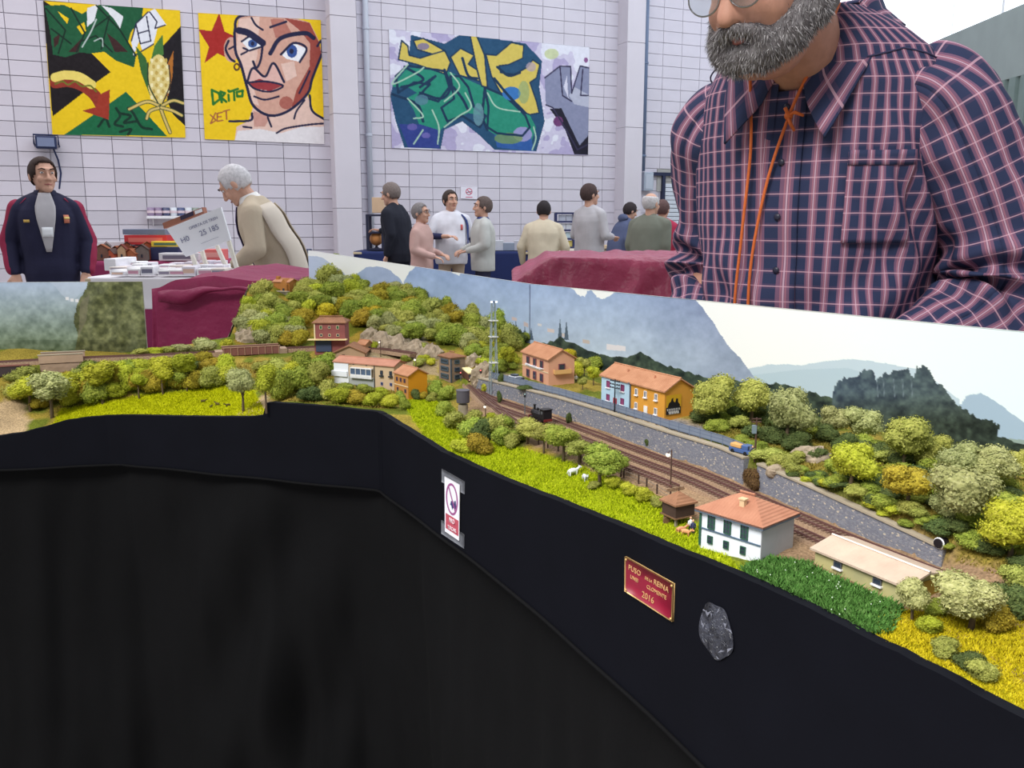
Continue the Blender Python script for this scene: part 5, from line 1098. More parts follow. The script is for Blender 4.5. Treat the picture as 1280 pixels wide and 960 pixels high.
# ================================================================ TREES, BUSHES, GRASS, CROPS
def leaf_mat(name, c1, c2, c3):
    m = bpy.data.materials.new(name); MATS[name] = m; m.use_nodes = True; nt = m.node_tree; b = nt.nodes['Principled BSDF']; L = nt.links
    b.inputs['Roughness'].default_value = .9; b.inputs['Specular IOR Level'].default_value = .08
    tc = nt.nodes.new('ShaderNodeTexCoord'); n = nt.nodes.new('ShaderNodeTexNoise'); n.inputs['Scale'].default_value = 7; n.inputs['Detail'].default_value = 8; n.inputs['Roughness'].default_value = .7
    oi = nt.nodes.new('ShaderNodeObjectInfo'); va = nt.nodes.new('ShaderNodeVectorMath'); va.operation = 'ADD'; L.new(tc.outputs['Object'], va.inputs[0]); L.new(oi.outputs['Random'], va.inputs[1]); L.new(va.outputs[0], n.inputs['Vector'])
    cr = nt.nodes.new('ShaderNodeValToRGB'); e = cr.color_ramp.elements; e[0].position = .3; e[0].color = list(lin(c1)) + [1]; e[1].position = .52; e[1].color = list(lin(c2)) + [1]; q = e.new(.72); q.color = list(lin(c3)) + [1]
    L.new(n.outputs['Fac'], cr.inputs[0]); hs = nt.nodes.new('ShaderNodeHueSaturation'); L.new(cr.outputs[0], hs.inputs['Color'])
    mr = nt.nodes.new('ShaderNodeMapRange'); mr.inputs[3].default_value = .82; mr.inputs[4].default_value = 1.2; L.new(oi.outputs['Random'], mr.inputs[0]); L.new(mr.outputs[0], hs.inputs['Value'])
    wn = nt.nodes.new('ShaderNodeTexWhiteNoise'); wn.noise_dimensions = '1D'; L.new(oi.outputs['Random'], wn.inputs['W']); m2 = nt.nodes.new('ShaderNodeMapRange'); m2.inputs[3].default_value = .488; m2.inputs[4].default_value = .512; L.new(wn.outputs['Value'], m2.inputs[0]); L.new(m2.outputs[0], hs.inputs['Hue'])
    L.new(hs.outputs[0], b.inputs['Base Color']); return m
LEAF = {'olive': leaf_mat('leaf_olive', (104, 112, 48), (160, 162, 80), (202, 198, 114)), 'green': leaf_mat('leaf_green', (92, 112, 44), (142, 154, 62), (184, 186, 90)), 'lime': leaf_mat('leaf_lime', (128, 136, 34), (172, 176, 54), (210, 208, 92)),
        'dark': leaf_mat('leaf_dark', (54, 70, 42), (86, 100, 56), (120, 128, 74)), 'ochre': leaf_mat('leaf_ochre', (116, 104, 40), (162, 144, 50), (200, 180, 64)), 'sage': leaf_mat('leaf_sage', (116, 124, 78), (164, 166, 108), (202, 202, 150)), 'yellow': leaf_mat('leaf_yellow', (170, 150, 36), (208, 188, 52), (230, 214, 96)), 'rust': leaf_mat('leaf_rust', (70, 52, 40), (104, 76, 54), (140, 112, 62))}
def crown_mesh(seed, blobs, leaves, lsz, shape=(1, 1, .85)):
    """foam-and-flock crown of about unit radius: lumpy core plus thousands of flakes"""
    r = np.random.default_rng(seed); m = MB(); C = []
    for i in range(blobs):
        a = r.uniform(0, 2 * math.pi); rad = r.uniform(.15, .55) if i else 0; z = r.uniform(-.35, .5) if i else 0
        C.append((rad * math.cos(a) * shape[0], rad * math.sin(a) * shape[1], z * shape[2], r.uniform(.36, .52) if i else .62))
    for x, y, z, rr in C:
        b = MB(); b.ell((0, 0, 0), (1, 1, 1), 12, 8)
        for v in b.v:
            d = Vector(v); k = rr * (.9 + .3 * mnoise.noise(d * 2.2 + Vector((x * 9, y * 9, seed)))); m.v.append((x + d.x * k * shape[0], y + d.y * k * shape[1], z + d.z * k * shape[2]))
        o = len(m.v) - len(b.v); m.f += [tuple(i + o for i in f) for f in b.f]
    C = np.array(C); ci = r.integers(0, blobs, leaves); d = r.normal(size=(leaves, 3)); d /= np.linalg.norm(d, axis=1)[:, None]
    P = C[ci, :3] + d * (C[ci, 3] * r.uniform(.9, 1.2, leaves))[:, None] * np.array(shape)
    u = np.cross(d, r.normal(size=(leaves, 3))); u /= np.linalg.norm(u, axis=1)[:, None]; w_ = np.cross(d, u) + d * r.uniform(-.8, .8, leaves)[:, None]; s_ = (lsz * r.uniform(.6, 1.3, leaves))[:, None]
    V = np.stack([P - u * s_ * .6, P + u * s_ * .6, P + w_ * s_ * 1.2], 1).reshape(-1, 3); o = len(m.v); m.v += V.tolist(); m.f += [(o + 3 * i, o + 3 * i + 1, o + 3 * i + 2) for i in range(leaves)]
    me = bpy.data.meshes.new('crown'); me.from_pydata(m.v, [], m.f); me.update(); return me
ROUND = [crown_mesh(s, 8, 4200, .06) for s in range(4)]; BUSH = [crown_mesh(20 + s, 7, 3400, .07, (1, 1, .7)) for s in range(4)]; COLM = [crown_mesh(40 + s, 9, 3200, .07, (.62, .62, 1.15)) for s in range(3)]; SPARSE = [crown_mesh(60 + s, 9, 1000, .1, (.8, .8, 1)) for s in range(2)]
CR = {}
def crown(kind, leaf, i):
    k = (kind, leaf, i)
    if k not in CR: me = {'r': ROUND, 'b': BUSH, 'c': COLM, 's': SPARSE}[kind][i].copy(); me.materials.clear(); me.materials.append(LEAF[leaf]); CR[k] = me
    return CR[k]
TRK = M('tree_bark', (104, 88, 70), .9, .15, 120)
tb = MB(); tb.tube([(0, 0, -.15), (.03, .01, .5), (0, 0, 1)], [.1, .075, .05], 7); tb.tube([(.02, 0, .55), (.22, .05, .95)], [.05, .025], 6); tb.tube([(.02, 0, .6), (-.18, .1, 1)], [.045, .022], 6); TRUNK = tb.mesh('trunk', TRK, True)
n_tree = [0]
LN = {'olive': 'olive green', 'green': 'mid green', 'lime': 'yellow green', 'dark': 'dark green', 'ochre': 'ochre', 'sage': 'grey green', 'yellow': 'bright yellow', 'rust': 'rust brown'}
ZN = {'bushes on the wooded hill': [(335, 385, 'by the chapel'), (330, 440, 'on the cliff edge'), (360, 440, 'on the hill flank left of the brick house'), (445, 372, 'on the hill crest above brick house'), (445, 440, 'just above the brick house roof'), (500, 385, 'on the crest right of the tallest tree'), (500, 440, 'above the rock cutting'), (560, 400, 'high on the hill below pale mountains'), (560, 440, 'above the signal box'), (999, 415, 'behind the lattice mast'), (999, 999, 'between signal box and lattice mast')],
      'shrubs on the right slope': [(930, 999, 'beside the ochre house end'), (990, 999, 'around the telegraph pole'), (1060, 999, 'by the pale rock outcrop'), (1120, 600, 'under the small twin trees'), (1120, 999, 'below the broad lime tree'), (1180, 999, 'around the bronze spreading tree'), (1230, 650, 'behind the largest pale tree'), (1230, 999, 'below the largest pale tree'), (1400, 999, 'at the right edge of the slope')],
      'village thicket': [(350, 999, 'below the plate girder bridge'), (385, 480, 'under the left end of brick house'), (385, 999, 'above the fascia step'), (420, 999, 'left of the white village house'), (455, 999, 'below the white village house'), (999, 999, 'below the tan village house')],
      'hedge below the left track': [(60, 999, 'by the sandy bank'), (120, 480, 'under the bridge pier'), (120, 999, 'left of the spreading lime tree'), (170, 999, 'right of the spreading lime tree'), (215, 999, 'in the middle of the meadow hedge'), (999, 999, 'near the plate girder bridge')],
      'bushes around the water tower': [(562, 999, 'right of the orange house'), (590, 540, 'at the water tower foot'), (999, 550, 'beside the low white lamp'), (999, 999, 'at the meadow edge')],
      'thicket below the long backdrop': [(930, 999, 'right of the ochre house below backdrop'), (1000, 999, 'behind the telegraph pole below backdrop'), (1060, 999, 'by the small twin trees below backdrop'), (1120, 999, 'left of the printed dark woods'), (1180, 999, 'below the printed dark woods'), (1400, 999, 'below backdrop near the right edge')],
      'garden greenery behind the road': [(690, 999, 'behind the pink station'), (722, 999, 'right of the pink station'), (750, 470, 'between station and terrace, further back'), (750, 999, 'on the lawn left of the blue house'), (800, 999, 'behind the blue house'), (900, 999, 'behind the ochre house')],
      'belt behind the station': [(690, 999, 'in the belt behind pink station'), (750, 999, 'in the belt between station and terrace'), (800, 999, 'in the belt behind blue house'), (900, 999, 'in the belt behind ochre house')],
      'groundcover behind the right wall': [(1040, 999, 'low behind the left part of right wall'), (1100, 999, 'low behind the middle of right wall'), (1145, 999, 'low behind the wall above the shed'), (1400, 999, 'low behind the wall end')],
      'scrub behind the left track': [(200, 999, 'behind the left track by backdrop end'), (240, 999, 'behind the left track before burgundy sheet'), (400, 999, 'behind the left track near girder bridge')],
      'hedge bushes before granary': [(770, 999, 'at the left end of granary hedge'), (800, 999, 'in the middle of granary hedge'), (900, 999, 'at the granary end of the hedge')],
      'right foreground shrubs': [(1190, 999, 'left of the wide pale tree'), (1235, 999, 'below the wide pale tree'), (1400, 999, 'at the right edge beside wide pale tree')]}
def label_for(label, group, leaf, px, py, hpx):
    sz = 'low ' if hpx < 19 else ('tall ' if hpx > 31 else '')
    for x, y, wd in ZN.get(group, []):
        if px <= x and py <= y: return sz + LN[leaf] + ' bush ' + wd + (' on the slope' if 'slope' in group and 'slope' not in wd else '')
    return LN[leaf] + ' ' + label.replace('dark ', '').replace('green ', '').replace('yellow ', '')
BN = {'bushes on the wooded hill': 'hill_bush', 'hedge below the left track': 'hedge_bush', 'hedge bushes before granary': 'hedge_bush', 'shrubs on the right slope': 'slope_shrub', 'right foreground shrubs': 'slope_shrub', 'groundcover behind the right wall': 'groundcover_clump', 'ivy on the wall': 'ivy_patch', 'thicket below the long backdrop': 'thicket_bush', 'scrub behind the left track': 'scrub_bush'}
def tree(px, py, wpx, hpx, kind, leaf, label, trunk=.3, group=None, name=None, P=None):
    """px,py = foot of the tree; wpx,hpx = size in the photo"""
    p = GP(px, py) if P is None else P; D = np.linalg.norm(p - CAM); W_ = wpx / F * D * (1.3 if kind == 'c' else 1.12); H_ = hpx / F * D * 1.08; i = n_tree[0]; n_tree[0] += 1
    if group: label = label_for(label, group, leaf, px, py, hpx)
    t = thing(name or ('model_tree' if trunk else BN.get(group, 'model_bush')), label, 'tree' if trunk else 'bush', p, random.uniform(0, 6.28), group)
    L_ = {'r': ROUND, 'b': BUSH, 'c': COLM, 's': SPARSE}[kind]; hs = {'r': .95, 'b': .78, 'c': 1.25, 's': 1.1}[kind]; ws = {'r': .98, 'b': .98, 'c': .7, 's': .85}[kind]
    c = link(bpy.data.objects.new('crown', crown(kind, leaf, i % len(L_))), t); ch = H_ * (1 - trunk)
    c.scale = (W_ / 2 / ws, W_ / 2 / ws, ch / 2 / hs); c.location = (0, 0, H_ * trunk + ch * (.5 if trunk else .36)); c.rotation_euler = (0, 0, random.uniform(0, 6.28))
    if trunk: k = link(bpy.data.objects.new('trunk', TRUNK), t); th = H_ * trunk + ch * .4; k.scale = (W_ * .45, W_ * .45, th)
    return t
T = tree
# orchard row above the front meadow, left to right
T(659, 556, 40, 30, 'r', 'olive', 'leftmost round orchard tree below the locomotive', .28); T(680, 568, 36, 36, 'r', 'olive', 'second orchard tree from the left below the tracks', .3); T(704, 578, 50, 46, 'r', 'green', 'large rounded orchard tree in the middle of the row', .3)
T(724, 584, 40, 36, 'r', 'olive', 'orchard tree directly behind the white cow', .3); T(750, 609, 54, 50, 'r', 'green', 'largest orchard tree with leaning trunk right of the cows', .28); T(776, 596, 24, 24, 'r', 'green', 'small orchard tree at the right end of the row', .3)
for (x, y, w_, h_, l) in ((766, 612, 24, 22, 'lime'), (788, 620, 26, 20, 'lime'), (806, 628, 28, 22, 'lime'), (822, 634, 20, 18, 'olive'), (742, 612, 18, 12, 'olive')): T(x, y, w_, h_, 'b', l, 'low yellow green bush in the hedge between orchard and granary', 0, 'hedge bushes before granary')
# bushes around the water tower
for k, (x, y, w_, h_, kd, l) in enumerate(((556, 500, 26, 22, 'b', 'green'), (545, 493, 24, 20, 'b', 'green'), (556, 520, 28, 24, 'b', 'green'), (566, 536, 34, 28, 'b', 'olive'), (586, 548, 40, 32, 'b', 'green'), (603, 552, 36, 34, 'b', 'dark'), (622, 545, 36, 34, 'b', 'olive'), (600, 568, 40, 32, 'b', 'ochre'), (628, 556, 34, 30, 'b', 'green'), (592, 530, 30, 20, 'b', 'olive'), (578, 566, 28, 24, 'b', 'lime'), (640, 560, 26, 22, 'b', 'olive'), (632, 540, 30, 26, 'b', 'green'), (612, 532, 24, 18, 'b', 'lime'), (648, 552, 28, 22, 'b', 'green'))): T(x, y, w_, h_, kd, l, 'clumped bush on the bank around the water tower', 0, 'bushes around the water tower')
# left meadow trees
T(65, 523, 40, 50, 'c', 'sage', 'pale feathery tree by the sandy bank at left', .25); T(38, 515, 34, 42, 'c', 'lime', 'yellow green feathery tree nearest the left edge', .25); T(88, 508, 22, 36, 'c', 'lime', 'slim yellow tree right of the pale feathery tree', .25)
T(129, 505, 34, 48, 'c', 'lime', 'spreading lime tree standing before the hedge on the meadow', .3); T(174, 499, 20, 32, 'c', 'lime', 'small lime sapling in the middle of the hedge', .35); T(204, 494, 26, 40, 'c', 'lime', 'upright lime tree at the meadow edge, third from plate girder bridge', .3); T(234, 490, 26, 44, 'c', 'lime', 'tall lime tree right of the hedge middle', .3)
T(304, 516, 36, 52, 'r', 'sage', 'grey green round tree with bare trunk at the meadow corner', .3); T(333, 512, 26, 52, 'c', 'lime', 'narrow yellow green tree beside the step in the fascia', .3)
for k, (x, y, w_, h_, l) in enumerate(((100, 500, 32, 30, 'ochre'), (150, 490, 22, 34, 'ochre'), (112, 490, 30, 28, 'ochre'), (186, 490, 28, 30, 'ochre'), (220, 487, 26, 26, 'ochre'), (248, 486, 28, 26, 'ochre'), (266, 483, 34, 32, 'olive'), (160, 478, 40, 24, 'dark'), (200, 474, 40, 22, 'dark'), (110, 474, 36, 22, 'dark'), (240, 470, 40, 26, 'dark'), (275, 470, 30, 26, 'ochre'), (140, 470, 34, 18, 'green'), (180, 466, 34, 16, 'green'), (225, 463, 34, 16, 'dark'), (70, 490, 30, 26, 'olive'), (20, 500, 36, 26, 'olive'), (30, 480, 40, 20, 'olive'), (50, 512, 22, 18, 'ochre'))): T(x, y, w_, h_, 'b', l, 'hedge bush on the embankment below the left track', 0, 'hedge below the left track')
for k, (x, y, w_, h_, l, kd) in enumerate(((230, 442, 30, 14, 'sage', 'b'), (258, 440, 34, 20, 'sage', 'b'), (283, 440, 14, 18, 'lime', 'c'), (195, 444, 24, 12, 'lime', 'b'), (213, 443, 22, 12, 'olive', 'b'), (175, 446, 24, 12, 'olive', 'b'))): T(x, y, w_, h_, kd, l, 'pale scrub behind the left track before burgundy cloth', 0, 'scrub behind the left track')
# thicket below the plate girder bridge and village
for k, (x, y, w_, h_, kd, l) in enumerate(((352, 500, 34, 44, 'b', 'green'), (372, 490, 40, 40, 'b', 'green'), (395, 485, 36, 40, 'b', 'olive'), (350, 470, 34, 26, 'b', 'olive'), (378, 462, 36, 26, 'b', 'green'), (404, 470, 34, 34, 'b', 'green'), (340, 485, 26, 40, 'c', 'lime'), (362, 482, 30, 34, 'b', 'lime'), (408, 500, 32, 28, 'b', 'olive'), (388, 502, 30, 24, 'b', 'dark'), (425, 505, 36, 26, 'b', 'lime'), (446, 506, 32, 22, 'b', 'ochre'), (410, 455, 26, 16, 'b', 'green'), (330, 466, 26, 18, 'b', 'olive'), (466, 508, 30, 22, 'b', 'lime'), (486, 510, 30, 20, 'b', 'lime'), (456, 492, 26, 14, 'b', 'green'), (432, 488, 26, 12, 'b', 'green'), (478, 494, 22, 12, 'b', 'lime'), (500, 505, 18, 20, 'b', 'green'), (506, 512, 16, 18, 'b', 'green'), (436, 500, 24, 16, 'b', 'green'))): T(x, y, w_, h_, kd, l, 'dense bush in the thicket between the bridge and the village row', 0, 'village thicket')
for k, (x, y, w_, h_, l) in enumerate(((520, 500, 16, 16, 'dark'), (528, 500, 14, 12, 'ochre'), (540, 502, 16, 14, 'olive'))): T(x, y, w_, h_, 'b', l, 'small shrub against the orange house', 0, 'shrubs at orange house')
# wooded hill
def scatter(region, n, dmin, wr, label, group, leaves, avoid=(), seed=3, hr=(.75, 1.0), by=0):
    r = random.Random(seed); pts = []; xs_ = [p[0] for p in region]; ys_ = [p[1] for p in region]; tries = 0
    while len(pts) < n and tries < 9000:
        tries += 1; x = r.uniform(min(xs_), max(xs_)); y = r.uniform(min(ys_), max(ys_))
        if not inside(region, np.array([x]), np.array([y]))[0]: continue
        if any(a <= x <= c and b <= y <= d for a, b, c, d in avoid): continue
        if any((x - a) ** 2 + ((y - b) * 1.5) ** 2 < dmin ** 2 for a, b in pts): continue
        pts.append((x, y))
    for x, y in pts:
        P = GP(x, y)
        if P[1] > 3: continue
        if np.min(np.hypot(track_pts[:, 0] - P[0], track_pts[:, 1] - P[1])) < .016: continue
        w_ = r.uniform(*wr); T(x, y, w_, w_ * r.uniform(*hr), 'b', r.choice(leaves), label, 0, group, P=P)
hillreg = [(303, 420), (318, 375), (335, 372), (380, 368), (400, 352), (430, 352), (480, 354), (540, 372), (600, 402), (645, 425), (640, 438), (590, 438), (545, 432), (500, 426), (470, 420), (440, 398), (385, 398), (370, 432), (330, 434)]
scatter(hillreg, 190, 11.5, (22, 36), 'rounded bush among the trees covering the wooded hill', 'bushes on the wooded hill', ['olive', 'olive', 'green', 'green', 'lime', 'sage', 'olive', 'green', 'ochre', 'olive'], avoid=((326, 340, 376, 392), (384, 392, 440, 440)), seed=5)
T(424, 352, 26, 34, 'r', 'green', 'tallest tree on the crest of the wooded hill', .2); T(408, 398, 32, 22, 'b', 'yellow', 'bright yellow bush directly above the brick house', 0); T(467, 402, 28, 26, 'b', 'yellow', 'bright yellow bush right of the brick house on hill', 0); T(375, 432, 26, 24, 'b', 'ochre', 'ochre bush left of the brick house', 0); T(345, 385, 22, 16, 'b', 'yellow', 'yellow gorse bush below the chapel wall', 0); T(323, 412, 22, 14, 'b', 'yellow', 'yellow gorse bush at the cliff edge', 0)
for k, (x, y) in enumerate(((500, 436), (515, 440), (530, 440), (470, 436), (488, 432))): T(x, y, 16, 14, 'b', ['green', 'dark', 'olive', 'lime', 'green'][k], 'low shrub clinging to the rock cutting', 0, 'cutting shrubs')
T(634, 462, 24, 32, 'r', 'lime', 'round yellow tree between the mast and pink station', .12); T(596, 478, 16, 14, 'b', 'lime', 'low bush between railcar and mast', 0); T(608, 490, 16, 12, 'b', 'lime', 'low bush at foot of the lattice mast', 0)
# between the houses behind the wall
for k, (x, y, w_, h_, kd, l) in enumerate(((718, 470, 24, 24, 'b', 'lime'), (712, 452, 22, 20, 'b', 'yellow'), (730, 470, 20, 24, 'r', 'olive'), (742, 482, 18, 24, 'r', 'lime'), (728, 488, 14, 16, 'r', 'olive'), (745, 462, 28, 20, 'b', 'green'), (690, 436, 26, 16, 'b', 'green'), (735, 446, 26, 16, 'b', 'green'), (765, 460, 26, 18, 'b', 'green'), (660, 428, 24, 16, 'b', 'green'), (645, 432, 22, 22, 'b', 'olive'), (790, 466, 26, 16, 'b', 'dark'), (820, 472, 26, 18, 'b', 'dark'), (846, 480, 24, 16, 'b', 'dark'), (868, 505, 18, 16, 'b', 'yellow'))): T(x, y, w_, h_, kd, l, 'garden tree or bush around the pink station and terrace', .25 if kd == 'r' else 0, 'garden greenery behind the road')
# right-hand slope, main trees
for (x, y, w_, h_, l, lab, tr) in ((888, 530, 56, 58, 'olive', 'round olive tree just right of the ochre house', .12), (938, 532, 52, 54, 'olive', 'olive tree above the pickup, second right of ochre house', .12), (984, 556, 58, 72, 'sage', 'tall pale tree behind the telegraph pole', .1), (1045, 550, 40, 42, 'sage', 'small round pale tree beside the ochre patch', .12), (1078, 556, 42, 44, 'sage', 'small round pale tree right of its twin near dark woods', .12), (1128, 588, 56, 62, 'olive', 'olive tree below the dark printed woods', .1), (1062, 618, 58, 58, 'lime', 'broad lime tree above the stone wall', .12), (1134, 640, 62, 56, 'ochre', 'bronze spreading tree above the yellow shed', .2), (1192, 610, 52, 50, 'sage', 'pale tree behind the large right tree', .1), (1236, 620, 58, 52, 'sage', 'pale broad tree near the right edge', .1), (1205, 668, 78, 80, 'sage', 'largest pale tree on the right slope', .12), (1180, 662, 40, 44, 'sage', 'small pale tree left of the largest tree', .12),
                           (1262, 700, 64, 70, 'lime', 'lime tree cut by the right edge', .12), (1140, 778, 42, 50, 'sage', 'pale shrub like tree at the shed gable', .14), (1213, 790, 78, 66, 'sage', 'wide pale tree in the right foreground', .12), (1268, 600, 40, 36, 'olive', 'olive tree at the right end below the backdrop', .1), (1160, 588, 40, 40, 'olive', 'olive tree left of the pale trees under the backdrop', .1)): T(x, y, w_, h_, 'r', l, lab, tr)
T(941, 612, 26, 34, 'b', 'rust', 'rust brown ivy bush between the two stone walls', 0)
scatter([(865, 528), (900, 515), (960, 540), (1010, 545), (1100, 575), (1180, 585), (1280, 612), (1280, 720), (1230, 700), (1190, 690), (1130, 655), (1040, 615), (985, 590), (950, 572), (900, 552)], 62, 19, (26, 42), 'low dark shrub between the trees on the right slope', 'shrubs on the right slope', ['dark', 'green', 'green', 'dark', 'olive'], seed=11, hr=(.45, .65))
scatter([(985, 600), (1060, 632), (1130, 665), (1190, 690), (1190, 680), (1130, 645), (1060, 612), (1000, 590)], 26, 10, (18, 28), 'green groundcover clump behind the right stone wall', 'groundcover behind the right wall', ['green', 'green', 'dark', 'lime'], seed=13, hr=(.35, .5))
for k, (x, y, w_, h_, l) in enumerate(((1180, 822, 36, 22, 'olive'), (1230, 850, 40, 26, 'olive'), (1245, 790, 40, 40, 'ochre'), (1262, 770, 44, 44, 'dark'), (1275, 745, 44, 40, 'olive'), (1160, 790, 34, 24, 'lime'), (1212, 838, 40, 24, 'dark'), (1240, 765, 46, 36, 'dark'), (1172, 770, 30, 24, 'green'))): T(x, y, w_, h_, 'b', l, 'low shrub on the yellow field around wide pale tree', 0, 'right foreground shrubs')
for k, (x, y, w_, h_) in enumerate(((626, 482, 10, 18), (660, 488, 30, 6), (711, 530, 8, 18), (810, 560, 9, 14), (625, 505, 8, 20))): T(x, y, w_, h_, 'b', 'dark', 'ivy patch growing on the road retaining wall', 0, 'ivy on the wall')
# ---------------------------------------------------------------- grass and crops (uncountable)
def blades(name, label, region, n, hgt, wid, mat, seed, cat, back=None, zoff=0, parent=None):
    r = np.random.default_rng(seed); xs_ = np.array(region)[:, 0]; ys_ = np.array(region)[:, 1]
    lo = np.min([GP(x, y)[:2] for x, y in region], 0); hi = np.max([GP(x, y)[:2] for x, y in region], 0)
    X = r.uniform(lo[0] - .02, hi[0] + .02, n * 6); Y = r.uniform(lo[1] - .02, hi[1] + .02, n * 6); k = inside(polyg, X, Y); X, Y = X[k], Y[k]; Zg = ground(X, Y); q = proj(np.column_stack([X, Y, Zg])); k = inside(region, q[:, 0], q[:, 1])
    X, Y, Zg = X[k][:n], Y[k][:n], Zg[k][:n]; dd, ss = wl_sd(X, Y); n = len(X)
    a = r.uniform(0, 6.28, n); h_ = hgt * r.uniform(.5, 1.2, n); w_ = wid * r.uniform(.6, 1.3, n); P = np.column_stack([X, Y, Zg - .0004 + zoff]); u = np.column_stack([np.cos(a), np.sin(a), a * 0]) * w_[:, None]; ln = np.column_stack([r.normal(0, .5, n), r.normal(0, .5, n), np.ones(n)]) * h_[:, None]
    V = np.stack([P - u, P + u, P + ln], 1).reshape(-1, 3); me = bpy.data.meshes.new(name); me.from_pydata(V.tolist(), [], np.arange(3 * n).reshape(-1, 3).tolist()); me.materials.append(mat); me.update()
    o = link(bpy.data.objects.new(name, me)); return tag(o, label, cat, kind='stuff')
GR1 = leaf_mat('grass_bright', (160, 162, 12), (194, 194, 18), (216, 212, 50)); GR2 = leaf_mat('grass_field', (124, 136, 16), (164, 172, 22), (196, 194, 50)); GR3 = leaf_mat('grass_gold', (150, 144, 20), (188, 178, 30), (212, 202, 56)); CROP = leaf_mat('crop_green', (62, 104, 46), (92, 140, 66), (142, 182, 108)); DRY = leaf_mat('dry_scrub', (120, 104, 50), (156, 138, 66), (112, 118, 50))
for m_ in (GR1, GR2, GR3, CROP, DRY): [n for n in m_.node_tree.nodes if n.type == 'TEX_NOISE'][0].inputs['Scale'].default_value = 160
blades('meadow_grass', 'bright yellow green static grass on left meadow', mead, 16000, .0035, .0009, GR1, 1, 'grass'); blades('field_grass', 'yellow green static grass along the front of the tracks', grassy, 26000, .0032, .0008, GR2, 2, 'grass')
blades('golden_grass', 'golden static grass in the right foreground corner', right_f, 16000, .003, .0007, GR3, 3, 'grass')
blades('slope_scrub', 'dry tan and green scrub on the right slope', [(870, 530), (1000, 545), (1280, 600), (1280, 730), (1190, 700), (1050, 640), (960, 590)], 16000, .003, .0009, DRY, 4, 'scrub')
blades('bank_scrub', 'short scrub on banks around village and left track', [(60, 520), (60, 470), (280, 455), (420, 445), (540, 480), (480, 512), (345, 500), (300, 480), (120, 500)], 14000, .003, .001, DRY, 5, 'scrub')
crop_reg = [(926, 714), (955, 698), (1012, 706), (1030, 718), (1128, 762), (1112, 792), (1088, 797)]
blades('crop_field', 'dense dark green leafy crop between the shed and fascia', crop_reg, 11000, .0052, .0014, CROP, 6, 'crop')
fl = [GP(random.uniform(940, 1110), random.uniform(712, 780)) for _ in range(40)]; fb = MB()
for p_ in fl:
    q = proj(p_)
    if inside(crop_reg, q[0:1], q[1:2])[0]: fb.ell((p_[0], p_[1], p_[2] + .005), (.0005,) * 3, 5, 4)
tag(fb.build('crop_flowers', M('petal_pale', (214, 226, 206), .7), None), 'scattered pale blossoms among the dark green crop', 'flowers', kind='stuff')

for k, (x, y, rx, hh_) in enumerate(((478, 433, .026, .034), (497, 436, .028, .03), (518, 441, .028, .028), (538, 446, .026, .026), (462, 424, .02, .026), (592, 456, .016, .024), (604, 470, .02, .026), (312, 424, .03, .03))):
    boulder(x, y, rx, hh_, ('grey rock face of the cutting behind the small outhouse', 'grey rock face of the cutting with the lamp post', 'grey rock face behind the orange house roof', 'grey rock face just left of the signal box', 'grey rock knoll right of the brick house', 'shaded rock face behind the railcar', 'shaded rock face behind the lattice mast', 'pale rock bluff above the plate girder bridge')[k])
for k, x in enumerate(range(880, 1270, 22)):
    y = np.interp(x, [880, 1000, 1100, 1270], [510, 538, 572, 610]) + (k % 3) * 4
    T(x, y, 34, 26, 'b', ['dark', 'green', 'dark', 'dark'][k % 4], 'dark thicket bush at the foot of the long backdrop', 0, 'thicket below the long backdrop')

scatter([(60, 500), (90, 478), (180, 466), (280, 460), (290, 478), (240, 486), (160, 494), (90, 512)], 40, 12, (26, 38), 'hedge bush', 'hedge below the left track', ['lime', 'ochre', 'green', 'olive', 'lime'], seed=21, hr=(.7, .9))

scatter([(640, 436), (690, 436), (760, 450), (862, 482), (866, 470), (780, 444), (700, 428), (650, 424)], 34, 9, (20, 30), 'dark green bush in the belt behind the pink station and terrace', 'belt behind the station', ['dark', 'green', 'green', 'dark', 'olive'], avoid=((648, 425, 716, 485), (748, 455, 864, 530)), seed=31, hr=(.6, .8))
scatter([(580, 445), (600, 436), (646, 440), (640, 462), (628, 470), (612, 466)], 16, 9, (18, 26), 'bush on the slope between lattice mast and pink station', 'bushes beside the mast', ['green', 'lime', 'olive', 'green'], seed=33, hr=(.6, .85))
scatter([(470, 442), (545, 450), (545, 470), (535, 462), (500, 452)], 8, 10, (14, 20), 'small shrub behind the village row', 'shrubs behind the village', ['green', 'olive', 'lime'], seed=35, hr=(.6, .8))
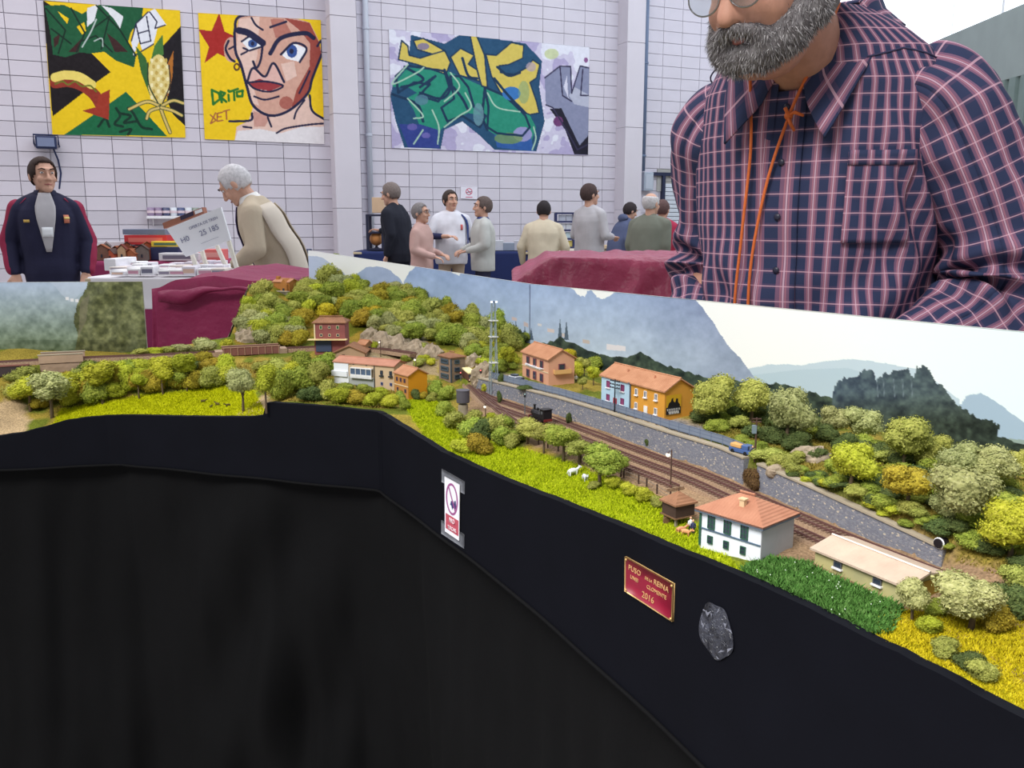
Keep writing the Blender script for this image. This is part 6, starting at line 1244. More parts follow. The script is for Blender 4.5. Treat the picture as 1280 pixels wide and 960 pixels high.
# ================================================================ PEOPLE
def skinmat(): return M('skin', (206, 160, 138), .6, .05, 30)
def Rz(a): return np.array([[math.cos(a), -math.sin(a), 0], [math.sin(a), math.cos(a), 0], [0, 0, 1]])
def Rx(a): return np.array([[1, 0, 0], [0, math.cos(a), -math.sin(a)], [0, math.sin(a), math.cos(a)]])
class Figure:
    """a standing figure, 1.75 tall before scaling, facing -Y; lean bends the upper body forward at the hip"""
    RING = [(.80, .165, .125), (.90, .178, .135), (1.02, .168, .128), (1.16, .178, .132), (1.30, .186, .132), (1.38, .168, .112), (1.435, .118, .088), (1.485, .07, .065)]
    def __init__(s, k=1, lean=0, girth=1, yaw=0, pitch=0, belly=0, sh=1):
        s.k = k; s.a = lean; s.g = girth; s.yaw = yaw; s.pitch = pitch; s.belly = belly; s.sh = sh
    def U(s, p):
        p = np.array(p, float); h = np.array([0, 0, .93])
        if p[2] > .93: w_ = min(1, (p[2] - .93) / .25); p = h + Rx(s.a * w_) @ (p - h)
        return p * s.k
    def Hd(s, p):                                      # head space: pivot at neck
        n = np.array([0, 0, 1.52]); p = n + np.array([0, 0, -.035]) + Rz(s.yaw) @ Rx(s.pitch) @ (np.array(p, float) - n) * 1.13; return s.U(p)
    def ring(s, z):
        R = Figure.RING; zs = [r[0] for r in R]; rx = np.interp(z, zs, [r[1] for r in R]) * s.g * (s.sh if z > 1.2 else 1); ry = np.interp(z, zs, [r[2] for r in R]) * s.g
        b = s.belly * math.exp(-((z - 1.05) / .13) ** 2); return rx, ry, b
    def tp(s, az, z, off=0):                           # torso point; az 0 = front, + = figure's left
        rx, ry, b = s.ring(z); rx += off; ry += off; sx, cy = math.sin(az), math.cos(az)
        e = .85; x = math.copysign(abs(sx) ** e, sx) * rx; y = -math.copysign(abs(cy) ** e, cy) * ry
        if y < 0: y *= 1 + b / ry
        return s.U((x, y, z))
    def torso(s, mb, z0, z1, off=0, n=24):
        mb.rings([[s.tp(2 * math.pi * i / n, z, off) for i in range(n)] for z in np.linspace(z0, z1, 14)])
    def patch(s, name, f0, f1, z0, z1, off, mat, parent, nz=12, na=8, th=.004):
        PT = np.array([[s.tp(f0(t) + (f1(t) - f0(t)) * u, z0 + (z1 - z0) * t, off) for u in np.linspace(0, 1, na)] for t in np.linspace(0, 1, nz)])
        o = grid_mesh(name, PT, None, mat, parent); m = o.modifiers.new('t', 'SOLIDIFY'); m.thickness = th * s.k; m.offset = 0; return o
def fold(amp, fr, seed=0):
    def f(co, nr):
        x, y, z = co.T.astype(float); k = (vnoise(x * fr + seed % 97 + y * fr * .6, z * fr * .8 + y * fr * .5, 3) - .5) * 1.6 + (vnoise(x * fr * 2.3 - y * fr, z * fr * 1.6 + y * fr * 1.5 + seed % 31, 5) - .5) * .9; return co + nr * (k * amp)[:, None]
    return f
def hand(mb, w_, d, k, curl=.5, side=1, r=.0085):
    """palm, four unequal curled fingers and a thumb; w_ wrist point, d direction of the forearm"""
    d = np.array(d, float); d /= np.linalg.norm(d); up = np.array([0, 0, 1.0]) if abs(d[2]) < .8 else np.array([0, -1.0, 0]); lat = np.cross(d, up); lat /= np.linalg.norm(lat); nrm = np.cross(lat, d)
    for j in range(4):
        f = (-1.5 + j) * .019; a = w_ + d * .02 * k + lat * f * .7 * k; b = w_ + d * .088 * k + lat * f * k; mb.caps(a, .015 * k, b, .0125 * k, 8)
        L = [.062, .074, .07, .055][j] * k; t1 = d * math.cos(curl * .6) - nrm * math.sin(curl * .6); t2 = d * math.cos(curl * 1.6) - nrm * math.sin(curl * 1.6)
        m = b + t1 * L * .55; mb.caps(b, r * 1.05 * k, m, r * k, 8); mb.caps(m, r * k, m + t2 * L * .5, r * .85 * k, 8)
    b0 = w_ + d * .03 * k + lat * side * .03 * k; b1 = b0 + (d * .7 + lat * side * .7) * .035 * k; b2 = b1 + (d * .95 + lat * side * .1 - nrm * .3) * .032 * k; mb.caps(b0, .013 * k, b1, .0105 * k, 8); mb.caps(b1, .0105 * k, b2, .009 * k, 8)
def head_solid(mb, s, nose=1):
    k = s.k; R = Matrix((Rz(s.yaw) @ Rx(s.pitch + s.a)).tolist()) if True else None
    def e(c, r): mb.ell(s.Hd(c), [v * k * 1.1 for v in r], 18, 12, R)
    e((0, .012, 1.652), (.077, .096, .098)); e((0, -.028, 1.598), (.060, .062, .078)); e((0, -.060, 1.552), (.034, .032, .030)); e((0, -.072, 1.672), (.052, .02, .016))
    for sx in (-1, 1): e((sx * .079, .012, 1.628), (.010, .019, .032)); e((sx * .036, -.062, 1.612), (.024, .022, .024))
    mb.caps(s.Hd((0, -.086, 1.655)), .009 * k, s.Hd((0, -.108, 1.612)), .0145 * k, 8)
    for sx in (-1, 1): mb.caps(s.Hd((sx * .010, -.098, 1.610)), .009 * k, s.Hd((sx * .016, -.088, 1.608)), .008 * k, 6)
    mb.caps(s.Hd((0, -.083, 1.573)), .010 * k, s.Hd((0, -.080, 1.580)), .012 * k, 8)
    mb.caps(s.Hd((0, .012, 1.60)), .055 * k, s.U((0, .012, 1.45)), .062 * k, 14)
def hair_cap(s, mat, parent, vol=1.0, top=1.0, front=-.045, low=1.60, recede=0, name='hair', bald=False):
    C = np.array((0, .016, 1.655)); r = (.086 * vol, .105 * vol, .106 * top * vol); v = []; f = []; N, Mm = 28, 18
    for i in range(Mm + 1):
        th = math.pi * i / Mm
        for k in range(N):
            ph = 2 * math.pi * k / N; d = np.array([math.sin(th) * math.cos(ph), math.sin(th) * math.sin(ph), math.cos(th)]); n_ = 1 + .035 * mnoise.noise(Vector(d * 5)); v.append(C + d * r * n_)
    def keep(p):
        if bald and p[2] > 1.70: return False
        if p[2] < low - .02: return False
        if p[1] < front: return p[2] > 1.715 + recede + abs(p[0]) * .25
        if p[1] < .0: return p[2] > 1.64 - (p[1] - front) * .5
        return p[2] > low - .05 * max(0, p[1] / .1)
    for i in range(Mm):
        for k in range(N):
            q = (i * N + k, i * N + (k + 1) % N, (i + 1) * N + (k + 1) % N, (i + 1) * N + k)
            if keep(np.mean([v[j] for j in q], 0)): f.append(q)
    me = bpy.data.meshes.new(name); me.from_pydata([tuple(s.Hd(p)) for p in v], [], f); bm = bmesh.new(); bm.from_mesh(me); bmesh.ops.delete(bm, geom=[x for x in bm.verts if not x.link_faces], context='VERTS'); bmesh.ops.remove_doubles(bm, verts=bm.verts[:], dist=1e-5); bmesh.ops.recalc_face_normals(bm, faces=bm.faces[:]); bm.to_mesh(me); bm.free()
    me.materials.append(mat); me.polygons.foreach_set('use_smooth', [True] * len(me.polygons)); o = link(bpy.data.objects.new(name, me), parent); m = o.modifiers.new('t', 'SOLIDIFY'); m.thickness = .014 * s.k; m.offset = -.6; return o
def face_bits(s, parent, lips=(170, 104, 98), glasses=False, brow=(60, 46, 40)):
    k = s.k; e = MB()
    for sx in (-1, 1): MB().ell(s.Hd((sx * .031, -.0755, 1.652)), (.012 * k, .009 * k, .0085 * k), 10, 8).build('eye', M('eye_white', (226, 222, 220), .3), parent, True); MB().ell(s.Hd((sx * .031, -.0815, 1.652)), (.0055 * k, .004 * k, .0055 * k), 8, 6).build('pupil', M('pupil', (42, 32, 28), .3), parent, True)
    for sx in (-1, 1): MB().tube([s.Hd((sx * .014, -.094, 1.672)), s.Hd((sx * .034, -.092, 1.679)), s.Hd((sx * .054, -.078, 1.672))], [.004 * k, .0048 * k, .002 * k], 6).build('eyebrow', M('brow_%d' % brow[0], brow, .8), parent, True)
    MB().tube([s.Hd((-.024, -.083, 1.577)), s.Hd((0, -.0935, 1.579)), s.Hd((.024, -.083, 1.577))], [.002 * k, .0055 * k, .002 * k], 8).build('mouth', M('lips', lips, .5), parent, True)
    if glasses:
        g = MB()
        for sx in (-1, 1): g.tube([s.Hd((sx * .033 + .023 * math.cos(a), -.098, 1.650 + .018 * math.sin(a))) for a in np.linspace(0, 2 * math.pi, 17)], .0018 * k, 6, False); g.tube([s.Hd((sx * .056, -.097, 1.654)), s.Hd((sx * .076, -.05, 1.654)), s.Hd((sx * .082, .02, 1.648))], .0016 * k, 6)
        g.tube([s.Hd((-.01, -.099, 1.652)), s.Hd((.01, -.099, 1.652))], .0018 * k, 6); g.build('glasses', M('glasses_frame', (52, 48, 56), .4), parent, True)
ARM_HANG = {1: ((.235, .02, 1.13), (.235, -.06, .89)), -1: ((-.235, .02, 1.13), (-.235, -.06, .89))}
def person(label, px, ytop, Y, rz, jacket, trousers=(60, 62, 74), hair=(60, 48, 42), lean=0, girth=1, arms=None, yaw=0, pitch=0, bald=False, glasses=False, sleeve=None, short=None, belly=0, skin=None, extras=None, hem=.80, voxel=.011):
    p = PY(px, ytop, Y); s = Figure(1, lean, girth, yaw, pitch, belly); zt = s.Hd((0, .01, 1.752))[2]; s.k = k = p[2] / zt
    off = Rz(rz) @ np.array([s.Hd((0, 0, 1.7))[0], s.Hd((0, 0, 1.7))[1], 0]); t = thing('person', label, 'person', (p[0] - off[0], p[1] - off[1], 0), rz)
    A = dict(ARM_HANG); A.update(arms or {}); SK = skinmat() if skin is None else M('skin_%d' % skin[0], skin, .6, .05, 30); JM = M('cloth_%d_%d_%d' % jacket, jacket, .85, .06, 7, .15, 60); TM = M('cloth_%d_%d_%d' % trousers, trousers, .85, .06, 7, .15, 60)
    b = MB(); head_solid(b, s); s.torso(b, .84, 1.46, -.02); j = MB(); s.torso(j, hem, 1.47, .012)
    [j.caps(s.U((sd * .03, .012, 1.455)), .058 * k, s.U((sd * .15 * girth, 0, 1.385)), .062 * k * girth) for sd in (1, -1)]
    sl = {1: MB(), -1: MB()} if sleeve else None; ov_ = {1: np.array([.024, .014, .006]), -1: np.array([-.024, .014, .006])}; sm_ = {1: MB(), -1: MB()} if short else None
    for sd in (1, -1):
        S_ = s.U((sd * .165 * girth, 0, 1.372)); E = s.U(A[sd][0]); W_ = s.U(A[sd][1]); d = W_ - E
        b.caps(S_, .045 * k, E, .038 * k); b.caps(E, .036 * k, W_, .026 * k); hand(b, W_, d, k, .7, -sd)
        tgt = j
        if sleeve: o_ = ov_[sd] * k; sl[sd].caps(S_ + o_, .062 * k * girth, E + o_, .053 * k * girth); sl[sd].caps(E + o_, .053 * k * girth, W_ - d * .08 + o_, .041 * k)
        if short:
            mid = S_ + (E - S_) * .85; j.caps(S_, .066 * k * girth, mid, .062 * k); sm_[sd].caps(S_ + (E - S_) * .5, .050 * k, E, .048 * k); sm_[sd].caps(E, .047 * k, E + d * .62, .040 * k)
        else: tgt.caps(S_, .066 * k * girth, E, .056 * k * girth); tgt.caps(E, .056 * k * girth, W_ - d * .06, .043 * k)
        hp, kn, an = np.array([sd * .09, 0, .88]) * k, np.array([sd * .10, -.015, .48]) * k, np.array([sd * .10, .01, .09]) * k
        b.caps(hp, .07 * k, kn, .048 * k); b.caps(kn, .046 * k, an, .034 * k); b.caps(an + [0, .03 * k, -.045 * k], .03 * k, an + [0, -.13 * k, -.06 * k], .024 * k)
    remesh(b, 'body', SK, voxel * .72, t, 2)
    remesh(j, 'jacket', JM, voxel, t, 5, fold(.010 * k, 7, px))
    if sleeve:
        SM2 = M('cloth_%d_%d_%d' % sleeve, sleeve, .85, .06, 7, .15, 60)
        for sd in (1, -1): remesh(sl[sd], 'sleeve', SM2, voxel, t, 4, fold(.010 * k, 8, px))
    if short:
        for sd in (1, -1): remesh(sm_[sd], 'undersleeve', M('cloth_%d_%d_%d' % short, short, .85, .06, 7, .15, 60), voxel, t, 3)
    q = MB(); q.ell((0, 0, .90 * k), (.172 * k * girth, .125 * k * girth, .11 * k), 18, 10)
    for sd in (1, -1): q.caps((sd * .09 * k, 0, .86 * k), .092 * k, (sd * .10 * k, -.012 * k, .48 * k), .068 * k); q.caps((sd * .10 * k, -.012 * k, .48 * k), .068 * k, (sd * .10 * k, .01 * k, .09 * k), .06 * k)
    remesh(q, 'trousers', TM, voxel * 1.2, t, 4, fold(.008, 7, 3))
    for sd in (1, -1): sh = MB(); sh.ell((sd * .10 * k, -.05 * k, .045 * k), (.05 * k, .135 * k, .045 * k), 14, 9); sh.build('shoe', M('shoe_dark', (44, 38, 36), .5), t, True)
    if hair: hair_cap(s, M('hair_%d_%d' % hair[:2], hair, .85, .18, 60, .6, 160), t, vol=.95 if hair[0] > 180 else .985, bald=bald, recede=.012 if hair[0] > 180 else 0)
    face_bits(s, t, glasses=glasses)
    if extras: extras(s, t)
    return t
def collar(s, t, mat, z=1.455, name='collar', spread=.35, h=.05):
    PT = []
    for u in np.linspace(0, 1, 30):
        az = spread + (2 * math.pi - 2 * spread) * u; c, sn = math.cos(az), math.sin(az); PT.append([s.U((sn * r_, -c * r_ * .95 + .004, zz)) for r_, zz in ((.068, z + h), (.082, z + h * .5), (.10, z - .005))])
    o = grid_mesh(name, np.array(PT), None, mat, t); m = o.modifiers.new('t', 'SOLIDIFY'); m.thickness = .006; m.offset = 0; return o
# ---- man in navy tracksuit jacket at the far left
def ex(s, t):
    GT = M('tee_grey', (176, 172, 176), .85, .04, 20); NV = M('cloth_36_36_62')
    s.patch('t_shirt', lambda u: -.06 - .34 * u, lambda u: .06 + .34 * u, 1.06, 1.49, .016, GT, t, 14, 8); s.patch('t_shirt_print', lambda u: -.12, lambda u: .14, 1.17, 1.24, .02, M('print_white', (236, 238, 242), .7), t, 4, 5)
    collar(s, t, NV, 1.455, 'jacket_collar', .55, .055)
    s.patch('crest', lambda u: .52, lambda u: .74, 1.27, 1.33, .022, M('crest_red', (196, 120, 96), .7), t, 4, 4); s.patch('crest_band', lambda u: .52, lambda u: .74, 1.30, 1.315, .025, M('crest_yellow', (226, 196, 120), .7), t, 3, 4); s.patch('maker_mark', lambda u: -.72, lambda u: -.48, 1.275, 1.295, .022, M('mark_gold', (206, 170, 90), .7), t, 3, 4)
    for sd in (-1, 1): s.patch('shoulder_panel', lambda u: sd * (1.25 - .1 * u), lambda u: sd * (2.0 - .1 * u), 1.36, 1.452, .03, M('cloth_150_44_74'), t, 6, 6, .006)
person('man in navy tracksuit jacket with maroon sleeves and grey t-shirt', 52, 197, 6.6, .42, (36, 36, 62), (38, 38, 60), (58, 44, 40), girth=1.03, sleeve=(150, 44, 74), arms={1: ((.25, .0, 1.13), (.23, -.10, .90)), -1: ((-.26, .03, 1.13), (-.24, -.06, .90))}, yaw=.35, extras=ex, voxel=.009)
# ---- stooping grey haired man in beige jacket
def ex(s, t):
    WC = M('collar_white', (236, 232, 228), .8); collar(s, t, WC, 1.45, 'shirt_collar', .4, .06)
    s.patch('shirt_front', lambda u: -.10 - .12 * u, lambda u: .10 + .12 * u, 1.0, 1.47, .018, M('shirt_purple', (92, 78, 128), .8), t)
    for sd in (-1, 1): s.patch('vest_panel', lambda u: sd * 1.9, lambda u: sd * 2.8, .88, 1.40, .03, M('vest_pale', (206, 194, 180), .85), t, 12, 6, .006)
person('stooping white haired man in beige jacket reading at the stall', 284, 212, 6.2, -1.45, (188, 172, 150), (70, 84, 122), (206, 202, 204), lean=.42, girth=1.16, arms={1: ((.26, -.08, 1.14), (.20, -.30, 1.05)), -1: ((-.26, -.08, 1.14), (-.2, -.30, 1.05))}, yaw=-.1, pitch=.32, extras=ex, belly=.04, voxel=.009)
# ---- group by the middle stalls
def ex(s, t): s.patch('shoulder_badge', lambda u: -1.45, lambda u: -1.1, 1.28, 1.36, .06, M('badge_white', (226, 226, 206), .7), t, 4, 4)
person('man in black sweater with pale shoulder badge facing left', 486, 229, 10.6, -1.9, (30, 32, 44), (40, 44, 62), (120, 108, 104), lean=.14, girth=1.14, extras=ex, pitch=.1, arms={-1: ((-.26, -.10, 1.15), (-.2, -.32, 1.22))})
def ex(s, t): collar(s, t, M('cloth_196_160_152'), 1.45, 'blouse_collar', .5, .035)
person('grey haired woman with glasses in pink blouse', 526, 254, 9.8, 1.2, (196, 160, 152), (150, 128, 126), (126, 120, 120), girth=.98, glasses=True, extras=ex, arms={1: ((.22, 0, 1.14), (.12, -.24, 1.08)), -1: ((-.22, 0, 1.14), (-.12, -.24, 1.06))})
def ex(s, t):
    s.patch('shirt_motif', lambda u: .34, lambda u: .5, 1.24, 1.31, .02, M('motif_red', (196, 96, 96), .7), t, 4, 4); s.patch('bag_strap', lambda u: .95 - .2 * u, lambda u: 1.2 - .2 * u, .95, 1.44, .03, M('strap_navy', (52, 66, 120), .8), t, 14, 3, .006)
person('stout man in white short sleeved shirt over navy sleeves with shoulder bag', 563, 238, 10.9, .3, (222, 220, 228), (176, 156, 136), (66, 56, 52), girth=1.14, belly=.06, short=(48, 50, 84), yaw=.25, extras=ex, arms={1: ((.29, .02, 1.14), (.26, -.14, .98)), -1: ((-.30, -.04, 1.16), (-.10, -.28, 1.16))})
def ex(s, t): collar(s, t, M('strap_navy'), 1.45, 'jersey_collar', .3, .04)
person('man in pale grey fleece facing the stout man', 603, 246, 10.2, -1.35, (186, 186, 182), (44, 44, 66), (96, 82, 78), girth=1.12, extras=ex, arms={1: ((.26, -.02, 1.13), (.16, -.24, 1.06)), -1: ((-.26, -.02, 1.13), (-.16, -.24, 1.06))})
person('man in cream jacket seen from behind', 680, 252, 10.4, 3.05, (206, 192, 168), (60, 60, 70), (46, 40, 42), girth=1.16, lean=.12, pitch=.15, arms={1: ((.30, 0, 1.13), (.28, -.10, .90)), -1: ((-.30, 0, 1.13), (-.28, -.10, .90))}, hem=.74)
person('tall man in light grey coat seen from behind', 738, 230, 10.8, 2.35, (184, 180, 184), (66, 66, 80), (72, 56, 54), girth=1.08, arms={1: ((.25, 0, 1.12), (.2, -.25, 1.12)), -1: ((-.25, 0, 1.12), (-.16, -.26, 1.1))}, hem=.70, yaw=-.3)
def ex(s, t): h_ = MB(); h_.ell(s.U((0, .09, 1.47)), (.12 * s.k, .07 * s.k, .07 * s.k), 14, 10); remesh(h_, 'hood', M('cloth_84_92_122'), .012, t, 3)
person('person in hooded slate blue jacket bending over the far stall', 790, 254, 12.6, 2.0, (84, 92, 122), (56, 58, 70), (52, 44, 46), lean=.35, girth=1.1, extras=ex)
person('balding man in olive jacket seen from behind', 815, 241, 9.6, 2.5, (116, 118, 106), (66, 64, 66), (196, 190, 190), girth=1.2, lean=.1, bald=True, yaw=-.2)
person('person in crimson jacket beyond the olive jacket', 829, 250, 10.9, 2.6, (172, 50, 78), (50, 50, 66), (96, 72, 70), girth=1.08, lean=.06)

# ================================================================ THE BEARDED MAN
def plaid_mat():
    m = bpy.data.materials.new('plaid_shirt'); MATS['plaid_shirt'] = m; m.use_nodes = True; nt = m.node_tree; L = nt.links; b = nt.nodes['Principled BSDF']; b.inputs['Roughness'].default_value = .85; b.inputs['Specular IOR Level'].default_value = .15
    uv = nt.nodes.new('ShaderNodeUVMap'); uv.uv_map = 'weave'; sp = nt.nodes.new('ShaderNodeSeparateXYZ'); L.new(uv.outputs[0], sp.inputs[0])
    def mth(op, a, b_=None):
        n = nt.nodes.new('ShaderNodeMath'); n.operation = op
        for i, v in enumerate((a, b_)):
            if v is None: continue
            if isinstance(v, (int, float)): n.inputs[i].default_value = v
            else: L.new(v, n.inputs[i])
        return n.outputs[0]
    def mix(f, a, c):
        n = nt.nodes.new('ShaderNodeMix'); n.data_type = 'RGBA'; L.new(f, n.inputs[0])
        if isinstance(a, tuple): n.inputs[6].default_value = a
        else: L.new(a, n.inputs[6])
        n.inputs[7].default_value = c; return n.outputs[2]
    def C(r): return (*lin(r), 1)
    P_ = .0245
    def fr(o): return mth('ABSOLUTE', mth('SUBTRACT', mth('FRACT', mth('DIVIDE', o, P_)), .5))
    fu, fv = fr(sp.outputs[0]), fr(sp.outputs[1])
    bu = mth('MULTIPLY', mth('LESS_THAN', fu, .25), .8); bv = mth('MULTIPLY', mth('LESS_THAN', fv, .16), .12)
    col = mix(bu, C((50, 57, 86)), C((128, 92, 116))); col = mix(bv, col, C((150, 100, 126)))
    l1 = mth('MULTIPLY', mth('LESS_THAN', mth('ABSOLUTE', mth('SUBTRACT', fu, .09)), .035), .45); col = mix(l1, col, C((190, 124, 136)))
    l2 = mth('MULTIPLY', mth('LESS_THAN', fu, .03), .7); col = mix(l2, col, C((214, 180, 196))); l3 = mth('MULTIPLY', mth('LESS_THAN', fv, .035), .6); col = mix(l3, col, C((216, 172, 186)))
    L.new(col, b.inputs['Base Color']); return m
PLAID = plaid_mat()
def uv_grid(name, PT, UV, mat, parent, thick=0):
    o = grid_mesh(name, PT, None, mat, parent); me = o.data; lay = me.uv_layers.new(name='weave'); li = np.empty(len(me.loops), 'i'); me.loops.foreach_get('vertex_index', li); lay.data.foreach_set('uv', UV.reshape(-1, 2)[li].astype('f').ravel())
    if thick: m = o.modifiers.new('t', 'SOLIDIFY'); m.thickness = thick; m.offset = 0
    return o
MO, MR = np.array([.54, 1.57, 0]), -.70
man = thing('person', 'bearded man with glasses in plaid shirt leaning behind the backdrop', 'person', MO, MR)
# torso shape: ring half-width, half-depth, centre y, z
TR = [(.86, .16, .14, .03), (.96, .17, .155, .02), (1.06, .178, .165, .01), (1.18, .184, .160, 0), (1.30, .190, .150, -.01), (1.40, .195, .138, -.02), (1.48, .19, .118, -.03), (1.53, .165, .098, -.04), (1.565, .125, .085, -.05), (1.59, .085, .074, -.06), (1.605, .068, .066, -.068)]
TZ = [r[0] for r in TR]
def mt(az, z, off=0, folds=True):
    rx = np.interp(z, TZ, [r[1] for r in TR]) + off; ry = np.interp(z, TZ, [r[2] for r in TR]) + off; cy = np.interp(z, TZ, [r[3] for r in TR]); sn, cs = math.sin(az), math.cos(az); e = .82
    x = math.copysign(abs(sn) ** e, sn) * rx; y = cy - math.copysign(abs(cs) ** e, cs) * ry
    if folds:
        f = .012 * mnoise.noise(Vector((az * 2.2, z * 5, 1.5))) + .006 * math.sin(az * 9 + 8 * z) * max(0, min(1, (1.42 - z) / .25)) * (.5 + mnoise.noise(Vector((az * 2, z * 3, 7)))) + .018 * mnoise.noise(Vector((az * 3 + z * 6, z * 9, 4))) * max(0, min(1, (1.3 - z) / .2))
        f += .009 * math.exp(-((az - .75 - (1.45 - z) * .4) / .07) ** 2) * max(0, min(1, (1.45 - z) / .1)) * max(0, min(1, (z - 1.2) / .05))
        f += .010 * math.sin(az * 15 + z * 55) * math.exp(-((az - 1.05) / .45) ** 2) * math.exp(-((z - 1.28) / .13) ** 2) + .009 * math.sin(az * 7 - z * 42) * math.exp(-((z - 1.1) / .09) ** 2)
        x += sn * f; y -= cs * f
    return np.array((x, y, z))
def torso_grid(a0, a1, z0, z1, na, nz, off, folds=True, slant=0):
    zs = np.linspace(z0, z1, nz); PT = np.empty((nz, na, 3)); UV = np.empty((nz, na, 2))
    for i, z in enumerate(zs):
        for j, u in enumerate(np.linspace(0, 1, na)):
            az = a0 + (a1 - a0) * u + slant * (z - z0); PT[i, j] = mt(az, z, off, folds)
        d = np.concatenate([[0], np.cumsum(np.linalg.norm(np.diff(PT[i], axis=0), axis=1))]); c_ = np.interp(.5 * (a0 + a1) if a0 < 0 < a1 else a0, [a0, a1], [0, d[-1]])
        UV[i, :, 0] = (a0 + (a1 - a0) * np.linspace(0, 1, na)) * .185; UV[i, :, 1] = z
    return PT, UV
PT, UV = torso_grid(.05, 2 * math.pi - .05, .86, 1.595, 170, 80, .012); uv_grid('shirt', PT, UV, PLAID, man, .002)
PT, UV = torso_grid(-.10, .10, .86, 1.47, 8, 60, .0165); UV[..., 0] += .006; uv_grid('placket', PT, UV, PLAID, man, .003)
PT, UV = torso_grid(.42, .98, 1.235, 1.372, 16, 20, .0185); UV[..., 0] += .004; UV[..., 1] += .006; uv_grid('chest_pocket', PT, UV, PLAID, man, .003)
PT, UV = torso_grid(.42, .98, 1.352, 1.374, 16, 4, .0205); uv_grid('pocket_hem', PT, UV, PLAID, man, .003)
for z in (1.445, 1.36, 1.275, 1.19, 1.105, 1.02):
    p = mt(.0, z, .021); o = MB().lathe((0, 0, -.0012), [(.0052, 0), (.0056, .0012), (.004, .0024)], 14).build('button', M('button_navy', (40, 40, 60), .35, spec=.5), man, True); o.location = p; o.rotation_euler = (math.pi / 2, 0, 0)
# yoke seam over the shoulders
for sd in (1, -1): MB().tube([mt(sd * a, 1.525 - .03 * abs(a - 1.0), .014) for a in np.linspace(.55, 1.5, 14)], .0014, 6).build('yoke_seam', M('seam_navy', (60, 58, 88), .8), man)
# sleeves
def sleeve_geo(ctrl, rad, sd, name):
    c = np.array(smooth_pts(ctrl, 40)); L = np.concatenate([[0], np.cumsum(np.linalg.norm(np.diff(c, axis=0), axis=1))]); r = np.interp(L / L[-1], np.linspace(0, 1, len(rad)), rad); el = L[40 * 2] ; n = len(c); m = 56; PT = np.empty((n, m, 3)); UV = np.empty((n, m, 2)); up = np.array([0, -1.0, .2])
    for i in range(n):
        t = c[min(i + 1, n - 1)] - c[max(i - 1, 0)]; t /= np.linalg.norm(t); a = up - t * np.dot(up, t); a /= np.linalg.norm(a); up = a; b = np.cross(t, a)
        for j in range(m):
            th = 2 * math.pi * j / (m - 1); d = a * math.cos(th) + b * math.sin(th); le = L[i] - el
            cr = .024 * math.sin(le * 85 + 1.8 * math.sin(th * 2 + 1)) * math.exp(-(le / .07) ** 2) * (.55 + .45 * math.cos(th - (.6 if sd > 0 else -.6)))
            fo = .016 * mnoise.noise(Vector((th * 1.3 if th < math.pi else (2 * math.pi - th) * 1.3, L[i] * 11 + sd * 3, 2.1))) + .006 * mnoise.noise(Vector((math.cos(th) * 2, L[i] * 26, math.sin(th) * 2 + sd)))
            PT[i, j] = c[i] + d * (r[i] + cr + fo); UV[i, j] = (th * .062, L[i])
    return uv_grid(name, PT, UV, PLAID, man, .002)
LA = [(.130, -.03, 1.475), (.205, -.02, 1.42), (.285, .03, 1.17), (.20, -.09, 1.06), (.10, -.16, 1.03)]
RA = [(-.130, -.03, 1.475), (-.195, -.02, 1.41), (-.225, .03, 1.18), (-.20, -.07, 1.06), (-.14, -.15, 1.03)]
sleeve_geo(LA, [.07, .084, .084, .082, .080, .076, .070, .058, .046], 1, 'sleeve'); sleeve_geo(RA, [.07, .080, .076, .070, .068, .066, .060, .054, .046], -1, 'sleeve')
for A_ in (LA, RA):
    d = np.array(A_[-1]) - np.array(A_[-2]); d /= np.linalg.norm(d); c_ = np.array(A_[-1]); MB().tube([c_ - d * .02, c_ + d * .03], [.05, .047], 24).build('cuff', M('cuff_plum', (110, 84, 112), .85, .2, 60), man, True)
# collar wings
def wing(sd):
    n, m = 26, 9; PT = np.empty((n, m, 3)); UV = np.empty((n, m, 2))
    for i, u in enumerate(np.linspace(0, 1, n)):
        az = sd * (math.pi - (math.pi - .20) * u); tip = max(0, (u - .62) / .38) ** 1.3
        for j, v in enumerate(np.linspace(0, 1, m)):
            zin = 1.625 - .05 * u ** 2 - .085 * tip; drop = (.045 + .055 * tip) * v; rr = .074 + .045 * v + .020 * tip * v; flare = .35 * tip * v
            a2 = az + sd * flare; PT[i, j] = (math.sin(a2) * rr * 1.12, -.062 - math.cos(a2) * rr * (1.02 + .25 * tip), zin + .012 * math.sin(min(1, v * 3) * math.pi) - drop); UV[i, j] = (v * .07, u * .2)
    return uv_grid('collar', PT, UV, PLAID, man, .004)
wing(1); wing(-1)
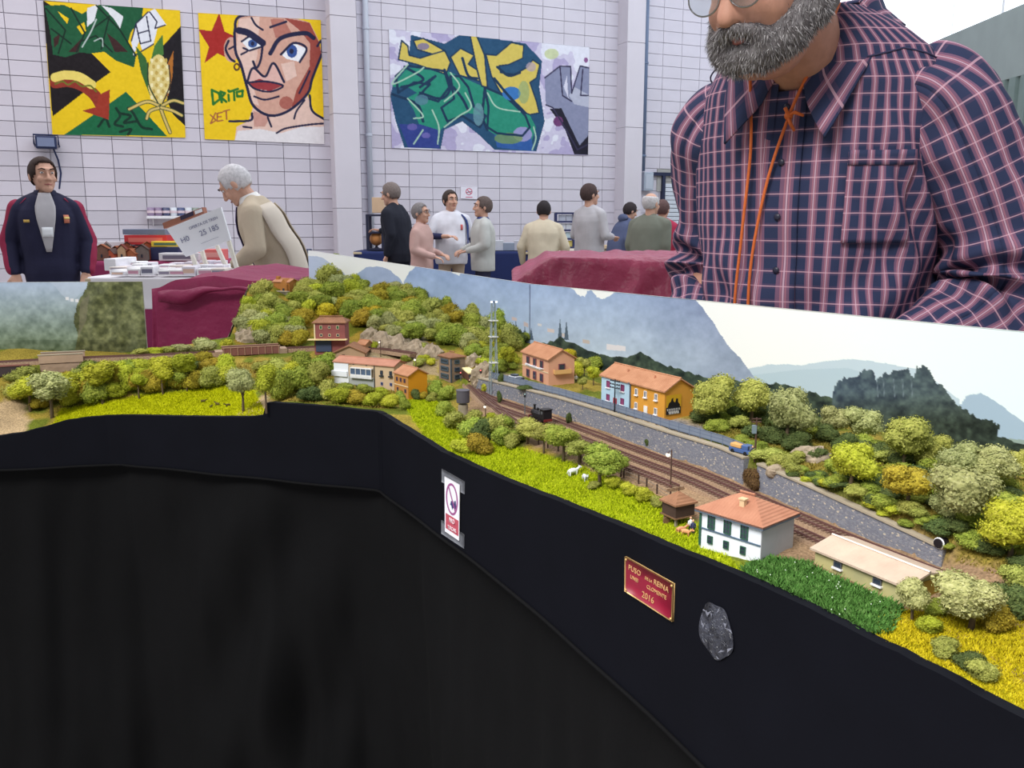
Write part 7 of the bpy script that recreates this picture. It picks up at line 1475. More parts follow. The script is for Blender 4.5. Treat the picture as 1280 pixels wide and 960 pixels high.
# head: own frame, turned to the figure's right and looking down
s = Figure(1.06); YH = -.22; RH = Rz(YH) @ Rx(.34)
HN = Rz(-MR) @ (PY(924, 52, 1.33) - MO) - RH @ ((np.array([0, -.09, 1.578]) - np.array([0, 0, 1.54])) * 1.06)      # mouth where the photo shows it
def mh(p): return HN + RH @ ((np.array(p, float) - np.array([0, 0, 1.54])) * 1.06)
s.Hd = mh; s.U = lambda p: (np.array(p, float) if p[2] > 1.5 else np.array(p, float)); s.a = 0; s.yaw = YH; s.pitch = .34
b = MB(); head_solid(b, s)
b.caps(mh((0, .02, 1.60)), .060, (-.005, -.055, 1.50), .070, 16)
b.rings([[mt(2 * math.pi * i / 24, z, -.012, False) for i in range(24)] for z in np.linspace(.88, 1.555, 16)])
for A_, sd in ((LA, 1), (RA, -1)):
    P = [np.array(a) for a in A_]; b.caps(P[0], .05, P[1], .045); b.caps(P[1], .04, P[2] * .9 + P[1] * .1, .03); b.caps(P[2] * .9 + P[1] * .1, .03, P[3], .03); b.caps(P[3], .03, P[4], .03); hand(b, P[4] + (P[4] - P[3]) * .15, P[4] - P[3], 1.06, .8, -sd)
for sd in (1, -1): b.caps((sd * .1, .02, .9), .085, (sd * .11, 0, .5), .055); b.caps((sd * .11, 0, .5), .052, (sd * .11, .02, .09), .036); b.caps((sd * .11, .05, .045), .032, (sd * .11, -.12, .03), .026)
remesh(b, 'body', M('skin_man', (188, 138, 118), .55, .09, 60, .25, 400), .0062, man, 3)
q = MB(); q.ell((0, .02, .93), (.195, .15, .12), 20, 12)
for sd in (1, -1): q.caps((sd * .1, .02, .88), .105, (sd * .11, 0, .5), .08); q.caps((sd * .11, 0, .5), .08, (sd * .11, .02, .1), .07)
remesh(q, 'trousers', M('trousers_man', (52, 54, 68), .85, .06, 8), .012, man, 4)
for sd in (1, -1): MB().ell((sd * .11, -.04, .045), (.055, .145, .045), 14, 9).build('shoe', M('shoe_dark'), man, True)
hair_cap(s, M('hair_man', (122, 118, 116), .85, .25, 90, .6, 220), man, low=1.585)
face_bits(s, man, lips=(164, 100, 96), brow=(84, 78, 76))
# beard: jaw shell plus strands
bd = MB()
for sx in (-1, 1):
    for (a, r0, c, r1) in (((sx * .072, -.005, 1.632), .014, (sx * .070, -.020, 1.595), .026), ((sx * .068, -.020, 1.60), .024, (sx * .052, -.050, 1.575), .028), ((sx * .052, -.050, 1.575), .028, (sx * .018, -.078, 1.556), .026)): bd.caps(mh(a), r0 * 1.06, mh(c), r1 * 1.06, 12)
    bd.caps(mh((sx * .004, -.104, 1.597)), .0095, mh((sx * .034, -.088, 1.585)), .012, 10); bd.caps(mh((sx * .034, -.088, 1.585)), .012, mh((sx * .040, -.080, 1.560)), .017, 10)
bd.ell(mh((0, -.078, 1.556)), (.036, .028, .026), 18, 12)
beard = remesh(bd, 'beard', M('beard_grey', (128, 124, 126), .9, rgb2=(84, 78, 80), scale=70, bump=.9, bscale=260), .005, man, 3)
me = beard.data; n = len(me.vertices); co = np.empty(n * 3, 'f'); me.vertices.foreach_get('co', co); co = co.reshape(-1, 3); nr = np.empty(n * 3, 'f'); me.vertices.foreach_get('normal', nr); nr = nr.reshape(-1, 3)
for nm, colr, cnt, sd_ in (('beard_strands', (150, 146, 148), 5600, 1), ('beard_strands', (92, 86, 88), 3600, 2), ('beard_strands', (206, 202, 204), 1300, 3)):
    r = np.random.default_rng(sd_); idx = r.integers(0, n, cnt); P = co[idx]; N_ = nr[idx]; dn = RH @ np.array([0, -.25, -1.0]); d = N_ * .55 + dn * .8 + r.normal(0, .28, (cnt, 3)); d /= np.linalg.norm(d, axis=1)[:, None]; ln = r.uniform(.005, .012, cnt)[:, None]; u = np.cross(d, r.normal(size=(cnt, 3))); u /= np.linalg.norm(u, axis=1)[:, None]
    V = np.stack([P - u * .0006, P + u * .0006, P + d * ln], 1).reshape(-1, 3); m2 = bpy.data.meshes.new(nm); m2.from_pydata(V.tolist(), [], np.arange(3 * cnt).reshape(-1, 3).tolist()); m2.materials.append(M('strand_%d' % colr[0], colr, .6)); tag(link(bpy.data.objects.new(nm, m2), man), kind='stuff')
# spectacles
g = MB()
for sx in (-1, 1): g.tube([mh((sx * .034 + .026 * math.cos(a), -.106, 1.640 + .020 * math.sin(a))) for a in np.linspace(0, 2 * math.pi, 25)], .0013, 8, False); g.tube([mh((sx * .060, -.104, 1.648)), mh((sx * .078, -.06, 1.648)), mh((sx * .086, .02, 1.640))], .0015, 8)
g.tube([mh((-.009, -.107, 1.644)), mh((0, -.110, 1.647)), mh((.009, -.107, 1.644))], .0013, 8); sp_ = g.build('glasses', M('steel_wire', (170, 168, 170), .25, metal=.9), man, True)
LEN = M('lens_glass', (235, 240, 242), .05, trans=.95, spec=.5)
for sx in (-1, 1):
    ring = [mh((sx * .034 + .0255 * math.cos(a), -.106, 1.640 + .0195 * math.sin(a))) for a in np.linspace(0, 2 * math.pi, 24, endpoint=False)]; MB().slab(ring, RH @ np.array([0, -.0012, 0])).build('lens', LEN, sp_)
# orange lanyard with knot
OR = M('cord_orange', (206, 104, 52), .7, .1, 200)
R1 = [mt(-.62, 1.595, .016), mt(-.34, 1.555, .034), mt(-.22, 1.48, .026), mt(-.17, 1.38, .024), mt(-.20, 1.25, .024), mt(-.25, 1.10, .026), mt(-.14, .99, .03)]
R2 = [mt(.62, 1.595, .016), mt(.30, 1.56, .034), mt(.10, 1.49, .028), mt(.02, 1.43, .028), mt(-.05, 1.32, .028), mt(-.13, 1.17, .026), mt(-.14, .99, .03)]
ly = MB(); ly.tube(smooth_pts(R1, 10), .0026, 8); ly.tube(smooth_pts(R2, 10), .0026, 8); kk = mt(.02, 1.43, .03)
kn = MB(); kn.ell(kk, (.007, .006, .007), 12, 8); kn.tube([kk, kk + [.012, -.006, .004], kk + [.026, -.004, -.002]], [.0028, .003, .0022], 8); kn.tube([kk, kk + [.006, -.006, -.012], kk + [.012, -.003, -.024]], [.0028, .003, .0022], 8); kn.tube([kk, kk + [-.004, -.006, .012]], .003, 8)
lan = thing('lanyard', 'orange cord lanyard with a knot hanging round the plaid shirted neck', 'lanyard', MO, MR); ly.build('cord', OR, lan, True); kn.build('knot', OR, lan, True)
# ================================================================ STALLS BEHIND THE LAYOUT
BURG = M('burgundy_cloth', (132, 34, 74), .6, .10, 5, .45, 13, spec=.3); BURG2 = M('burgundy_satin', (156, 50, 82), .42, .12, 5, .5, 11, spec=.5)
def stall_table(label, x0, x1, y0, y1, z, rz=0, name='stall_table'):
    cx, cy = (x0 + x1) / 2, (y0 + y1) / 2; t = thing(name, label, 'table', (cx, cy, 0), rz); w_, d = x1 - x0, y1 - y0; WM = M('table_top', (206, 190, 160), .6, .06, 8)
    MB().box((0, 0, z - .015), (w_, d, .03), bev=.004).build('table_top', WM, t)
    for sx in (-1, 1):
        for sy in (-1, 1): MB().tube([(sx * (w_ / 2 - .06), sy * (d / 2 - .06), 0), (sx * (w_ / 2 - .06), sy * (d / 2 - .06), z - .03)], .018, 8).build('leg', M('table_leg', (120, 122, 128), .4, metal=.5), t)
    return t
def drape(name, label, x0, x1, y0, y1, z, zlow, mat, rz=0, amp=.012, seed=0, top=None, cat='cloth'):
    """cloth lying on a table top and hanging over front, back and sides"""
    cx, cy = (x0 + x1) / 2, (y0 + y1) / 2; w_, d = (x1 - x0) / 2 + .012, (y1 - y0) / 2 + .012; n = 90; N = 180; PT = []
    pts = []
    for i in range(N):                                   # rounded rectangle outline
        a = 2 * math.pi * i / N; c, s = math.cos(a), math.sin(a); e = .18; pts.append((math.copysign(abs(c) ** e, c) * w_, math.copysign(abs(s) ** e, s) * d))
    rings = []
    for f in np.linspace(0, 1, 26): rings.append([(p[0] * f, p[1] * f, (top(p[0] * f / w_, p[1] * f / d) if top else 0) + z + .004 + amp * .35 * mnoise.noise(Vector((p[0] * f * 4 + seed, p[1] * f * 4, 1)))) for p in pts])
    for f in np.linspace(.04, 1, 26):
        R_ = []
        for i, p in enumerate(pts):
            a = i / N * 2 * math.pi; L = math.hypot(*p); k = 1 + (amp * 3.2 * f * (math.sin(a * 26 + seed + 2 * math.sin(a * 5)) * .5 + mnoise.noise(Vector((math.cos(a) * 6 + seed, math.sin(a) * 6, f * 1.5))))) / L + .02 * f / L
            zt = (top(p[0] / w_, p[1] / d) if top else 0) + z; R_.append((p[0] * k, p[1] * k, zt + (zlow - zt) * f))
        rings.append(R_)
    m = MB(); v = [q for r in rings for q in r]; fs = [(i * N + k, i * N + (k + 1) % N, (i + 1) * N + (k + 1) % N, (i + 1) * N + k) for i in range(len(rings) - 1) for k in range(N)]
    o = m.add(v, fs).build(name, mat, None, True, loc=(cx, cy, 0), rz=rz); sd = o.modifiers.new('t', 'SOLIDIFY'); sd.thickness = .003; return tag(o, label, cat)
def xr(px, Y): return PY(px, 275, Y)[0]
def zr(py, Y): return PY(640, py, Y)[2]
# burgundy covers standing behind the layout
Yc = 3.0; zc = zr(361, Yc - .3)
tb_ = stall_table('trestle table under the burgundy sheet behind the left track', xr(182, 2.75), xr(345, 2.75), 2.80, 3.48, zc - .035, name='trestle_table')
def humps(u, v): return .02 * math.exp(-((u + .1) / .5) ** 2) + .012 * mnoise.noise(Vector((u * 3, v * 3, 2))) - .05 * max(0, -u - .45)
drape('burgundy_sheet', 'crumpled burgundy sheet over the table left of wooded hill', xr(176, 2.75), xr(345, 2.75), 2.78, 3.5, zc + .012, .12, BURG, amp=.022, seed=2, top=humps)
fl_ = []
for v_ in np.linspace(0, 1, 14): fl_.append([PY(198 + 130 * u, 366 - 6 * math.sin(u * 2.6) + (10 + 9 * math.sin(u * 7)) * v_ * (1 - .75 * u), 2.735 - .015 * math.sin(v_ * 3)) + np.array([0, 0, .003 * math.sin(u * 18)]) for u in np.linspace(0, 1, 40)])
fo_ = grid_mesh('folded_flap', np.array(fl_), None, BURG); md = fo_.modifiers.new('t', 'SOLIDIFY'); md.thickness = .004; tag(fo_, 'turned back flap along the top of the crumpled burgundy sheet', 'cloth')
Yd = 4.3; zd = zr(322, Yd)
stall_table('table under the long burgundy cover behind the pale mountain backdrop', xr(712, Yd), 1.75, Yd + .06, Yd + .76, zd - .05, name='covered_table')
def tent(u, v): return -.10 * max(0, (-u - .82) / .18) + .010 * mnoise.noise(Vector((u * 9, v * 3, 5)))
def cover_D():
    rows = []; x0, x1 = xr(640, Yd), 1.85
    for t_ in np.linspace(0, 1, 60):
        row = []
        for u in np.linspace(0, 1, 150):
            x = x0 + (x1 - x0) * u; e = min(1, (x - x0) / (xr(690, Yd) - x0)); zt = zd - .115 * (1 - e); wr = .026 * mnoise.noise(Vector((x * 9 + t_ * 4, t_ * 7, 3))) + .012 * math.sin(x * 60 + t_ * 9 + 3 * math.sin(x * 7)) * (.4 + .6 * (1 - e)) + .016 * abs(mnoise.noise(Vector((x * 16 + t_ * 12, t_ * 16, 8))))
            if t_ < .28: f = t_ / .28; row.append((x, Yd + .82 - .80 * f, zt + wr * .5))
            else: f = (t_ - .28) / .72; row.append((x, Yd - .02 - .16 * f + wr * 1.3, zt - (zt - .1) * f ** .92 + .012 * math.sin(f * 20 + x * 5) * (f < .4)))
        rows.append(row)
    o = grid_mesh('burgundy_cover', np.array(rows), None, BURG2); m_ = o.modifiers.new('t', 'SOLIDIFY'); m_.thickness = .004; return tag(o, 'shiny burgundy cover draped over long table beside plaid shirted man', 'cloth')
cover_D()
# left stall: back table with cloth, model kits and figures
Ya = 8.0; za = zr(328, Ya); stall_table('long seller table beside the man in tracksuit', xr(96, Ya), xr(312, Ya), Ya, Ya + .8, za); drape('table_cloth', 'plain burgundy cloth on the seller table behind tracksuit man', xr(96, Ya), xr(312, Ya), Ya, Ya + .8, za, .1, M('plum_cloth', (138, 44, 84), .8, .05, 6), seed=5)
def onT(px, Y, z): return np.array([xr(px, Y), Y, z])
cols = [(150, 84, 60), (176, 110, 70), (128, 96, 80), (120, 112, 104), (186, 96, 66), (110, 78, 62), (200, 170, 130)]
for k in range(12):
    p = onT(112 + k * 6.3, Ya + .18 + .14 * (k % 2), za + .012); w_ = .07 + .03 * (k % 3); c_ = cols[k % 7]; t = thing('model_house', 'small finished model house in the row of kits on the seller table', 'model', p, .3 * (k % 4 - 1.5), 'model kits on the seller table'); h_ = .06 + .02 * ((k * 5) % 4)
    MB().slab([(-w_ / 2, -.03, 0), (w_ / 2, -.03, 0), (w_ / 2, -.03, h_), (0, -.03, h_ + .035), (-w_ / 2, -.03, h_)], (0, .07, 0)).build('walls', M('kit_wall_%d' % (k % 7), c_, .8, .1, 40), t)
    for sx in (-1, 1): MB().slab([(0, -.036, h_ + .042), (sx * (w_ / 2 + .01), -.036, h_ - .004), (sx * (w_ / 2 + .01), .046, h_ - .004), (0, .046, h_ + .042)], (0, 0, .006)).build('roof', M('kit_roof_%d' % (k % 3), [(120, 60, 50), (90, 70, 66), (150, 90, 60)][k % 3], .8), t)
    MB().box((0, -.0315, h_ * .4), (.016, .004, .03)).build('door', M('iron_dark'), t)
MB_ = MB
def carton(label, px, py, Y, w_, h_, d, col, band=None, rz=0, cat='box', name='carton', group=None, zbase=None):
    p = PY(px, py, Y); 
    if zbase is not None: p[2] = zbase
    t = thing(name, label, cat, p, rz, group); MB_().box((0, 0, h_ / 2), (w_, d, h_), bev=min(.004, h_ * .1)).build('body', M('carton_%d_%d_%d' % col, col, .55, .04, 12), t)
    if band: MB_().box((0, -d / 2 - .001, h_ * .5), (w_ * .8, .002, h_ * .45)).build('printed_label', M('label_%d_%d_%d' % band, band, .5), t)
    return t
zb_ = za + .012
carton('dark blue box at the bottom of the seller stack', 186, 328, Ya + .45, .30, .13, .2, (42, 52, 84), (90, 110, 140), zbase=zb_); carton('long red box on top of the dark blue box', 188, 310, Ya + .45, .40, .09, .2, (206, 62, 66), (226, 120, 110), zbase=zb_ + .135); carton('flat grey framed box on top of red box', 186, 300, Ya + .45, .40, .05, .2, (120, 128, 150), zbase=zb_ + .23)
carton('bright yellow box beside the red box', 210, 312, Ya + .3, .26, .05, .12, (238, 206, 70), (90, 120, 90), zbase=zb_ + .12); carton('navy case carrying the yellow box', 210, 326, Ya + .3, .26, .115, .14, (52, 58, 92), zbase=zb_); carton('white tray of grey wagons right of the navy case', 228, 330, Ya + .1, .36, .07, .16, (222, 218, 222), (120, 112, 130), zbase=zb_); carton('salmon box at the right end of the seller table', 262, 328, Ya + .2, .3, .10, .18, (226, 120, 116), (236, 170, 160), zbase=zb_); carton('white card leaning on the model kits', 140, 312, Ya + .6, .26, .16, .02, (236, 234, 238), zbase=zb_)
# shelf on the wall with mugs
q0 = onwall(183, 270, 0); q1 = onwall(252, 270, 0); sm0 = (q0 + q1) / 2; t = thing('wall_shelf', 'white shelf on the block wall above the red box', 'shelf', sm0 + WN * .1, WRZ); Ls = float(np.linalg.norm(q1 - q0)); MB_().box((0, 0, -.02), (Ls, .17, .04), bev=.004).build('board', M('shelf_white', (240, 238, 242), .5), t)
for sx in (-.4, .4): MB_().slab([(sx * Ls, .08, -.04), (sx * Ls, -.05, -.04), (sx * Ls, .08, -.15)], (.015, 0, 0)).build('bracket', M('shelf_white'), t)
for k in range(7):
    u = (-.42 + k * .135) * Ls; p = sm0 + WN * .1 + WD * u + np.array([0, 0, .001]); c_ = [(150, 130, 160), (140, 120, 150), (70, 76, 110), (214, 220, 228), (80, 90, 130), (210, 216, 222), (140, 150, 140)][k]
    t = thing('mug', ['lilac mug at the left end of the wall shelf', 'lilac mug second from the left on the wall shelf', 'dark navy mug on the wall shelf', 'white mug right of the dark navy mug', 'blue mug in the right half of the shelf', 'white mug second from the right end of shelf', 'sage mug at the right end of the wall shelf'][k], 'mug', p, WRZ)
    MB_().lathe((0, 0, 0), [(.042, 0), (.05, .01), (.052, .12), (.046, .12), (.044, .02)], 16).build('cup', M('mug_%d' % k, c_, .3, spec=.5), t, True); MB_().tube([(.05, 0, .03), (.085, 0, .045), (.085, 0, .085), (.05, 0, .1)], .008, 8).build('handle', M('mug_%d' % k), t, True); MB_().lathe((0, 0, .04), [(.0525, 0), (.0535, .001), (.0535, .035), (.0525, .036)], 16).build('band', M('mug_band', (226, 206, 214), .4), t)
# front stall with white packets
Yb = 5.2; zb2 = zr(342, Yb); stall_table('front seller table covered with white packets', xr(146, Yb), xr(312, Yb), Yb - .45, Yb + .45, zb2)
drape('table_cloth', 'white paper cloth on the front seller table', xr(146, Yb), xr(312, Yb), Yb - .45, Yb + .45, zb2, zb2 - .16, M('paper_white', (232, 228, 232), .7), amp=.004, seed=8)
rr = random.Random(4); ci = 0
for r_ in range(5):
    for c_ in range(8):
        px = 156 + c_ * 17 + rr.uniform(-3, 3); Y = Yb - .36 + r_ * .17; col = rr.choice([(238, 236, 240), (232, 226, 234), (240, 238, 238), (214, 206, 216), (226, 214, 206), (204, 214, 206)]); bn = rr.choice([(206, 150, 170), (150, 140, 160), (120, 120, 140), (224, 190, 170), (170, 190, 170)])
        carton('small pale blister packet laid out on the white covered table', px, 340, Y, rr.uniform(.06, .1), rr.uniform(.02, .05), .12, col, bn, rr.uniform(-.15, .15), 'packet', 'packet', 'packets on the white covered table', zbase=zb2 + .014)
carton('clear white storage crate standing upright at the left table end', 152, 340, Yb + .2, .07, .07, .3, (240, 238, 242), zbase=zb2 + .014)
# tilted price sign on white legs
Yq = 5.0; Cq = [(208, 286), (276, 259), (288, 300), (232, 321)]; P4 = [PY(x, y, Yq) for x, y in Cq]; t = thing('price_sign', 'tilted white price board on white legs in front of the stooping man', 'sign', (0, 0, 0)); SW = M('sign_white', (240, 240, 244), .5)
MB_().slab(P4, (0, .02, 0)).build('board', SW, t)
for (x0, y0, x1, y1, dy) in ((274, 262, 300, 372, .03), (268, 300, 288, 372, .12), (240, 318, 250, 368, .06), (252, 312, 262, 368, .14)): a_ = PY(x0, y0, Yq + dy); b_ = PY(x1, y1, Yq + dy); b_ = np.array([b_[0], b_[1], zb2 + .006]); MB_().tube([a_, b_], .014, 8).build('leg', M('leg_cream', (236, 230, 216), .5), t)
def text_plane(parent, txt, org, u, v, size, mat, name='lettering', ext=.0004, align='LEFT'):
    cu = bpy.data.curves.new(name, 'FONT'); cu.body = txt; cu.size = size; cu.extrude = ext; cu.align_x = align; cu.resolution_u = 3; o = bpy.data.objects.new('tmp', cu); COL.objects.link(o); dg = bpy.context.evaluated_depsgraph_get(); me = bpy.data.meshes.new_from_object(o.evaluated_get(dg)); bpy.data.objects.remove(o); me.materials.clear(); me.materials.append(mat); me.name = name
    u = Vector(u).normalized(); v = Vector(v); v = (v - u * v.dot(u)).normalized(); n = u.cross(v); mt_ = Matrix((u, v, n)).transposed().to_4x4(); mt_.translation = Vector(org); me.transform(mt_); return link(bpy.data.objects.new(name, me), parent)
uq = P4[1] - P4[0]; vq = P4[0] - P4[3]; TXT = M('ink_grey', (128, 130, 156), .7)
def sq(a, b): return P4[3] + (P4[2] - P4[3]) * a + (P4[0] - P4[3]) * b + np.array([0, -.004, 0])
text_plane(t, 'OFERTA DE TREN', sq(.40, .72), uq, vq, .022, TXT); text_plane(t, '25 185', sq(.52, .42), uq, vq, .042, TXT); text_plane(t, 'H0', sq(.10, .42), uq, vq, .042, TXT); text_plane(t, '_________', sq(.44, .22), uq, vq, .024, TXT)
t = thing('train_set_box', 'long brown train set box lying along the top of the price board', 'box', (0, 0, 0)); q_ = [PY(x, y, Yq + .03) for x, y in ((205, 286), (255, 266), (253, 259), (203, 279))]
MB_().slab(q_, (0, .06, 0)).build('body', M('box_brown', (160, 104, 84), .6), t); MB_().slab([PY(x, y, Yq + .027) for x, y in ((226, 275.5), (242, 269), (241, 264), (225, 270.5))], (0, .004, 0)).build('dark_window', M('box_dark', (62, 52, 74), .4), t); MB_().slab([PY(x, y, Yq + .027) for x, y in ((244, 268), (253, 264.5), (252, 260.5), (243, 264))], (0, .004, 0)).build('pale_label', SW, t)
# dark crate right of the stooping man
carton('dark blue crate with pale labels right of the stooping man', 371, 340, 6.8, .19, .22, .25, (52, 60, 92), (190, 120, 110), zbase=.83); stall_table('low table under dark blue crate', xr(345, 6.8), xr(392, 6.8), 6.6, 7.1, .83)
# middle stalls with navy cloths
Ym = 11.6; zm = .86; stall_table('long table behind the group of visitors', xr(440, Ym), xr(662, Ym), Ym, Ym + .8, zm); drape('table_cloth', 'navy cloth on the table behind the group of visitors', xr(440, Ym), xr(662, Ym), Ym, Ym + .8, zm, .1, M('navy_cloth', (36, 48, 96), .8, .05, 6), seed=9)
def rack(label, px0, px1, py0, Y, zbase, levels, col, goods, name='display_rack'):
    x0, x1 = xr(px0, Y), xr(px1, Y); h_ = zr(py0, Y) - zbase; t = thing(name, label, 'rack', ((x0 + x1) / 2, Y, zbase)); w_ = x1 - x0; FM = M('rack_%d' % col[0], col, .5)
    for sx in (-1, 1):
        for y in (0, .25): MB_().box((sx * w_ / 2, y, h_ / 2), (.035, .035, h_)).build('upright', FM, t)
    for k in range(levels): MB_().box((0, .125, h_ * (k + .05) / (levels - .9)), (w_, .28, .025)).build('shelf', FM, t)
    return t, w_, h_
zt_ = zm + .013
t, w_, h_ = rack('dark framed display case with an orange globe beside black sweater man', 459, 478, 268, Ym + .2, zt_, 3, (44, 46, 66), None); gl = thing('orange_globe', 'small orange globe inside the dark display case', 'globe', (t.location.x, Ym + .3, zt_ + .02)); MB_().lathe((0, 0, 0), [(.05, 0), (.02, .02), (.015, .05)], 12).build('stand', M('rack_44'), gl); MB_().ell((0, 0, .13), (.09, .09, .09), 16, 12).build('sphere', M('globe_orange', (206, 140, 80), .5), gl, True)
carton('tan cardboard box on top of the dark display case', 474, 262, Ym + .33, .16, .2, .2, (214, 182, 150), zbase=zr(268, Ym + .2) + .02)
for k, (px, col) in enumerate(((604, (214, 200, 200)), (622, (206, 208, 214)), (636, (150, 160, 176)), (650, (196, 196, 206)))): carton(['pink lidded tub on the navy cloth', 'white tub on the navy cloth', 'blue grey wire basket on navy cloth', 'pale box at the right end of navy cloth'][k], px, 322, Ym + .25, .16, .10 + .03 * (k % 2), .2, col, zbase=zt_)
Yr = 13.2; zr_ = .84; stall_table('long far table in front of right pilaster', xr(664, Yr), xr(905, Yr), Yr, Yr + .8, zr_); drape('table_cloth', 'pale cloth on the far table before right pilaster', xr(664, Yr), xr(905, Yr), Yr, Yr + .8, zr_, .1, M('pale_cloth', (214, 204, 190), .8, .04, 6), seed=12)
t, w_, h_ = rack('navy display rack with small boxes between two men in coats', 695, 718, 266, Yr + .3, zr_ + .013, 5, (54, 58, 96), None)
for k in range(4):
    for j in range(2):
        col = [(226, 206, 120), (206, 226, 232), (228, 230, 236), (196, 200, 214)][k]; carton(['yellow box on the lowest rack shelf', 'pale blue box on the second rack shelf', 'white box on the third rack shelf', 'grey box on the top rack shelf'][k] + (' left' if j == 0 else ' right'), 702 + 9 * j, 300, Yr + .38, .1, .09, .12, col, zbase=zr_ + .013 + h_ * (k + .05) / 4.1 + .013)
carton('tan open tray on far table before the hooded person', 762, 325, Yr + .1, .5, .05, .3, (222, 196, 160), zbase=zr_ + .013); carton('small blue and white box on far table near plaid shirt', 838, 325, Yr + .1, .16, .09, .2, (226, 226, 230), (70, 90, 140), zbase=zr_ + .013)

# ================================================================ NOTICES ON THE BLACK FASCIA
eF = FD - np.array(FC); eF /= np.hypot(*eF); nF = np.array([eF[1], -eF[0], 0])
nF = -nF if np.dot(nF[:2], CAM[:2] - np.array(FC)) < 0 else nF
def onF(px, py, off=.0): 
    A_ = np.array(FC) + nF[:2] * (.009 + off); return line_at(px, py, A_, A_ + eF)
TAPE = M('duct_tape', (112, 114, 122), .35, .15, 60, .3, 400, spec=.5)
t = thing('warning_sign', 'white do not touch notice taped to black fascia with grey tape', 'sign', (0, 0, 0))
def fpanel(C, nx, ny, off): return panel(*[onF(x, y, off) for x, y in (C[0], C[1], C[3], C[2])], nx, ny)
C_ = [(555.6, 595.6), (574.4, 606), (573.7, 676), (556, 664)]; PTs = fpanel(C_, 70, 150, .0022); U, V = np.meshgrid(np.linspace(0, 100, 70), np.linspace(0, 220, 150)); pa = Paint(U, V, (238, 238, 248))
pa.fill([(6, 142), (96, 142), (96, 205), (6, 205)], (188, 84, 100)); pa.fill([(38, 100), (44, 82), (58, 78), (74, 92), (70, 112), (60, 104), (52, 116), (46, 100)], (58, 60, 110)); pa.fill([(64, 78), (76, 70), (82, 100), (74, 108)], (70, 66, 110))
el = [(50 + 36 * math.cos(a), 74 + 58 * math.sin(a)) for a in np.linspace(0, 2 * math.pi, 30)]; pa.line(el, 9, (156, 84, 138)); pa.line([(28, 30), (74, 118)], 8, (156, 84, 138))
grid_mesh('paper', PTs, pa.c, M_attr('notice_print'), t, thick=tuple(-nF * .0006))
uS = onF(574, 640) - onF(556, 630); vS = np.array([0, 0, 1.0]); PK = M('ink_pale', (236, 214, 222), .6)
def fpt(C, a, b, off): x = (C[0][0] * (1 - a) + C[1][0] * a) * (1 - b) + (C[3][0] * (1 - a) + C[2][0] * a) * b; y = (C[0][1] * (1 - a) + C[1][1] * a) * (1 - b) + (C[3][1] * (1 - a) + C[2][1] * a) * b; return onF(x, y, off)
wS = float(np.linalg.norm(uS)); text_plane(t, 'NO', fpt(C_, .5, .77, .003), uS, vS, .0085, PK, align='CENTER'); text_plane(t, 'TOCAR', fpt(C_, .5, .90, .003), uS, vS, .0062, PK, align='CENTER')
for C2 in ([(552, 586), (580.6, 602), (580.6, 618), (552, 602.5)], [(551.5, 650), (580, 668), (580, 686), (551.5, 667)]): grid_mesh('tape_strip', fpanel(C2, 8, 5, .0008), None, TAPE, t, thick=tuple(-nF * .0004))
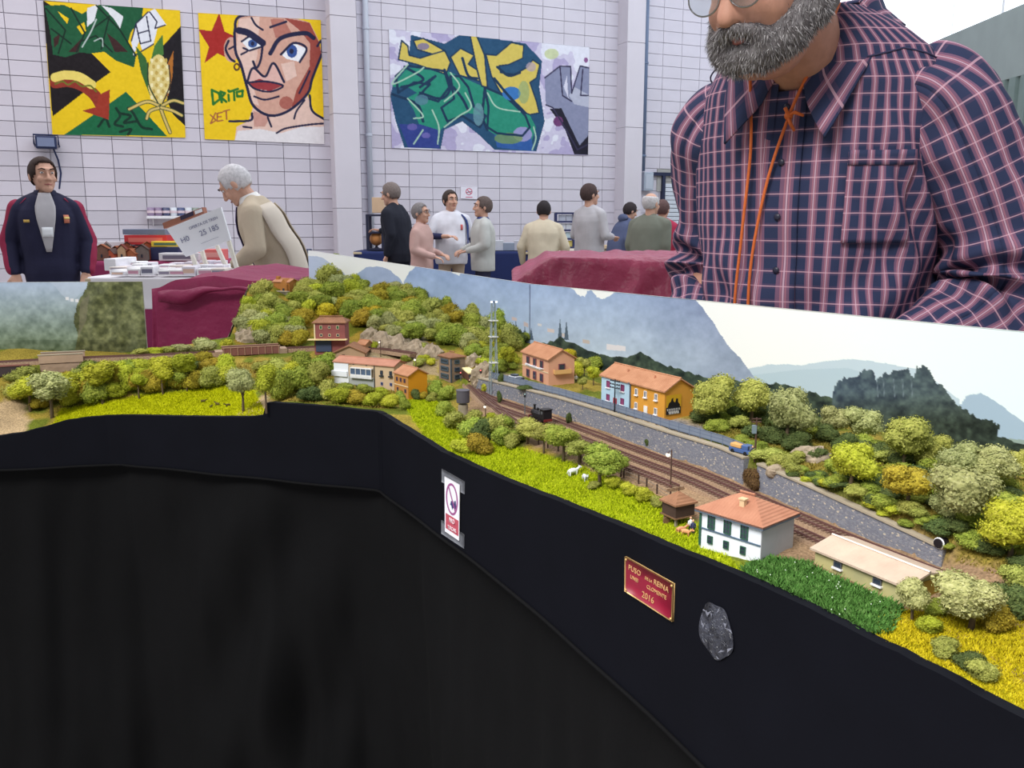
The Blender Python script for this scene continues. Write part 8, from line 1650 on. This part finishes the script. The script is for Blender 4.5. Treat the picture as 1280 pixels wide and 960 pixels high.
# red plaque with gilt edge
C_ = [(780.6, 695.6), (841.5, 730), (840, 777.5), (780.4, 739)]; t = thing('name_plaque', 'red name plaque with gilt border and lettering on black fascia', 'plaque', (0, 0, 0)); GOLD = M('gilt', (196, 160, 104), .4, metal=.4); RED = M('plaque_red', (140, 26, 52), .4, .05, 30, spec=.4)
grid_mesh('plate', fpanel(C_, 4, 4, .0024), None, GOLD, t, thick=tuple(-nF * .002)); ins = [(C_[0][0] + 1.6, C_[0][1] + 2.6), (C_[1][0] - 1.8, C_[1][1] + .6), (C_[2][0] - 1.8, C_[2][1] - 3.0), (C_[3][0] + 1.6, C_[3][1] - .8)]
grid_mesh('red_field', fpanel(ins, 4, 4, .0028), None, RED, t, thick=tuple(-nF * .0003)); uP = fpt(C_, 1, .5, 0) - fpt(C_, 0, .5, 0); GI = M('gilt_ink', (206, 160, 110), .5)
hP = float(np.linalg.norm(fpt(C_, 0, 0, 0) - fpt(C_, 0, 1, 0)))
for tx, a, b, sz in (('PUSO', .08, .30, .21), ('DE LA', .42, .30, .11), ('REINA', .60, .30, .21), ('UNEI', .12, .52, .15), ('CLOMENTE', .46, .52, .15), ('2016', .36, .84, .25)): text_plane(t, tx, fpt(C_, a, b, .0031), uP, vS, hP * sz, GI, ext=.0002)
for a, b in ((.03, .07), (.97, .07), (.03, .94), (.97, .94)): MB_().ell(fpt(C_, a, b, .0032), (.0012,) * 3, 8, 6).build('rivet', GOLD, t)
# torn oval of tape
t = thing('tape_patch', 'torn oval patch of shiny grey tape right of the red plaque', 'tape', (0, 0, 0)); ce = (895, 789)
def ov(r, a): return (ce[0] + 21 * r * math.cos(a) * (1 + .08 * math.sin(a * 3)), ce[1] + 34 * r * math.sin(a) * (1 + .06 * math.sin(a * 5)) + 10 * r * math.cos(a))
rows = [[onF(*ov(r, a), .0012 + .0012 * mnoise.noise(Vector((r * 4 * math.cos(a), r * 4 * math.sin(a), 1))) + .0008 * mnoise.noise(Vector((r * 14 * math.cos(a), r * 14 * math.sin(a), 3)))) for a in np.linspace(0, 2 * math.pi, 60)] for r in np.linspace(.02, 1, 24)]
o = grid_mesh('tape', np.array(rows), None, M('tape_dark', (74, 76, 88), .3, rgb2=(26, 26, 32), scale=70, bump=.4, bscale=300, spec=.6), t, smooth=False); md = o.modifiers.new('t', 'SOLIDIFY'); md.thickness = .0004
rr = random.Random(2)
for k in range(16):
    a = rr.uniform(0, 6.28); r = rr.uniform(.55, .95); c0 = ov(r, a); MB_().slab([onF(c0[0] + rr.uniform(-4, 4), c0[1] + rr.uniform(-5, 5), .003) for _ in range(3)], nF * .0004).build('torn_scrap', M('tape_pale', (126, 128, 142), .3, spec=.6), t)
